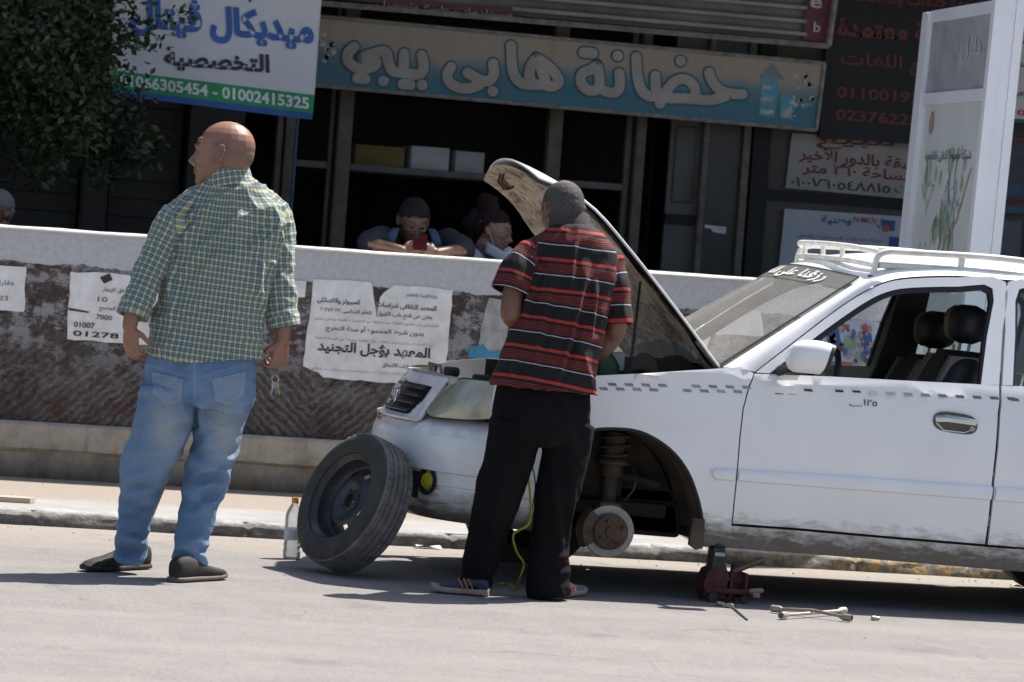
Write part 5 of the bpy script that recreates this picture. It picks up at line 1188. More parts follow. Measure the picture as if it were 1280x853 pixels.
def seat(w_c, hp):
    hx_, hz_ = hp; q = MB(); rings = []
    # backrest, leaning
    for f in np.linspace(0, 1, 10):
        x = hx_ - .02 - .26 * (1 - f) ; z = .52 + (hz_ - .115 - .52) * f; hw_ = .245 - .06 * f ** 3 - (.05 if f > .97 else 0); th = .095 - .02 * f
        rings.append([(x + th * math.copysign(abs(math.cos(h)) ** .7, math.cos(h)), w_c + hw_ * math.copysign(abs(math.sin(h)) ** .6, math.sin(h)), z) for h in np.linspace(0, 6.283, 24, endpoint=False)])
    q.loft(rings); st = q.build('front_seat', M_SEAT, car, local=True, ang=60)
    q = MB(); q.box((hx_ - .75, w_c - .24, .42), (hx_ - .24, w_c + .24, .56), .05); q.build('cushion', M_SEAT, st, local=True)
    for s_ in (-.14, .16):
        q = MB(); rr = []
        for f in np.linspace(.25, .965, 10):
            x = hx_ - .02 - .26 * (1 - f); z = .52 + (hz_ - .115 - .52) * f; th = .098 - .02 * f; rr.append([(x + th * a, w_c + s_ + c, z) for a, c in ((1, -.022), (1, .022), (-1, .022), (-1, -.022))])
        q.loft(rr); q.build('beige_stripe', M_SEATB, st, local=True)
    q = MB(); rings = []
    for f in np.linspace(-1, 1, 11):
        r = (1 - abs(f) ** 3.2) ** .45 if abs(f) < 1 else .15
        rings.append([(hx_ + .078 * max(r, .3) * math.cos(h), w_c + .145 * max(r, .45) * math.copysign(abs(math.sin(h)) ** .75, math.sin(h)), hz_ + .082 * f) for h in np.linspace(0, 6.283, 24, endpoint=False)])
    q.loft(rings); hr = q.build('headrest', M_SEAT, st, local=True, ang=60)
    q = MB(); rr = [[(hx_ + (.080 if a > 0 else -.080) * max((1 - abs(f) ** 3.2) ** .45, .3), w_c + c, hz_ + .082 * f) for a, c in ((1, .028), (1, .075), (-1, .075), (-1, .028))] for f in np.linspace(-.93, .93, 9)]
    q.loft(rr); q.build('beige_stripe', M_SEATB, hr, local=True)
    for s_ in (-.06, .06):
        q = MB(); q.tube([(hx_ - .0, w_c + s_, hz_ - .07), (hx_ - .01, w_c + s_, hz_ - .15)], .007, 8); q.build('headrest_post', M_METAL, st, local=True)
seat(.45, headrest_at(1209, 405.5, .45)); seat(1.19, headrest_at(1170, 412.6, 1.19))
q = MB(); rings = [[(x, .14, .45), (x + .02, .14, .60), (x + .02, CW - .14, .60), (x, CW - .14, .45)] for x in (2.55, 3.0)]; q.loft(rings)
q.loft([[(2.98 + .22 * f - th, w_, .58 + .40 * f) for th in (0, .12) for w_ in ((.16, CW - .16) if th == 0 else (CW - .16, .16))] for f in (0, .5, 1)]); q.build('rear_seat', M_SEAT, car, local=True)
# dark trim of the far centre pillar with its belt
q = MB(); wp_ = CW - .21
def fp_(px, py): x, z = Lc(px, py, wp_); return (x, wp_, z)
q.prism([fp_(1122, 366), fp_(1160, 366), fp_(1150, 410), fp_(1134, 476), fp_(1086, 476), fp_(1104, 425)], (0, -.03, 0)); q.build('pillar_trim', M_BLK, car, local=True)
# ---- roof rack
M_RACK = mat('chalky_white_paint', (.66, .645, .60), .6, var=.22, scale=14)
zr_ = lambda px, py, w_: Lc(px, py, w_)
rx0 = Lc(1094, 318, .26)[0]; ztop = Lc(1200, 311, .26)[1] - .038; zlow = ztop - .062; rx1 = 3.15
rk = bpy.data.objects.new('roof_rack', None); COL.objects.link(rk); rk.parent = car; rk.empty_display_size = .1; ORG[rk.name] = np.zeros(3)
for w_ in (.26, CW - .26):
    q = MB(); q.tube(smooth_pts([(rx0 + .0, w_, zlow - .055), (rx0 + .01, w_, ztop - .035), (rx0 + .05, w_, ztop - .005), (rx0 + .15, w_, ztop + .002), ((rx0 + rx1) / 2, w_, ztop + .012), (rx1 - .1, w_, ztop - .03), (rx1, w_, ztop - .06), (rx1 + .01, w_, zlow - .09)], 6), .0135, 10); q.build('side_rail', M_RACK, rk, local=True)
    q = MB(); q.tube(smooth_pts([(rx0 + .02, w_, zlow), ((rx0 + rx1) / 2, w_, zlow + .01), (rx1, w_, zlow - .05)], 6), .0145, 10); q.build('lower_rail', M_RACK, rk, local=True)
    for x in (rx0 + .38, rx0 + .76, rx0 + 1.1):
        q = MB(); q.box((x - .013, w_ - .008, zlow), (x + .013, w_ + .008, ztop), .003); q.build('post', M_RACK, rk, local=True)
    for x in (rx0 + .33, rx0 + 1.05):
        q = MB(); q.tube([(x, w_, zlow), (x + .005, w_ - .03 if w_ < .8 else w_ + .03, zlow - .05), (x + .01, w_ - .07 if w_ < .8 else w_ + .07, zlow - .085)], (.022, .008), 8); q.build('clamp_foot', M_RACK, rk, local=True)
    q = MB(); q.box((rx0 - .03, w_ - .03, zlow - .075), (rx0 + .05, w_ + .03, zlow - .045), .008); q.build('rubber_foot', M_SEAL, rk, local=True)
for z_, up in ((ztop - .004, .012), (zlow, .012)):
    q = MB(); q.tube(smooth_pts([(rx0 + .02, .27, z_ - .004), (rx0 - .045, .45, z_ + up * .7), (rx0 - .06, CW / 2, z_ + up), (rx0 - .045, CW - .45, z_ + up * .7), (rx0 + .02, CW - .27, z_ - .004)], 6), .0125, 10); q.build('front_bar', M_RACK, rk, local=True)
for w_ in (.55, .83, 1.1):
    q = MB(); q.box((rx0 - .062, w_ - .012, zlow + .012), (rx0 - .045, w_ + .012, ztop + .002), .003); q.build('post', M_RACK, rk, local=True)
for x in (rx0 + .3, rx0 + .65, rx0 + 1.0, rx0 + 1.25):
    q = MB(); q.tube([(x, .26, zlow), (x, CW / 2, zlow + .012), (x, CW - .26, zlow)], .011, 8); q.build('cross_bar', M_RACK, rk, local=True)
# ================================================================ PEOPLE
def remesh(mb, voxel, smooth=2, factor=.5):
    me = bpy.data.meshes.new('tmp'); me.from_pydata(mb.v, [], mb.f)
    bm = bmesh.new(); bm.from_mesh(me); bmesh.ops.recalc_face_normals(bm, faces=bm.faces[:]); bm.to_mesh(me); bm.free()
    o = bpy.data.objects.new('tmp', me); COL.objects.link(o)
    r = o.modifiers.new('r', 'REMESH'); r.mode = 'VOXEL'; r.voxel_size = voxel
    if smooth: s = o.modifiers.new('s', 'SMOOTH'); s.iterations = smooth; s.factor = factor
    ev = o.evaluated_get(bpy.context.evaluated_depsgraph_get()).to_mesh()
    v = np.empty(len(ev.vertices) * 3); ev.vertices.foreach_get('co', v); v = v.reshape(-1, 3)
    f = np.empty(len(ev.polygons) * 4, int); ok = all(p.loop_total == 4 for p in ev.polygons)
    faces = [tuple(p.vertices) for p in ev.polygons]
    bpy.data.objects.remove(o); bpy.data.meshes.remove(me)
    return v, faces
def normals(v, faces):
    f = np.array([(a[0], a[1], a[2], a[3] if len(a) > 3 else a[0]) for a in faces])
    n_ = np.cross(v[f[:, 2]] - v[f[:, 0]], v[f[:, 3]] - v[f[:, 1]]); n = np.zeros_like(v)
    for k in range(4): np.add.at(n, f[:, k], n_)
    return n / (np.linalg.norm(n, axis=1, keepdims=True) + 1e-12)
def fbm(v, scale, seed=0, stretch=(1, 1, 1), octv=3):
    s = Vector((seed * 3.7, seed * 1.3, seed * 2.1)); st = np.array(stretch) * scale
    return np.array([mnoise.fractal(Vector(tuple(p * st)) + s, 1.0, 2.0, octv) for p in v])
def ridged(v, scale, seed, axes, octv=2):
    """long folds: noise squeezed across the fold, drawn out along it. axes: 3x3 rows with scale per row"""
    q = v @ np.array(axes).T * scale; s = Vector((seed * 5.1, seed, seed * 2.3))
    a = np.array([mnoise.noise(Vector(tuple(p)) + s) for p in q]); return 1 - np.abs(a) * 2.2
def lap(v, faces, it=1, w=.5):
    f = np.array([(a[0], a[1], a[2], a[3] if len(a) > 3 else a[0]) for a in faces])
    for _ in range(it):
        s = np.zeros_like(v); c = np.zeros(len(v))
        for a, b_ in ((0, 1), (1, 2), (2, 3), (3, 0)):
            np.add.at(s, f[:, a], v[f[:, b_]]); np.add.at(s, f[:, b_], v[f[:, a]]); np.add.at(c, f[:, a], 1); np.add.at(c, f[:, b_], 1)
        v = v * (1 - w) + w * s / c[:, None]
    return v
def make(name, v, faces, m_, parent, attrs=None):
    me = bpy.data.meshes.new(name); org = ORG[parent.name]
    me.from_pydata((v - org).tolist(), [], faces); me.materials.append(m_)
    me.polygons.foreach_set('use_smooth', [True] * len(me.polygons))
    for k, a in (attrs or {}).items():
        if a.ndim == 1: at = me.attributes.new(k, 'FLOAT', 'POINT'); at.data.foreach_set('value', a.astype(float))
        else: at = me.attributes.new(k, 'FLOAT_VECTOR', 'POINT'); at.data.foreach_set('vector', a.astype(float).ravel())
    return link(name, me, parent, None, None, org)
def patch(name, v, faces, mask, m_, parent, off=.004, thick=.003, attrs=None, nrm=None):
    """part cut from a surface where mask is true, lifted off it"""
    nrm = normals(v, faces) if nrm is None else nrm
    keep = [f for f in faces if all(mask[i] for i in f)]
    idx = sorted({i for f in keep for i in f}); re = {i: k for k, i in enumerate(idx)}
    offv = off if np.isscalar(off) else off[idx][:, None]
    vv = v[idx] + nrm[idx] * offv
    o = make(name, vv, [tuple(re[i] for i in f) for f in keep], m_, parent, {k: a[idx] for k, a in (attrs or {}).items()})
    if thick: s = o.modifiers.new('thickness', 'SOLIDIFY'); s.thickness = thick; s.offset = -1
    return o
def cut(v, keep, p, d, within=None, snap=.009):
    """trim the cloth at a plane; the last row of points is drawn onto the plane so that the edge is clean"""
    h = (v - np.array(p)) @ np.array(d); w_ = np.ones(len(v), bool) if within is None else within
    near = w_ & (h > 0) & (h <= snap); v[near] -= h[near][:, None] * np.array(d); keep &= ~(w_ & (h > snap)); return keep
def bone_uv(v, bones):
    """cloth coordinates: round the limb and along it. bones: list of (points, radius, back vector)"""
    best = np.full(len(v), 1e9); uv = np.zeros((len(v), 3))
    for bi, (pts, rad, back) in enumerate(bones):
        acc = 0.0; back = np.array(back, float)
        for a, c in zip(pts[:-1], pts[1:]):
            a, c = np.array(a, float), np.array(c, float); d = c - a; L_ = np.linalg.norm(d); d /= L_
            t = np.clip((v - a) @ d, 0, L_); cl = a + t[:, None] * d; r = v - cl; dist = np.linalg.norm(r, axis=1) / rad
            b0 = back - d * back.dot(d); b0 /= np.linalg.norm(b0); sd = np.cross(d, b0)
            th = np.arctan2(r @ sd, r @ b0); m_ = dist < best
            tt = (v - a) @ d
            uv[m_, 0] = th[m_] * rad + bi * 3.17; uv[m_, 1] = (acc + np.where(t < L_ * .999, np.where(t > 1e-4, t, tt), L_))[m_]; uv[m_, 2] = bi
            best = np.where(m_, dist, best); acc += L_
    return uv
def frame(f, u):
    f = np.array(f, float); f /= np.linalg.norm(f); u = np.array(u, float); u = u - f * u.dot(f); u /= np.linalg.norm(u); return f, np.cross(u, f), u
def head_parts(mb, C, fr, H, bald=False, ears=True, nose=1.0, belly=0):
    f, l, u = fr; C = np.array(C, float)
    T = lambda x, y, z: C + (f * x + l * y + u * z) * H
    def ell(c, r, n=20, m=12):
        rings = []
        for k in range(m + 1):
            ph = -math.pi / 2 + math.pi * (k + .02) / (m + .04); rings.append([T(c[0] + r[0] * math.cos(ph) * math.cos(h), c[1] + r[1] * math.cos(ph) * math.sin(h), c[2] + r[2] * math.sin(ph)) for h in np.linspace(0, 2 * math.pi, n, endpoint=False)])
        mb.loft(rings)
    ell((-.055, 0, .125), (.43, .335, .375)); ell((-.12, 0, .03), (.36, .315, .33))
    rings = []
    for z, cx, rx, ry in ((.22, .10, .30, .26), (.1, .10, .315, .285), (0, .10, .31, .285), (-.12, .11, .30, .27), (-.24, .13, .275, .245), (-.34, .155, .24, .21), (-.43, .185, .185, .155), (-.49, .21, .12, .10)):
        rings.append([T(cx + rx * math.copysign(abs(math.cos(h)) ** .9, math.cos(h)), ry * math.copysign(abs(math.sin(h)) ** .9, math.sin(h)), z) for h in np.linspace(0, 2 * math.pi, 24, endpoint=False)])
    mb.loft(rings)
    mb.tube([T(.37, 0, .06), T(.43, 0, -.05), T(.49 * nose, 0, -.145), T(.43, 0, -.18)], [.030 * H, .036 * H, .05 * H, .045 * H], 10, round_=True)
    for s in (-1, 1):
        ell((.41, .055 * s, -.16), (.05, .04, .035), 10, 6); mb.tube([T(.40, .02 * s, .075), T(.395, .12 * s, .095), T(.33, .21 * s, .06)], [.03 * H, .034 * H, .025 * H], 8, round_=True)
        ell((.28, .17 * s, -.08), (.11, .09, .09), 12, 8); ell((.355, .115 * s, .015), (.055, .06, .04), 10, 6)
        if ears:
            ell((-.045, .325 * s, -.02), (.075, .03, .135), 14, 8)
            mb.tube([T(.02, .325 * s, -.12), T(-.06, .36 * s, -.1), T(-.125, .375 * s, .02), T(-.1, .372 * s, .11), T(-.02, .35 * s, .125), T(.03, .325 * s, .06)], .024 * H, 8, round_=True)
    mb.tube([T(.375, -.09, -.275), T(.425, 0, -.262), T(.375, .09, -.275)], [.016 * H, .026 * H, .016 * H], 8, round_=True); mb.tube([T(.37, -.075, -.305), T(.415, 0, -.312), T(.37, .075, -.305)], [.016 * H, .028 * H, .016 * H], 8, round_=True)
    ell((.33, 0, -.42), (.075, .09, .07), 12, 8)
    return T
def head_local(v, C, fr, H):
    d = (v - np.array(C)) / H; return np.stack([d @ fr[0], d @ fr[1], d @ fr[2]], 1)
def hand_parts(mb, W, d, nrm, thumb, curl=.5, size=.185, spread=.06, curls=None):
    """W wrist, d along the hand, nrm out of the back of the hand, thumb: side vector the thumb leaves to"""
    d = np.array(d, float); d /= np.linalg.norm(d); nrm = np.array(nrm, float); nrm -= d * nrm.dot(d); nrm /= np.linalg.norm(nrm)
    s = np.cross(d, nrm); s *= np.sign(s.dot(np.array(thumb, float))) or 1; W = np.array(W, float); k = size / .185
    rings = []
    for t, hw, th in ((-.02, .026, .020), (0, .028, .019), (.03, .035, .018), (.06, .041, .016), (.085, .041, .014), (.096, .036, .011)):
        c = W + d * t * k; rings.append([c + s * hw * k * math.copysign(abs(math.cos(h)) ** .8, math.cos(h)) + nrm * th * k * math.sin(h) for h in np.linspace(0, 6.283, 18, endpoint=False)])
    mb.loft(rings)
    for i, (off, L_, r) in enumerate(((.031, .072, .0088), (.0105, .08, .0092), (-.0105, .074, .0088), (-.030, .058, .0078))):
        c_ = curl if curls is None else curls[i]
        base = W + (d * .088 + s * off) * k; dd = d * math.cos(.15 * c_) - nrm * math.sin(.15 * c_) + s * off * spread * 10; dd /= np.linalg.norm(dd)
        pts = [base - dd * .02 * k, base]; p = base; ang = 0
        for seg, bend in ((.45, .7), (.30, .9), (.25, .6)):
            ang += bend * c_; v_ = dd * math.cos(ang) - nrm * math.sin(ang); p = p + v_ * L_ * seg * k; pts.append(p)
        mb.tube(pts, [r * k * q for q in (1.05, 1.08, .98, .92, .78)], 10, round_=True)
    b = W + (d * .022 + s * .024 - nrm * .004) * k; v1 = d * .55 + s * .75 - nrm * .35; v1 /= np.linalg.norm(v1); v2 = d * .9 + s * .25 - nrm * .45 * (1 + curl); v2 /= np.linalg.norm(v2)
    mb.tube([b - v1 * .012 * k, b + v1 * .034 * k, b + (v1 * .034 + v2 * .030) * k, b + (v1 * .034 + v2 * .055) * k], [.0145 * k, .0120 * k, .0105 * k, .0085 * k], 10, round_=True)
def skin_mat(name, c, c_dark, stub=(.10, .08, .07), rough=.42):
    mt, t, b = nodes(name); v = coord(t)
    a = ramp(t, noise(t, v, 22, 5, .6), [(.3, tuple(x * .82 for x in c)), (.7, tuple(min(1, x * 1.12) for x in c))])
    d = N(t, 'ShaderNodeAttribute', attribute_name='dark').outputs['Fac']; l_ = N(t, 'ShaderNodeAttribute', attribute_name='lip').outputs['Fac']; s_ = N(t, 'ShaderNodeAttribute', attribute_name='stubble').outputs['Fac']
    a = mix(t, s_, a, stub); a = mix(t, l_, a, (c[0] * .8, c[1] * .5, c[2] * .5)); a = mix(t, d, a, (.012, .010, .009))
    t.links.new(a, b.inputs['Base Color']); b.inputs['Roughness'].default_value = rough; b.inputs['Subsurface Weight'].default_value = .06; b.inputs['Subsurface Radius'].default_value = (.01, .004, .002)
    bump(t, b, noise(t, v, 160, 3, .6), .12, .002); return mt
def face_attrs(v, C, fr, H, brow=1.0):
    q = head_local(v, C, fr, H); x, y, z = q.T; inh = (np.abs(z) < .6) & (x > .1)
    dark = np.zeros(len(v)); ay_ = np.abs(y)
    dark = np.maximum(dark, brow * .85 * np.exp(-((z - .105 - .02 * np.sin(ay_ * 10)) / .022) ** 2) * (ay_ > .05) * (ay_ < .22) * inh)
    dark = np.maximum(dark, .9 * np.exp(-((z - .012) / .018) ** 2 - ((ay_ - .125) / .05) ** 2) * inh); dark = np.maximum(dark, .8 * np.exp(-((z + .29) / .007) ** 2) * (ay_ < .09) * (x > .33) * inh)
    lip = np.exp(-((z + .288) / .035) ** 2) * (ay_ < .09) * (x > .34) * inh
    return dark, lip
def shoe(parent, heel, toe, wd, ht, mu, ms, sole=.022, name='shoe', open_h=None, tilt=0):
    heel, toe = np.array(heel, float), np.array(toe, float); d = toe - heel; L_ = np.linalg.norm(d); d /= L_; s = np.cross(d, [0, 0, 1]); s /= np.linalg.norm(s); u = np.cross(s, d)
    def ring(f, hw, z0, z1, n=20, p=.75):
        c = heel + d * L_ * f; return [c + s * hw * math.copysign(abs(math.cos(h)) ** p, math.cos(h)) + u * ((z0 + z1) / 2 + (z1 - z0) / 2 * math.copysign(abs(math.sin(h)) ** p, math.sin(h))) for h in np.linspace(0, 6.283, n, endpoint=False)]
    fs = [0.0, .03, .10, .22, .36, .5, .64, .78, .9, .97, 1.0]; ws = [.5, .68, .78, .8, .78, .86, .97, 1.0, .86, .6, .3]
    tops = [.72, .9, 1.0, 1.0, .92, .72, .58, .50, .42, .33, .2]
    q = MB(); q.loft([ring(f, wd * w_ * .96, sole * .6, ht * t_ ) for f, w_, t_ in zip(fs, ws, tops)]); up = q.build(name, mu, parent, ang=60)
    q = MB(); q.loft([ring(-.012 + f * 1.024, wd * w_ * 1.06, .003 + .012 * max(0, f - .75) * 2, sole + .014 * max(0, f - .8) * 3, p=.45) for f, w_ in zip(fs, ws)]); q.build('sole', ms, up, ang=50)
    return up
E3 = np.eye(3)
def px3(px, py, Y): return P(px, py, Y)
def chain_px(pts): return [P(a, c, Y) for a, c, Y in pts]

# ---------------------------------------------------------------- man in the checked shirt
Y1 = 17.08; PXM = np.linalg.norm(P(260, 400, Y1) - P(260, 500, Y1)) / 100      # metres per pixel at his distance
man = empty('person', tuple(G(200, 722)), 'bald man in a checked shirt and blue jeans seen from behind', 'person')
M_SK1 = skin_mat('tanned_skin', (.27, .135, .085), None)
bd_ = MB(); Hh = 83 * PXM
C1 = P(279, 193, Y1 - .01); fr1 = frame((-.90, .42, .02), (0.05, 0, 1))
head_parts(bd_, C1, fr1, Hh, nose=1.0)
bd_.tube(chain_px([(283, 205, Y1 + .01), (287, 226, Y1), (288, 250, Y1)]), [(.068, .07), (.071, .072), (.085, .07)], 16, side=RT, round_=True)
bd_.tube(chain_px([(287, 235, Y1), (280, 300, Y1), (265, 400, Y1), (254, 470, Y1)]), [(.13, .07), (.15, .08), (.15, .09), (.15, .09)], 16, side=RT, round_=True)   # under the clothes
aL = chain_px([(226, 262, Y1), (205, 302, Y1 - .0), (184, 345, Y1 - .02), (165, 395, Y1 - .05), (162, 408, Y1 - .055)]); aR = chain_px([(342, 262, Y1), (347, 310, Y1 - .01), (349, 350, Y1 - .02), (354, 410, Y1 - .05), (353, 426, Y1 - .055)])
bd_.tube(aL, [.05, .045, .042, .034, .029], 14, round_=True); bd_.tube(aR, [.05, .045, .042, .034, .029], 14, round_=True)
hand_parts(bd_, aL[-1], P(166, 455, Y1 - .05) - aL[-1], -FW * .8 - RT * .55, RT * .8 + FW * .3, .55, .175, curls=(.75, .6, .5, .45))
hand_parts(bd_, aR[-1], P(346, 472, Y1 - .05) - aR[-1], -FW * .75 + RT * .6, -RT * .7 + FW * .3, 1.05, .18, curls=(1.15, 1.25, 1.3, 1.3))
for lg in (((222, 470, Y1), (200, 590, Y1 + .02), (165, 704, Y1 + .14)), ((285, 470, Y1), (268, 590, Y1), (237, 706, Y1 - .03))):
    bd_.tube([q0_ + np.array((0, .03 * (k_ == 2), .05 * (k_ == 2))) for k_, q0_ in enumerate(chain_px(lg))], [.07, .045, .03], 12, round_=True)
v, f = remesh(bd_, .0040, 6, .45)
q_ = head_local(v, C1, fr1, Hh); dark, lip = face_attrs(v, C1, fr1, Hh, .8)
x, y, z = q_.T
st = np.clip(1 - np.hypot((x + .2) / .5, 0), 0, 1) * 0
hairzone = ((z < .22 - .35 * np.clip(x, 0, 1)) & (z > -.42) & (x < .12) & (np.abs(z) < .5) & (np.hypot(x, y) < .6))
stub = np.where(hairzone, .42, 0.0) * np.clip((.25 - z) / .12, 0, 1); stub = np.maximum(stub, np.where((z < -.1) & (z > -.55) & (x > .05) & (np.abs(y) < .5), .25, 0))
body1 = make('body', v, f, M_SK1, man, {'dark': dark, 'lip': lip, 'stubble': stub})
# shirt
sh = MB()
tor = [(288, 219, 19, .062), (287, 228, 30, .075), (286, 240, 50, .085), (285, 252, 62, .098), (284, 266, 70, .11), (282, 290, 74, .125), (276, 325, 70, .135), (269, 360, 67, .14), (261, 400, 67, .145), (257, 432, 69, .15), (254, 454, 71, .15)]
sh.tube([P(a, c, Y1 + .0) for a, c, _, _ in tor], [(h * PXM, d) for _, _, h, d in tor], 40, side=RT)
sL = chain_px([(236, 258, Y1), (222, 272, Y1), (205, 304, Y1), (186, 343, Y1 - .015), (170, 382, Y1 - .04), (167, 391, Y1 - .045)]); sR = chain_px([(334, 258, Y1), (343, 272, Y1), (347, 305, Y1), (348, 345, Y1 - .015), (351, 388, Y1 - .04), (354, 404, Y1 - .045)])
sh.tube(sL, [.055, .066, .062, .057, .058, .058], 24, round_=True); sh.tube(sR, [.055, .068, .064, .060, .060, .061], 24, round_=True)
v, f = remesh(sh, .0054, 4)
n = normals(v, f)
back = -FW
bones = [([P(286, 228, Y1), P(276, 320, Y1), P(254, 470, Y1)], .19, back), (sL, .056, back), (sR, .058, back)]
uv = bone_uv(v, bones)
def axes_px(dx, dy, sa, sb):
    """fold axes: along the picture direction (dx, dy) slow, across it fast"""
    a = RT * dx - UP * dy; a /= np.linalg.norm(a); c = np.cross(a, FW); return [a * sa, c * sb, FW * sb * .5]
R1 = ridged(v, 1, 2, axes_px(1, -.9, 3.2, 13)); R2 = ridged(v, 1, 5, axes_px(.4, 1, 3, 15)); R3 = ridged(v, 1, 9, axes_px(1, .5, 4, 20))
px_h = (v - P(262, 400, Y1)) @ UP; arm = uv[:, 2] > 0
low = np.clip((px_h + .15) / -.25, 0, 1); upz = np.clip(px_h / .35, 0, 1)
disp = (.017 * np.clip(R1, 0, 1) ** 3 * (.5 + .5 * upz) + .012 * np.clip(R2, 0, 1) ** 3) * (1 - .55 * arm) + .006 * np.clip(R3, 0, 1) ** 2 * (.6 + .4 * arm)
# folds drawn from the photograph: from the armpits across the back
def fold(v, a, c, wd, amp, Y=Y1):
    A, B = P(*a, Y), P(*c, Y); d = B - A; L_ = np.linalg.norm(d); d /= L_; r = v - A; t = np.clip((r @ d) / L_, 0, 1); rel = r - (t * L_)[:, None] * d; rel = rel - np.outer(rel @ FW, FW)
    ds = np.linalg.norm(rel, axis=1) * np.sign(rel @ np.cross(d, FW)); tt = np.sin(np.pi * np.clip((r @ d) / L_ * .9 + .05, 0, 1))
    return amp * tt * (np.exp(-(ds / wd) ** 2) - .6 * np.exp(-((ds - wd * 1.6) / wd) ** 2))
facing = np.clip((n @ back) * 2, 0, 1)
for a, c, wd, am in (((222, 285), (252, 262), .016, .014), ((232, 300), (262, 262), .014, .012), ((238, 330), (290, 272), .016, .014), ((262, 316), (304, 262), .014, .012), ((300, 330), (345, 275), .018, .016), ((318, 315), (352, 280), .014, .014), ((240, 360), (288, 300), .02, .010), ((330, 330), (322, 372), .014, .012), ((215, 400), (300, 380), .018, .007), ((250, 412), (322, 396), .016, .007), ((218, 330), (216, 390), .02, .01)):
    disp += fold(v, a, c, wd * .8, am * 1.8) * facing
v2 = v + n * disp[:, None]; v2 = lap(v2, f, 1, .3)
# open hem and neck: cut the shell below the tails and above the collar band
hx_ = (v2 - P(254, 452, Y1)) @ RT
keep = np.ones(len(v2), bool)
hem = (v2 - P(254, 453, Y1)) @ UP - .02 * np.clip(np.abs(hx_) / .22, 0, 1) ** 2 - .006 * np.sin(hx_ * 22)
near = (hem < 0) & (hem > -.009); v2[near] -= hem[near][:, None] * UP; keep &= ~(hem <= -.009)
keep = cut(v2, keep, P(288, 221, Y1), UP)
for bi, arm_ in ((1, sL), (2, sR)):
    e = arm_[-1] - arm_[-2]; e /= np.linalg.norm(e); keep = cut(v2, keep, arm_[-1] + e * .012, e, (uv[:, 2] == bi) & (np.linalg.norm(v2 - arm_[-1], axis=1) < .12))
mt, t, b = nodes('checked_cotton')
uva = N(t, 'ShaderNodeAttribute', attribute_name='cloth').outputs['Vector']; s_ = sep(t, uva)
def lines(t, c, per, lo, hi, ph=0.0):
    fr_ = math_(t, 'FRACT', math_(t, 'MULTIPLY_ADD', c, 1 / per, ph)); return math_(t, 'MULTIPLY', math_(t, 'GREATER_THAN', fr_, lo), math_(t, 'LESS_THAN', fr_, hi))
per = .0235
cc = (.048, .100, .150)
yv, yh = lines(t, s_[0], per, 0, .36), lines(t, s_[1], per, 0, .36); wv, wh = lines(t, s_[0], per, .63, .71), lines(t, s_[1], per, .63, .71)
c1 = mix(t, math_(t, 'MULTIPLY', math_(t, 'ADD', yv, yh), .46), cc, (.42, .435, .235)); c1 = mix(t, math_(t, 'MULTIPLY', math_(t, 'MULTIPLY', yv, yh), .6), c1, (.62, .58, .27)); c1 = mix(t, math_(t, 'MULTIPLY', math_(t, 'ADD', wv, wh), .3), c1, (.5, .56, .56))
t.links.new(c1, b.inputs['Base Color']); b.inputs['Roughness'].default_value = .85; b.inputs['Sheen Weight'].default_value = .2
cr = noise(t, mapping(t, coord(t), (1, 1, 0.5), rot=(0, 0.7, 0)), 10, 4, .62, .6)
bump(t, b, math_(t, 'ADD', math_(t, 'MULTIPLY', noise(t, coord(t), 420, 2), .05), cr), .5, .018)
M_SHIRT = MATS['checked_cotton']
idx = np.where(keep)[0]; shirt = patch('shirt', v2, f, keep, M_SHIRT, man, 0.0, .004, {'cloth': uv}, n)
# collar, yoke seam, rolled cuffs
def band(parent, path, rads, wd, m_, name, uvs=None, n=28, side=RT, thick=.006, flare=0.0):
    """a band round a limb: path of two points, elliptic radii"""
    a, c = np.array(path[0]), np.array(path[1]); d = c - a; d /= np.linalg.norm(d); u = side - d * np.dot(side, d); u /= np.linalg.norm(u); w_ = np.cross(d, u)
    rr = []
    for cc_, k in ((a, 1), (c, 1 + flare)):
        rr.append([cc_ + u * rads[0] * k * math.cos(h) + w_ * rads[1] * k * math.sin(h) for h in np.linspace(0, 6.283, n, endpoint=False)])
    ri = []
    for cc_, k in ((c, 1 + flare), (a, 1)):
        ri.append([cc_ + u * (rads[0] * k - thick) * math.cos(h) + w_ * (rads[1] * k - thick) * math.sin(h) for h in np.linspace(0, 6.283, n, endpoint=False)])
    mid = [[(p + np.array(q2)) / 2 + (np.array(p) - (a + c) / 2) * .03 for p, q2 in zip(np.array(rr[0]), np.array(rr[1]))]]
    q = MB(); q.loft([rr[0], mid[0], rr[1], ri[0], ri[1], rr[0]], False); o = q.build(name, m_, parent, ang=60)
    me = o.data; at = me.attributes.new('cloth', 'FLOAT_VECTOR', 'POINT'); out = []
    for p in q.v:
        r = np.array(p) - a; out += [math.atan2(r @ w_, r @ u) * rads[0], r @ d, 0]
    at.data.foreach_set('vector', out); return o
band(shirt, [P(287, 235, Y1), P(284, 214, Y1 + .012)], (.094, .096), .04, M_SHIRT, 'collar', flare=-.06, side=RT)
for arm_ in (sL, sR):
    e = arm_[-1] - arm_[-2]; e /= np.linalg.norm(e); band(shirt, [arm_[-1] - e * .028, arm_[-1] + e * .016], (.063, .060), .04, M_SHIRT, 'rolled_cuff', flare=.06)
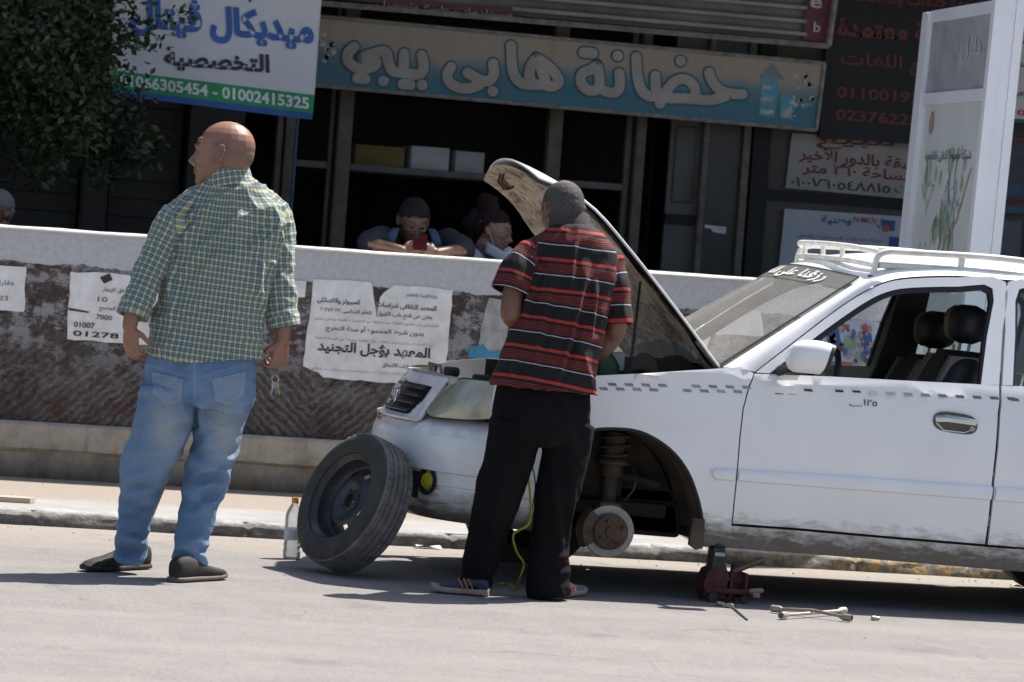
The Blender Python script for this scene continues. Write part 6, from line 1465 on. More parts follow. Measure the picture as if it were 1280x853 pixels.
# jeans
jn = MB()
hips = [(254, 428, 64, .13), (253, 446, 66, .14), (250, 466, 68, .148), (247, 490, 69, .15), (243, 506, 66, .14)]
jn.tube([P(a, c, Y1) for a, c, _, _ in hips], [(h * PXM, d) for _, _, h, d in hips], 32, side=RT)
legL = [(214, 490, 40, .12, 0), (206, 522, 37, .112, .0), (193, 560, 33, .098, .01), (179, 593, 28, .086, .03), (169.5, 637, 21, .074, .06), (164.5, 675, 17.5, .068, .10), (162.5, 698, 16.5, .064, .12)]
legR = [(281, 490, 38, .12, 0), (275, 522, 32, .112, -.005), (268, 562, 28, .098, -.01), (258, 600, 25, .086, -.01), (248, 637, 23, .076, -.02), (240, 672, 20, .07, -.03), (237, 704, 18.5, .067, -.04)]
cL, cR = [P(a, c, Y1 + y_) for a, c, _, _, y_ in legL], [P(a, c, Y1 + y_) for a, c, _, _, y_ in legR]
jn.tube(cL, [(h * PXM * .97, d) for _, _, h, d, _ in legL], 28, side=RT); jn.tube(cR, [(h * PXM * .97, d) for _, _, h, d, _ in legR], 28, side=RT)
v, f = remesh(jn, .0054, 5); n = normals(v, f)
ht_ = v[:, 2]
R1 = ridged(v, 1, 3, axes_px(1, .25, 3.5, 17)); R2 = ridged(v, 1, 6, axes_px(1, -.5, 4, 21)); R3 = ridged(v, 1, 8, axes_px(.2, 1, 2.5, 12))
knee = np.exp(-((ht_ - .42) / .14) ** 2); ank = np.clip((.24 - ht_) / .2, 0, 1); seat_ = np.exp(-((ht_ - .74) / .08) ** 2)
disp = .010 * np.clip(R1, -.3, 1) * (.2 + .8 * knee + 1.1 * ank) + .006 * np.clip(R2, -.3, 1) * (.3 + knee + ank + seat_) + .004 * R3
for a, c, wd, am in (((247, 520), (205, 535), .02, .012), ((248, 525), (300, 535), .02, .012), ((245, 535), (210, 575), .02, .010), ((250, 535), (292, 580), .02, .010), ((247, 500), (247, 535), .012, -.02), ((160, 600), (205, 588), .016, .014), ((158, 620), (196, 612), .014, .012), ((232, 610), (288, 600), .016, .012), ((230, 640), (280, 622), .014, .010), ((215, 690), (255, 668), .014, .012), ((216, 700), (262, 690), .01, .012), ((148, 672), (185, 680), .012, .010)):
    disp += fold(v, a, c, wd, am) * np.clip(n @ back * 2, 0, 1)
v2 = lap(v + n * disp[:, None], f, 1, .4)
fade = np.clip(np.exp(-(((v - P(210, 535, Y1)) @ RT) / .07) ** 2 - (((v - P(210, 535, Y1)) @ UP) / .12) ** 2) + np.exp(-(((v - P(282, 540, Y1)) @ RT) / .07) ** 2 - (((v - P(282, 540, Y1)) @ UP) / .12) ** 2), 0, 1)
edge = np.clip(disp * 90, 0, 1)
mt, t, b = nodes('blue_denim'); vv = coord(t)
fa = N(t, 'ShaderNodeAttribute', attribute_name='fade').outputs['Fac']; ea = N(t, 'ShaderNodeAttribute', attribute_name='worn').outputs['Fac']
n1 = noise(t, vv, 9, 5, .65); n2 = noise(t, mapping(t, vv, (6, 6, 1)), 40, 3, .7)
c1 = ramp(t, n1, [(.3, (.036, .095, .205)), (.7, (.082, .175, .325))]); c1 = mix(t, math_(t, 'MULTIPLY', fa, .75), c1, (.37, .37, .345)); c1 = mix(t, math_(t, 'MULTIPLY', ea, .38), c1, (.26, .36, .48)); c1 = mix(t, math_(t, 'MULTIPLY', n2, .22), c1, (.25, .34, .44))
t.links.new(c1, b.inputs['Base Color']); b.inputs['Roughness'].default_value = .9
cr = noise(t, mapping(t, coord(t), (1, 1, 2.4), rot=(0, 0.4, 0)), 11, 4, .62, .6)
bump(t, b, math_(t, 'ADD', math_(t, 'MULTIPLY', n2, .12), cr), .55, .022)
keep = cut(v2, np.ones(len(v2), bool), P(254, 430, Y1), UP)
for cl in (cL, cR):
    e = cl[-1] - cl[-2]; e /= np.linalg.norm(e); keep = cut(v2, keep, cl[-1] + e * .008, e, np.linalg.norm(v2 - cl[-1], axis=1) < .16)
bx_, bz_ = (v2 - P(247, 500, Y1)) @ RT, (v2 - P(247, 500, Y1)) @ UP; bk = n @ back > .05
seam = np.exp(-(bx_ / .004) ** 2) * (bz_ > -.05) * bk + np.exp(-((bz_ - .085 - .28 * np.abs(bx_)) / .004) ** 2) * (np.abs(bx_) < .2) * bk
jeans = patch('jeans', v2, f, keep, MATS['blue_denim'], man, 0.0, .004, {'fade': fade, 'worn': edge + .7 * np.clip(seam, 0, 1)}, n)
for cx_, sl_p in ((212, -.12), (289, .12)):
    rx_, ru_ = (v2 - P(cx_, 482, Y1)) @ RT, (v2 - P(cx_, 482, Y1)) @ UP
    ru_ = ru_ - rx_ * sl_p * 2
    wx_ = .062 + .12 * ru_; mk = (np.abs(rx_) < wx_) & (ru_ < .045) & (ru_ > -.085 + .6 * np.abs(rx_)) & ((n @ back) > .1)
    rim_ = np.exp(-((np.abs(rx_) - wx_ + .008) / .005) ** 2) + np.exp(-((ru_ - .036) / .006) ** 2) + np.exp(-((ru_ + .085 - .6 * np.abs(rx_) - .01) / .006) ** 2)
    patch('back_pocket', v2, f, mk, MATS['blue_denim'], jeans, .003, .004, {'fade': np.maximum(fade, .45), 'worn': edge + .6 * np.clip(rim_, 0, 1)}, n)
M_SHOE = mat('black_shoe_cloth', (.022, .020, .019), .8, var=.5, scale=30, bmp=.2); M_SOLE = mat('grey_brown_sole', (.11, .095, .08), .75, var=.4, scale=20)
gl_ = G(176, 712); sL_ = shoe(man, gl_ + np.array((.03, .05, 0)), G(106, 716) + np.array((0, .03, 0)), .046, .105, M_SHOE, mat('black_sole', (.03, .028, .026), .8, var=.4))
gr_ = G(217, 729); shoe(man, gr_ + np.array((.0, .02, 0)), G(275, 722) + np.array((.0, -.06, 0)), .047, .102, M_SHOE, M_SOLE)
# keys in his right hand
kp = P(344, 474, Y1 - .06); keys = empty('key_ring', tuple(kp), 'small bunch of metal keys in the hand of the man in the checked shirt', 'keys')
q = MB(); q.tube([kp + RT * .014 * math.cos(h) + UP * (.014 * math.sin(h)) for h in np.linspace(0, 6.283, 17)], .0018, 6); q.build('ring', M_CHR, keys)
for k, (dx, m_) in enumerate(((-.010, M_METAL), (.002, mat('blue_key', (.10, .22, .45), .4)), (.010, mat('brass', (.4, .28, .1), .4, metal=.8)))):
    a = kp - UP * .012 + RT * dx * .5; q = MB(); q.tube([a, a - UP * .02 + RT * dx * .4], (.008, .0018), 8, side=RT, round_=True); q.tube([a - UP * .018 + RT * dx * .4, a - UP * .048 + RT * dx * 1.2], (.0035, .0012), 6, side=RT); q.build('key', m_, keys)

# ---------------------------------------------------------------- man in the striped polo shirt at the engine
Y2 = 17.0; Q = np.linalg.norm(P(680, 400, Y2) - P(680, 500, Y2)) / 100
mech = empty('person', tuple(G(650, 745)), 'grey haired man in a red and black striped polo shirt bending over the engine', 'person')
M_SK2 = skin_mat('brown_skin', (.17, .082, .05), None)
bd_ = MB(); H2 = 76 * Q * .97; C2 = P(703, 264, Y2 + .13); fr2 = frame((-.22, .92, -.30), (-.08, .25, 1))
head_parts(bd_, C2, fr2, H2)
bd_.tube(chain_px([(706, 268, Y2 + .12), (710, 288, Y2 + .09), (712, 310, Y2 + .06)]), [(.062, .066), (.064, .068), (.075, .07)], 16, side=RT, round_=True)
bd_.tube(chain_px([(711, 300, Y2 + .07), (705, 360, Y2 + .04), (690, 430, Y2), (682, 490, Y2)]), [(.10, .06), (.14, .08), (.13, .09), (.13, .09)], 16, side=RT, round_=True)
a2L = chain_px([(676, 322, Y2 + .06), (648, 345, Y2 + .02), (639, 388, Y2 + .0), (645, 400, Y2 + .05), (672, 425, Y2 + .34), (690, 440, Y2 + .5)]); a2R = chain_px([(752, 322, Y2 + .06), (768, 360, Y2 + .03), (770, 406, Y2 + .02), (766, 420, Y2 + .07), (752, 440, Y2 + .34), (742, 450, Y2 + .5)])
for a_ in (a2L, a2R): bd_.tube(smooth_pts(a_, 3), list(np.interp(np.linspace(0, 5, 16), range(6), [.036, .041, .044, .043, .034, .028])), 14, round_=True)
hand_parts(bd_, a2L[-1], (.2, .9, -.4), (0, .3, 1), (1, 0, 0), .8, .18); hand_parts(bd_, a2R[-1], (-.2, .9, -.4), (0, .3, 1), (-1, 0, 0), .8, .18)
for lg in (((650, 490, Y2), (618, 620, Y2 + .0), (600, 730, Y2 + .08)), ((712, 490, Y2), (690, 620, Y2), (688, 736, Y2 + .04))):
    bd_.tube(chain_px(lg), [.065, .042, .032], 12, round_=True)
v, f = remesh(bd_, .0040, 6, .45); q_ = head_local(v, C2, fr2, H2); dark, lip = face_attrs(v, C2, fr2, H2); n = normals(v, f)
x, y, z = q_.T
make('body', v, f, M_SK2, mech, {'dark': dark, 'lip': lip, 'stubble': np.where((z < -.1) & (z > -.5) & (x > 0) & (np.abs(y) < .4), .3, 0.0)})
def hair_mat(name, c1, c2, spot=None):
    mt, t, b = nodes(name); v_ = coord(t); a = ramp(t, noise(t, mapping(t, v_, (60, 60, 14)), 5, 4, .7), [(.3, c1), (.7, c2)])
    if spot: a = mix(t, N(t, 'ShaderNodeAttribute', attribute_name='thin').outputs['Fac'], a, spot)
    t.links.new(a, b.inputs['Base Color']); b.inputs['Roughness'].default_value = .7; b.inputs['Specular IOR Level'].default_value = .15; bump(t, b, noise(t, mapping(t, v_, (80, 80, 30)), 6, 3, .7), .35, .003); return mt
mk = (np.abs(z) < .6) & (np.hypot(x, y) < .62) & (z > -.30 - .05 * np.sin(y * 9) + .5 * np.clip(x, 0, 1)) & (x < .30) & ~((np.abs(y) > .30) & (z < .13) & (x > -.16)) & ~((x > -.02) & (z < .05))
nz = fbm(v, 90, 4, octv=2); thin = np.clip(1.15 - np.sqrt(((x + .12) / .24) ** 2 + (y / .2) ** 2 + ((z - .46) / .16) ** 2), 0, 1) * .8
patch('hair', v, f, mk, hair_mat('grey_hair', (.020, .019, .018), (.12, .115, .11), (.34, .215, .16)), mech, .0018 + .0012 * nz, .002, {'thin': thin}, n)
# polo
ph_ = MB()
tor = [(713, 279, 19, .065, .09), (714, 287, 27, .076, .085), (714, 296, 40, .088, .07), (713, 307, 51, .10, .06), (713, 318, 57, .108, .055), (711, 340, 60, .118, .045), (704, 375, 58, .125, .03), (696, 410, 57, .13, .015), (688, 445, 59, .138, 0), (682, 475, 63, .150, 0), (680, 494, 65, .156, 0)]
ph_.tube([P(a, c, Y2 + d2) for a, c, _, _, d2 in tor], [(h * Q, d) for _, _, h, d, _ in tor], 40, side=RT)
p2L = chain_px([(684, 308, Y2 + .06), (664, 317, Y2 + .055), (648, 338, Y2 + .03), (640, 360, Y2 + .015)]); p2R = chain_px([(744, 312, Y2 + .06), (760, 324, Y2 + .055), (768, 360, Y2 + .035), (770, 400, Y2 + .02)])
ph_.tube(p2L, [.05, .062, .066, .072], 24, round_=True); ph_.tube(p2R, [.05, .060, .063, .064], 24, round_=True)
v, f = remesh(ph_, .0054, 4); n = normals(v, f)
bones = [([P(716, 270, Y2 + .06), P(703, 380, Y2 + .03), P(680, 500, Y2)], .18, back), (p2L + [P(634, 380, Y2)], .07, back), (p2R + [P(771, 420, Y2 + .015)], .066, back)]
uv = bone_uv(v, bones)
R1 = ridged(v, 1, 12, axes_px(.35, 1, 2.5, 13)); R2 = ridged(v, 1, 15, axes_px(1, -.6, 3, 15)); R3 = ridged(v, 1, 19, axes_px(-.3, 1, 3, 22))
uph = (v - P(690, 430, Y2)) @ UP; low = np.clip(-uph / .2 + .3, 0, 1)
disp = .011 * np.clip(R1, -.2, 1) * (.5 + .8 * low) + .006 * np.clip(R2, -.2, 1) + .004 * R3
fc = np.clip(n @ back * 2, 0, 1)
for a, c, wd, am in (((735, 330), (700, 470), .016, .014), ((690, 350), (665, 480), .016, .010), ((720, 300), (712, 360), .014, .008), ((672, 340), (656, 400), .014, .014), ((745, 350), (735, 420), .014, .014), ((712, 420), (690, 490), .014, .012), ((650, 440), (640, 485), .014, .010), ((660, 320), (685, 345), .012, .010)):
    disp += fold(v, a, c, wd * .85, am * 1.5, Y2) * fc
v2 = lap(v + n * disp[:, None], f, 1, .4)
dn = -UP - .10 * RT; dn /= np.linalg.norm(dn); keep = cut(v2, np.ones(len(v2), bool), P(682, 487, Y2), dn); keep = cut(v2, keep, P(713, 281, Y2 + .09), UP)
for bi, arm_ in ((1, p2L), (2, p2R)):
    e = arm_[-1] - arm_[-2]; e /= np.linalg.norm(e); keep = cut(v2, keep, arm_[-1] + e * .02, e, (uv[:, 2] == bi) & (np.linalg.norm(v2 - arm_[-1], axis=1) < .13))
mt, t, b = nodes('striped_polo'); uva = N(t, 'ShaderNodeAttribute', attribute_name='cloth').outputs['Vector']; s_ = sep(t, uva)
per2 = 38.5 * Q
fr_ = math_(t, 'FRACT', math_(t, 'MULTIPLY_ADD', s_[1], 1 / per2, .47))
def inr(a, c): return math_(t, 'MULTIPLY', math_(t, 'GREATER_THAN', fr_, a), math_(t, 'LESS_THAN', fr_, c))
fine_ = math_(t, 'MULTIPLY', math_(t, 'LESS_THAN', math_(t, 'FRACT', math_(t, 'MULTIPLY', fr_, 15.0)), .5), inr(.18, .48))
c1 = mix(t, math_(t, 'MULTIPLY', fine_, .9), (.011, .0105, .011), (.22, .028, .024)); c1 = mix(t, inr(0.0, .10), c1, (.37, .034, .024)); c1 = mix(t, inr(.545, .575), c1, (.42, .42, .46))
t.links.new(c1, b.inputs['Base Color']); b.inputs['Roughness'].default_value = .75; b.inputs['Sheen Weight'].default_value = .03; b.inputs['Specular IOR Level'].default_value = .25
cr = noise(t, mapping(t, coord(t), (1, 1, 0.4), rot=(0, 0.3, 0)), 9, 4, .62, .6)
bump(t, b, math_(t, 'ADD', math_(t, 'MULTIPLY', noise(t, coord(t), 380, 2), .04), cr), .5, .018)
polo = patch('polo_shirt', v2, f, keep, MATS['striped_polo'], mech, 0.0, .004, {'cloth': uv}, n)
band(polo, [P(712, 292, Y2 + .095), P(712, 270, Y2 + .115)], (.088, .082), .04, mat('charcoal_collar', (.05, .045, .047), .8, var=.2, scale=60), 'collar', flare=-.10)
# trousers
tr_ = MB()
hips = [(682, 470, 54, .12), (680, 488, 57, .128), (677, 510, 60, .14), (676, 535, 59, .135), (677, 556, 55, .12)]
tr_.tube([P(a, c, Y2) for a, c, _, _ in hips], [(h * Q, d) for _, _, h, d in hips], 32, side=RT)
legL = [(646, 530, 33, .115, 0), (636, 570, 31, .10, 0), (625, 610, 29, .092, .0), (615, 650, 26, .088, .03), (604, 690, 22, .085, .06), (599, 718, 21, .083, .08), (597, 738, 20, .083, .085)]
legR = [(711, 530, 33, .115, 0), (706, 570, 29, .10, 0), (698, 610, 27, .092, 0), (691, 650, 24.5, .088, .02), (686, 690, 24, .085, .03), (685, 722, 25, .086, .03), (686, 744, 24, .085, .03)]
cL, cR = [P(a, c, Y2 + y_) for a, c, _, _, y_ in legL], [P(a, c, Y2 + y_) for a, c, _, _, y_ in legR]
tr_.tube(cL, [(h * Q * .97, d) for _, _, h, d, _ in legL], 28, side=RT); tr_.tube(cR, [(h * Q * .97, d) for _, _, h, d, _ in legR], 28, side=RT)
v, f = remesh(tr_, .0066, 6); n = normals(v, f)
R1 = ridged(v, 1, 23, axes_px(.15, 1, 2.0, 12)); R2 = ridged(v, 1, 26, axes_px(1, .5, 4, 18)); ank = np.clip((.22 - v[:, 2]) / .18, 0, 1)
disp = .009 * np.clip(R1, -.3, 1) + .008 * np.clip(R2, -.3, 1) * (.3 + ank)
for a, c, wd, am in (((690, 560), (700, 700), .016, .016), ((716, 600), (712, 690), .014, .012), ((640, 560), (605, 700), .016, .010), ((680, 700), (716, 690), .014, .014), ((676, 725), (710, 712), .012, .014), ((677, 550), (655, 600), .014, .010)):
    disp += fold(v, a, c, wd, am, Y2) * np.clip(n @ back * 2, 0, 1)
v2 = lap(v + n * disp[:, None], f, 1, .4); keep = cut(v2, np.ones(len(v2), bool), P(682, 474, Y2), UP)
for cl in (cL, cR):
    e = cl[-1] - cl[-2]; e /= np.linalg.norm(e); keep = cut(v2, keep, cl[-1] + e * .006, e, np.linalg.norm(v2 - cl[-1], axis=1) < .16)
patch('trousers', v2, f, keep, mat('black_trouser_cloth', (.0075, .0072, .0085), .95, var=.4, scale=5, spec=.15, bmp=.8, bscale=7), mech, 0.0, .004, {}, n)
M_BS = mat('navy_canvas', (.03, .045, .08), .8, var=.4, scale=30); M_TS = mat('tan_rubber_sole', (.34, .26, .20), .8, var=.25, scale=20)
h_ = G(612, 747); tt_ = G(541, 741); s1_ = shoe(mech, h_ + np.array((0, .03, 0)), tt_ + np.array((0, .03, 0)), .047, .075, M_BS, M_TS, .03)
M_OR = mat('orange_stripe', (.42, .12, .06), .7)
dsh = (tt_ - h_) / np.linalg.norm(tt_ - h_)
q = MB()
for k in range(3):
    c = h_ + np.array((0, -.022, .0)) + dsh * (.075 + .02 * k); q.tube([c + np.array((0, .0, .03)), c + np.array((0, .02, .066)) + dsh * .015], (.004, .004), 6)
q.build('side_stripes', M_OR, s1_)
h_ = G(694, 751); tt_ = G(729, 745); s2_ = shoe(mech, h_ + np.array((-.02, .03, 0)), tt_ + np.array((.01, .09, 0)), .047, .085, mat('pale_blue_canvas', (.16, .20, .26), .8, var=.4, scale=30), M_TS, .028)
q = MB(); c = P(712, 741, 17.03)
for k in range(3): q.tube([c + RT * .012 * k, c + RT * (.012 * k - .008) + UP * .028], .0035, 6)
q.build('side_stripes', M_OR, s2_)

# ---------------------------------------------------------------- three people behind the wall
def waist_up(label, px, py, hpx, Y, face, up, skin, shirt_m, shoulder_px, tor_h, lean=0.0, seed=1, hair=None, hair_fn=None, arms=None, tshirt=True):
    q0 = np.linalg.norm(P(px, py, Y) - P(px, py + 100, Y)) / 100; H = hpx * q0; C = P(px, py, Y)
    r = empty('person', (C[0], Y + .1, .06), label, 'person'); b_ = MB(); fr = frame(face, up)
    head_parts(b_, C, fr, H)
    nk = C - fr[2] * H * .35 - fr[0] * H * .1; sh0 = np.array((C[0], Y + .07, C[2] - H * .95)) + np.array((shoulder_px * q0, 0, 0))
    b_.tube([nk, (nk + sh0) / 2, sh0], [.055, .058, .075], 14, round_=True)
    b_.tube([sh0, sh0 - np.array((0, -.05, .25)), np.array((sh0[0], Y + .15, .75)), np.array((sh0[0], Y + .15, .1))], [(.15, .08), (.13, .09), (.13, .09), (.11, .08)], 16, side=(1, 0, 0), round_=True)
    for ch, hd_ in (arms or []):
        b_.tube(smooth_pts(ch, 4), list(np.linspace(.048, .027, 4 * (len(ch) - 1) + 1)), 12, round_=True)
        if hd_: hand_parts(b_, ch[-1], *hd_)
    v, f = remesh(b_, .0048, 3); n = normals(v, f); dark, lip = face_attrs(v, C, fr, H); q_ = head_local(v, C, fr, H)
    body = make('body', v, f, skin, r, {'dark': dark, 'lip': lip, 'stubble': np.zeros(len(v))})
    if hair is not None:
        mk = hair_fn(*q_.T); patch('hair', v, f, mk, hair, r, .004 + .022 * np.clip(q_[:, 2] - .25, 0, .2) + .005 * fbm(v, 55, seed, octv=3), .003, {'thin': np.zeros(len(v))}, n)
    s_ = MB(); c0 = sh0 + np.array((0, 0, .035))
    s_.tube([c0 + np.array((0, 0, .03)), c0, c0 - np.array((0, 0, .05)), c0 - np.array((0, -.02, .14)), np.array((c0[0], Y + .12, c0[2] - .4)), np.array((c0[0], Y + .12, .7))], [(.07, .065), (.13, .085), (.19, .11), (.20, .125), (.19, .13), (.18, .13)], 28, side=(1, 0, 0))
    for ch, _ in (arms or []):
        a = [np.array(ch[0]) + (sh0 - np.array(ch[0])) * .3, np.array(ch[0]), np.array(ch[0]) + (np.array(ch[1]) - np.array(ch[0])) * .95]; s_.tube(a, [.075, .076, .072], 18, round_=True)
    v, f = remesh(s_, .008, 4); n = normals(v, f); v = v + n * (.006 * fbm(v, 9, seed, octv=3))[:, None]
    sh = make('shirt', v, f, shirt_m, r, {}); return r, C, fr, H, q0, sh0, sh
M_SK3 = skin_mat('boy_skin', (.165, .085, .054), None); M_SK4 = skin_mat('girl_skin', (.23, .125, .085), None)
M_BH = hair_mat('black_hair', (.006, .006, .006), (.022, .02, .02)); M_MH = hair_mat('maroon_hair', (.007, .004, .004), (.024, .008, .010))
capf = lambda x, y, z: (z > .10 + .022 * np.sin(23 * y + 9 * x) + .018 * np.sin(51 * y + 2) + .16 * np.clip((x - .1) / .3, 0, 1) - .62 * np.clip(-(x) / .35, 0, 1) ** .8) & (np.abs(z) < .62) & (np.hypot(x, y) < .6) & ~((np.abs(y) > .30) & (z < .10) & (x > -.15))
YB = 22.12; ztop_ = 1.293
eL, eR = P(462, 318, 21.92), P(578, 324, 21.92); eL[2] = eR[2] = ztop_ + .035
hL, hR = P(503, 314, 21.84), P(546, 317, 21.84)
phn = P(525, 303, 21.745)
boy, CB, frB, HB, qB, shB, shirtB = waist_up('dark haired boy leaning on the wall and looking at a phone', 517, 277, 55, YB, (.02, -.92, -.36), (0.03, -.3, 1), M_SK3, mat('navy_tee', (.012, .014, .022), .85), 0, .5, seed=3, hair=M_BH, hair_fn=capf,
    arms=[([P(478, 300, 22.16), eL, (eL + hL) / 2 + np.array((0, 0, .0)), hL], ((.85, -.25, .28), (-.2, -.85, .25), (.1, .2, 1), .55, .145)), ([P(560, 303, 22.16), eR, (eR + hR) / 2, hR], ((-.85, -.25, .28), (.2, -.85, .25), (-.1, .2, 1), .55, .145))])
def glasses(parent, C, fr, H, m_):
    T = lambda x, y, z: C + (fr[0] * x + fr[1] * y + fr[2] * z) * H; q = MB()
    for s in (-1, 1):
        q.tube([T(.435 - .02 * abs(math.cos(h)), .125 * s + .085 * math.cos(h), .01 + .06 * math.sin(h)) for h in np.linspace(0, 6.283, 17)], .0016, 5); q.tube([T(.42, .21 * s, .03), T(.2, .32 * s, .03), T(-.05, .34 * s, .03)], .0016, 5)
    q.tube([T(.44, -.04, .03), T(.455, 0, .035), T(.44, .04, .03)], .0016, 5); return q.build('glasses', m_, parent)
glasses(boy, CB, frB, HB, M_METAL)
q = MB(); q.tube(smooth_pts([P(488, 322, 22.0), P(489, 300, 21.98), P(494, 288, 22.05), P(498, 286, 22.14)], 4), (.022, .006), 8, side=(1, 0, 0)); q.tube(smooth_pts([P(548, 322, 22.0), P(546, 302, 21.98), P(541, 289, 22.05), P(538, 287, 22.14)], 4), (.022, .006), 8, side=(1, 0, 0)); q.build('backpack_straps', mat('blue_strap', (.03, .06, .12), .7), boy)
ph = empty('phone', tuple(phn), 'dark red mobile phone held up by the boy at the wall', 'phone')
q = MB(); fr_p = frame((0, -.97, .22), (0, .22, .97))
def pbox(mb, c, fr, a, h_, th):
    vs = [np.array(c) + fr[1] * i * a + fr[2] * j * h_ + fr[0] * k * th for k in (-1, 1) for i, j in ((-1, -1), (1, -1), (1, 1), (-1, 1))]
    mb.add(vs, [(0, 3, 2, 1), (4, 5, 6, 7), (0, 1, 5, 4), (1, 2, 6, 5), (2, 3, 7, 6), (3, 0, 4, 7)])
pbox(q, phn, fr_p, .036, .042, .005); q.build('case', mat('phone_red', (.06, .004, .007), .7, spec=.2), ph)
q = MB(); pbox(q, phn + fr_p[1] * -.02 + fr_p[2] * .028 + fr_p[0] * .0065, fr_p, .010, .010, .0012); q.build('camera_bump', M_BLK, ph)
bunf = lambda x, y, z: (z > .16 + .10 * np.clip((x - .05) / .3, 0, 1) - .66 * np.clip(-(x + .02) / .3, 0, 1)) & (np.abs(z) < .62) & (np.hypot(x, y) < .6) & ~((np.abs(y) > .31) & (z < .05) & (x > -.1) & (x < .05))
girl, CG, frG, HG, qG, shG, shirtG = waist_up('girl in a white top with dark maroon tied hair facing right behind the wall', 616, 288, 53, 22.35, (.90, -.38, -.18), (.1, 0, 1), M_SK4, mat('white_top', (.55, .58, .66), .8), -2, .5, seed=7, hair=M_MH, hair_fn=bunf,
    arms=[([P(594, 322, 22.4), P(588, 360, 22.3), P(606, 380, 22.1)], None), ([P(628, 322, 22.4), P(640, 360, 22.2), P(628, 380, 22.05)], None)])
glasses(girl, CG, frG, HG, M_METAL)
T = lambda x, y, z: CG + (frG[0] * x + frG[1] * y + frG[2] * z) * HG
q = MB(); q.tube([T(-.20, 0, .50), T(-.28, 0, .58), T(-.34, .02, .62)], [.05, .065, .045], 14, round_=True); q.tube([T(-.45, 0, .2), T(-.52, .03, .0), T(-.46, .05, -.2)], [.05, .055, .03], 12, round_=True); q.build('hair_bun', M_MH, girl)
q = MB(); rr = []
for z in (-.58, -.5, -.40, -.33):
    rr.append([T((.24 + .12 * (1 + (z + .33))) * math.cos(h) + .1, .28 * math.sin(h), z - .10 * math.cos(h)) for h in np.linspace(-1.9, 1.9, 14)])
q.loft(rr, False, False); mk_ = q.build('face_mask', mat('mask_white', (.50, .54, .58), .8), girl); sm = mk_.modifiers.new('thickness', 'SOLIDIFY'); sm.thickness = .003
q = MB(); q.tube(smooth_pts([T(-.05, -.34, .06), T(.05, -.31, -.15), T(.18, -.27, -.36)], 4), .002, 5); q.build('mask_loop', MATS['mask_white'], mk_)
grf = lambda x, y, z: (z > .12 - .6 * np.clip(-(x) / .35, 0, 1) ** .8 + .15 * np.clip((x - .1) / .3, 0, 1)) & (np.abs(z) < .62) & (np.hypot(x, y) < .6) & ~((np.abs(y) > .30) & (z < .10) & (x > -.15))
waist_up('grey haired person cut by the left edge of the photo behind the wall', -5, 264, 52, 22.45, (-.75, -.55, -.05), (0, 0, 1), M_SK2, mat('grey_shirt', (.06, .06, .065), .85), -6, .5, seed=11, hair=hair_mat('silver_hair', (.07, .07, .07), (.22, .22, .22)), hair_fn=grf,
    arms=[([P(-30, 300, 22.5), P(-36, 340, 22.4), P(-20, 370, 22.2)], None), ([P(14, 302, 22.5), P(20, 340, 22.4), P(10, 370, 22.2)], None)])
# ================================================================ SMALL THINGS ON THE ROAD
# spare wheel leaning on the bumper
wc = P(443, 632, 17.72); wt = G(425, 716)
ax_w = np.array([-.85, -.36, .36]); ax_w /= np.linalg.norm(ax_w)
# rest the tyre on the road: lowest point of the leaning wheel touches z = 0
horiz = math.sqrt(1 - ax_w[2] ** 2)
wc[2] = .287 * horiz + .0875 * abs(ax_w[2]) - .006
spare = empty('loose_wheel', tuple(wc), 'loose wheel with a dark steel rim leaning against the front bumper', 'wheel')
wheel(spare, wc, ax_w, False)
# bottle
bp = G(364, 699); bt = empty('water_bottle', tuple(bp), 'clear plastic water bottle with a yellow cap standing beside the loose wheel', 'bottle')
mt, t, b = nodes('clear_plastic')
tr = N(t, 'ShaderNodeBsdfTransparent'); tr.inputs[0].default_value = (.93, .95, .96, 1); gl = N(t, 'ShaderNodeBsdfGlossy'); gl.inputs['Roughness'].default_value = .12; df = N(t, 'ShaderNodeBsdfDiffuse'); df.inputs[0].default_value = (.85, .86, .86, 1)
lw = N(t, 'ShaderNodeLayerWeight'); lw.inputs[0].default_value = .35; m1 = N(t, 'ShaderNodeMixShader'); t.links.new(lw.outputs['Fresnel'], m1.inputs[0]); t.links.new(tr.outputs[0], m1.inputs[1]); t.links.new(gl.outputs[0], m1.inputs[2])
m2 = N(t, 'ShaderNodeMixShader'); t.links.new(math_(t, 'MULTIPLY_ADD', lw.outputs['Facing'], .45, .16), m2.inputs[0]); t.links.new(m1.outputs[0], m2.inputs[1]); t.links.new(df.outputs[0], m2.inputs[2]); t.links.new(m2.outputs[0], t.nodes['Material Output'].inputs[0])
q = MB(); prof = [(.0, .004), (.028, .0), (.036, .006), (.037, .02)] + [(.0365 + .0016 * math.sin(k * 1.5), .025 + .0065 * k) for k in range(20)] + [(.037, .16), (.037, .185), (.031, .205), (.020, .226), (.0135, .236), (.0135, .248)]
q.lathe(prof, bp, n=28, caps=False); q.build('bottle_body', MATS['clear_plastic'], bt)
q = MB(); q.lathe([(.0, .006), (.034, .006), (.0345, .10), (.0, .10)], bp, n=24, caps=False)
mt, t, b = nodes('water'); tr = N(t, 'ShaderNodeBsdfTransparent'); tr.inputs[0].default_value = (.92, .94, .94, 1); gl = N(t, 'ShaderNodeBsdfGlossy'); gl.inputs['Roughness'].default_value = .05; m1 = N(t, 'ShaderNodeMixShader'); m1.inputs[0].default_value = .12; t.links.new(tr.outputs[0], m1.inputs[1]); t.links.new(gl.outputs[0], m1.inputs[2]); t.links.new(m1.outputs[0], t.nodes['Material Output'].inputs[0])
q.build('water', MATS['water'], bt)
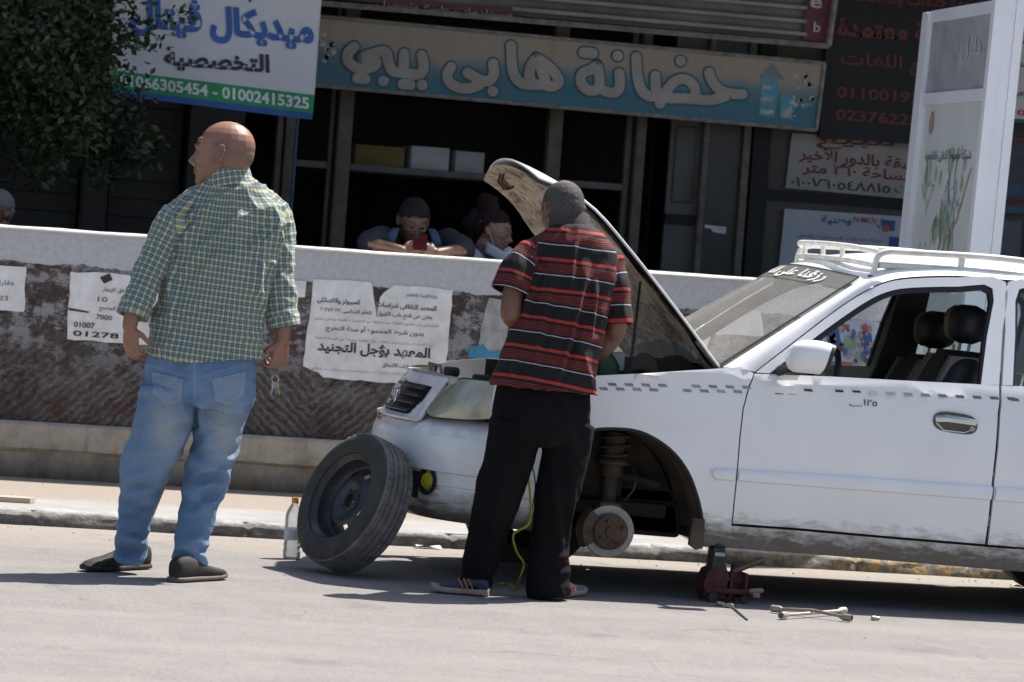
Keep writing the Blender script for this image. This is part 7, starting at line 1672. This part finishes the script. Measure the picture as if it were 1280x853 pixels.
q = MB(); q.lathe([(.0378, .085), (.0382, .088), (.0382, .128), (.0378, .131)], bp, n=28, caps=False); lbm = glass('bottle_label', .55, (.92, .94, .97), (.55, .6, .68)); q.build('label', lbm, bt)
q = MB(); q.lathe([(.0, .262), (.0145, .262), (.0152, .26), (.0152, .24), (.0145, .238), (.0, .238)], bp, n=24); q.build('cap', mat('yellow_cap', (.62, .33, .02), .4), bt)
# trolley jack
jp = G(915, 757); jb = jp + np.array((0, .16, 0)); jk = empty('trolley_jack', tuple(jb), 'small dirty red hydraulic jack holding up the sill of the car', 'jack')
M_RED = mat('dirty_red_paint', (.06, .010, .008), .75, var=.7, scale=18, c2=(.12, .025, .02), bmp=.3)
M_JBLK = mat('oily_black', (.018, .016, .015), .5, var=.5, scale=20)
J = lambda x, y, z: jb + np.array((x, y, z))
for s, nm in ((-.055, 0), (.065, 1)):
    q = MB()
    q.prism([J(-.09, s, .02), J(.0, s, .02), J(.005, s, .09), J(-.01, s, .125), J(-.04, s, .145), J(-.075, s, .13), J(-.095, s, .08)], (0, .014, 0)); q.build('side_plate', M_RED, jk, ang=20)
for x, y, r in ((-.06, -.07, .02), (-.06, .08, .02), (.075, -.06, .016), (.075, .07, .016)):
    q = MB(); q.lathe([(.0, 0), (r, 0), (r + .002, .006), (r, .024), (.0, .024)], J(x, y - .012, r + .002), (0, 1, 0), 20); q.build('caster', M_JBLK, jk)
q = MB(); q.prism([J(-.07, -.05, .10), J(.02, -.05, .09), J(.005, -.045, .125), J(-.008, -.04, .165), J(-.01, -.04, .222), J(-.058, -.04, .222), J(-.062, -.045, .16)], (0, .09, 0)); q.build('lifting_arm', M_JBLK, jk, ang=20)
q = MB(); q.lathe([(.028, 0), (.036, .012), (.036, .024), (.03, .032)], J(-.034, .01, .212), (0, 0, 1), 20); q.build('saddle', M_JBLK, jk)
q = MB(); q.box(J(-.056, -.048, .188), J(-.013, -.038, .204), .002); q.build('saddle_band', mat('pale_metal_band', (.42, .42, .42), .45, metal=.5), jk)
q = MB(); q.tube([J(-.02, .01, .07), J(.09, .01, .09)], .034, 16); q.tube([J(.05, .01, .10), J(.055, .01, .155)], .022, 14); q.box(J(.015, -.055, .02), J(.03, .06, .125), .004); q.box(J(.078, -.055, .02), J(.092, .06, .125), .004); q.box(J(-.09, -.07, .038), J(.095, -.055, .06), .004); q.box(J(.02, -.02, .03), J(.09, .05, .10), .01); q.build('pump_body', M_RED, jk)
q = MB(); q.tube([J(.04, .0, .125), J(.10, -.01, .155), J(.155, -.03, .182)], .0125, 12); hs = q.build('handle_socket', mat('worn_pipe', (.15, .12, .10), .5, metal=.4, var=.5, scale=30), jk)
q = MB(); q.tube([J(.1, -.08, .055), J(.14, -.085, .06)], .012, 10, round_=True); q.box(J(.105, -.1, .03), J(.135, -.07, .05), .004); q.build('release_valve', mat('pink_worn_metal', (.25, .16, .15), .5), jk)
# cross wheel wrench lying on the road
wp = G(1017, 774); wr = empty('cross_wrench', tuple(wp), 'worn steel four way wheel wrench lying on the road beside the jack', 'wrench')
M_WR = mat('worn_steel', (.30, .265, .225), .5, metal=.55, var=.35, scale=25)
def socket(mb, p, d, r=.0145, L_=.035):
    d = np.array(d) / np.linalg.norm(d); mb.lathe([(.006, -.02), (r, 0), (r, L_), (r - .004, L_), (r - .004, L_ - .015), (.0, L_ - .015)], p, d, 14, False)
A, B = G(972, 768) + np.array((0, .04, .018)), G(1060, 778) + np.array((0, 0, .018)); Cc, D = G(978, 775) + np.array((0, 0, .018)), G(1056, 770) + np.array((0, .03, .018))
md = (A + B) / 2
for a, c, m_ in ((A, B, M_WR), (Cc, D, mat('pale_steel', (.42, .37, .31), .5, metal=.45, var=.3, scale=25))):
    q = MB(); lift = np.array((0, 0, .012 if m_ is M_WR else 0)); q.tube([a, (a + c) / 2 + lift, c], .0068, 10); rod = q.build('rod', m_, wr)
    for p, d in ((a, a - c), (c, c - a)):
        q = MB(); socket(q, p - d / np.linalg.norm(d) * .02, d); q.build('socket', m_ if p is not B else M_WR, rod, ang=30)
def nut(px, py, label, yaw, name='wheel_nut', grp='wheel nuts on the road'):
    p = G(px, py) + np.array((0, 0, .0095)); d = np.array((math.cos(yaw), math.sin(yaw), 0)); q = MB()
    q.lathe([(.003, -.016), (.0095, -.016), (.0105, -.012), (.0105, .0), (.008, .002), (.008, .016), (.004, .016)], p, d, 6 if False else 12); o = q.build(name, mat('tarnished_nut', (.38, .34, .29), .5, metal=.4, var=.3, scale=60), loc=tuple(p - np.array((0, 0, .0095))), ang=30); tag(o, label, 'wheel nut', grp); return o
nut(900, 758, 'leftmost wheel nut of the three in front of the jack', .2); nut(908, 760, 'middle wheel nut of the three in front of the jack', 2.7); nut(914, 760.5, 'right hand wheel nut of the three in front of the jack', 1.2); nut(1094, 776, 'single wheel nut lying alone right of the wheel wrench', .1)
sp = G(924, 766); q = MB(); q.tube([G(916, 761) + np.array((0, 0, .006)), G(934, 776) + np.array((0, 0, .004))], (.0045, .0025), 8); o = q.build('dark_sliver', mat('sliver_dark', (.06, .06, .065), .5), loc=tuple(sp)); tag(o, 'thin dark pin lying in front of the jack', 'pin')  # thin dark flattened tube on the road in front of the jack
# yellow cable hanging from the engine to the road
cb = [P(662, 560, 17.24), P(660, 590, 17.24), P(663, 625, 17.22), P(661, 655, 17.2), P(642, 668, 17.16), P(646, 690, 17.12), P(655, 705, 17.1), P(650, 722, 17.1), G(645, 738) + np.array((0, 0, .006)), G(636, 732) + np.array((0, .03, .006)), G(626, 733) + np.array((0, .03, .006))]
q = MB(); q.tube(smooth_pts(cb, 5), .0048, 8); o = q.build('yellow_cable', mat('cable_yellow', (.46, .38, .03), .6), loc=tuple(G(645, 738))); tag(o, 'yellow cable hanging from the bumper to the road between the legs', 'cable')
cb2 = [P(660, 572, 17.235), P(667, 590, 17.235), P(669, 612, 17.24), P(664, 640, 17.245)]
q = MB(); q.tube(smooth_pts(cb2, 5), .003, 6); o = q.build('green_wire', mat('wire_green', (.02, .10, .06), .6), loc=tuple(cb2[-1])); tag(o, 'thin dark green wire hanging beside the yellow cable on the bumper', 'wire')
# green jug in the engine bay
gp = P(757, 462, 17.62); jug = empty('green_jug', (gp[0], gp[1], gp[2] - .08), 'green plastic jug with a black cap standing in the engine bay', 'jug')
q = MB(); rings = []
for z, hw, hd2 in ((-.08, .052, .04), (-.075, .055, .042), (.02, .055, .042), (.05, .048, .036), (.075, .026, .024), (.085, .022, .022)):
    rings.append([gp + np.array((hw * math.copysign(abs(math.cos(h)) ** .6, math.cos(h)) - .012 * (z > .04), hd2 * math.copysign(abs(math.sin(h)) ** .6, math.sin(h)), z)) for h in np.linspace(0, 6.283, 20, endpoint=False)])
q.loft(rings); q.build('jug_body', mat('green_plastic', (.012, .085, .035), .45, var=.3), jug)
q = MB(); q.lathe([(.024, 0), (.025, .004), (.025, .026), (.0, .028)], gp + np.array((-.012, 0, .084)), n=18); q.build('cap', M_BLK, jug)
# broken paving piece and litter
fp = G(8, 627, Z_PAVE); q = MB(); q.prism([fp + np.array(p) for p in ((-.2, -.05, .002), (.1, -.06, .002), (.13, .0, .002), (.05, .06, .002), (-.2, .05, .002))], (0, 0, .022)); o = q.build('paving_fragment', mat('sand_paving', (.45, .36, .27), .9, bmp=.4), loc=tuple(fp), ang=20); tag(o, 'flat broken sand coloured paving piece on the pavement at the far left', 'paving piece')
R_ = rnd(31)
q = MB()
for k in range(130):
    x = R_.uniform(.8, 8.5); y = Y_KERB - abs(R_.gauss(0, .25)) - .02 if R_.random() < .55 else R_.uniform(14.6, 19.2); r = R_.uniform(.002, .0048) * (1.3 if y > 19 else 1)
    z0 = 0.0
    if R_.random() < .18: y = Y_WALL - R_.uniform(.1, 1.9); z0 = Z_PAVE
    h0 = R_.uniform(0, 6.28); pts = [np.array((x + r * R_.uniform(.7, 1.3) * math.cos(h0 + j), y + r * R_.uniform(.7, 1.3) * math.sin(h0 + j), z0 + r * .2)) for j in np.linspace(0, 5.2, 6)]
    tp = [p + (np.array((x, y, p[2])) - p) * .4 + np.array((0, 0, r * .9)) for p in pts]; q.loft([pts, tp])
o = q.build('gravel', mat('pale_gravel', (.40, .375, .34), .95, var=.4, scale=2), kind='stuff', ang=20)
for px, py, lab, zz, sz, yw in ((535, 690 - 4, 'small white paper scrap on the road under the front of the car', 0, .06, .1), (1010, 705, 'thin flat litter strip lying in the gutter behind the jack', 0, .05, .05), (1273, 735, 'tiny pink and white litter scrap by the kerb at the right edge', 0, .035, 0), (690, 655, 'crumpled white scrap on the pavement behind the car', Z_PAVE, .04, .6)):
    p = G(px, py, zz); q = MB(); q.grid(lambda u, v: p + np.array(((u - .5) * sz * 2, (v - .5) * sz, .004 + .006 * math.sin(u * 5 + v * 3) + .006)), 6, 4); o = q.build('litter_scrap', mat('litter_white', (.6, .56, .52), .8), loc=tuple(p)); tag(o, lab, 'litter', 'litter scraps')
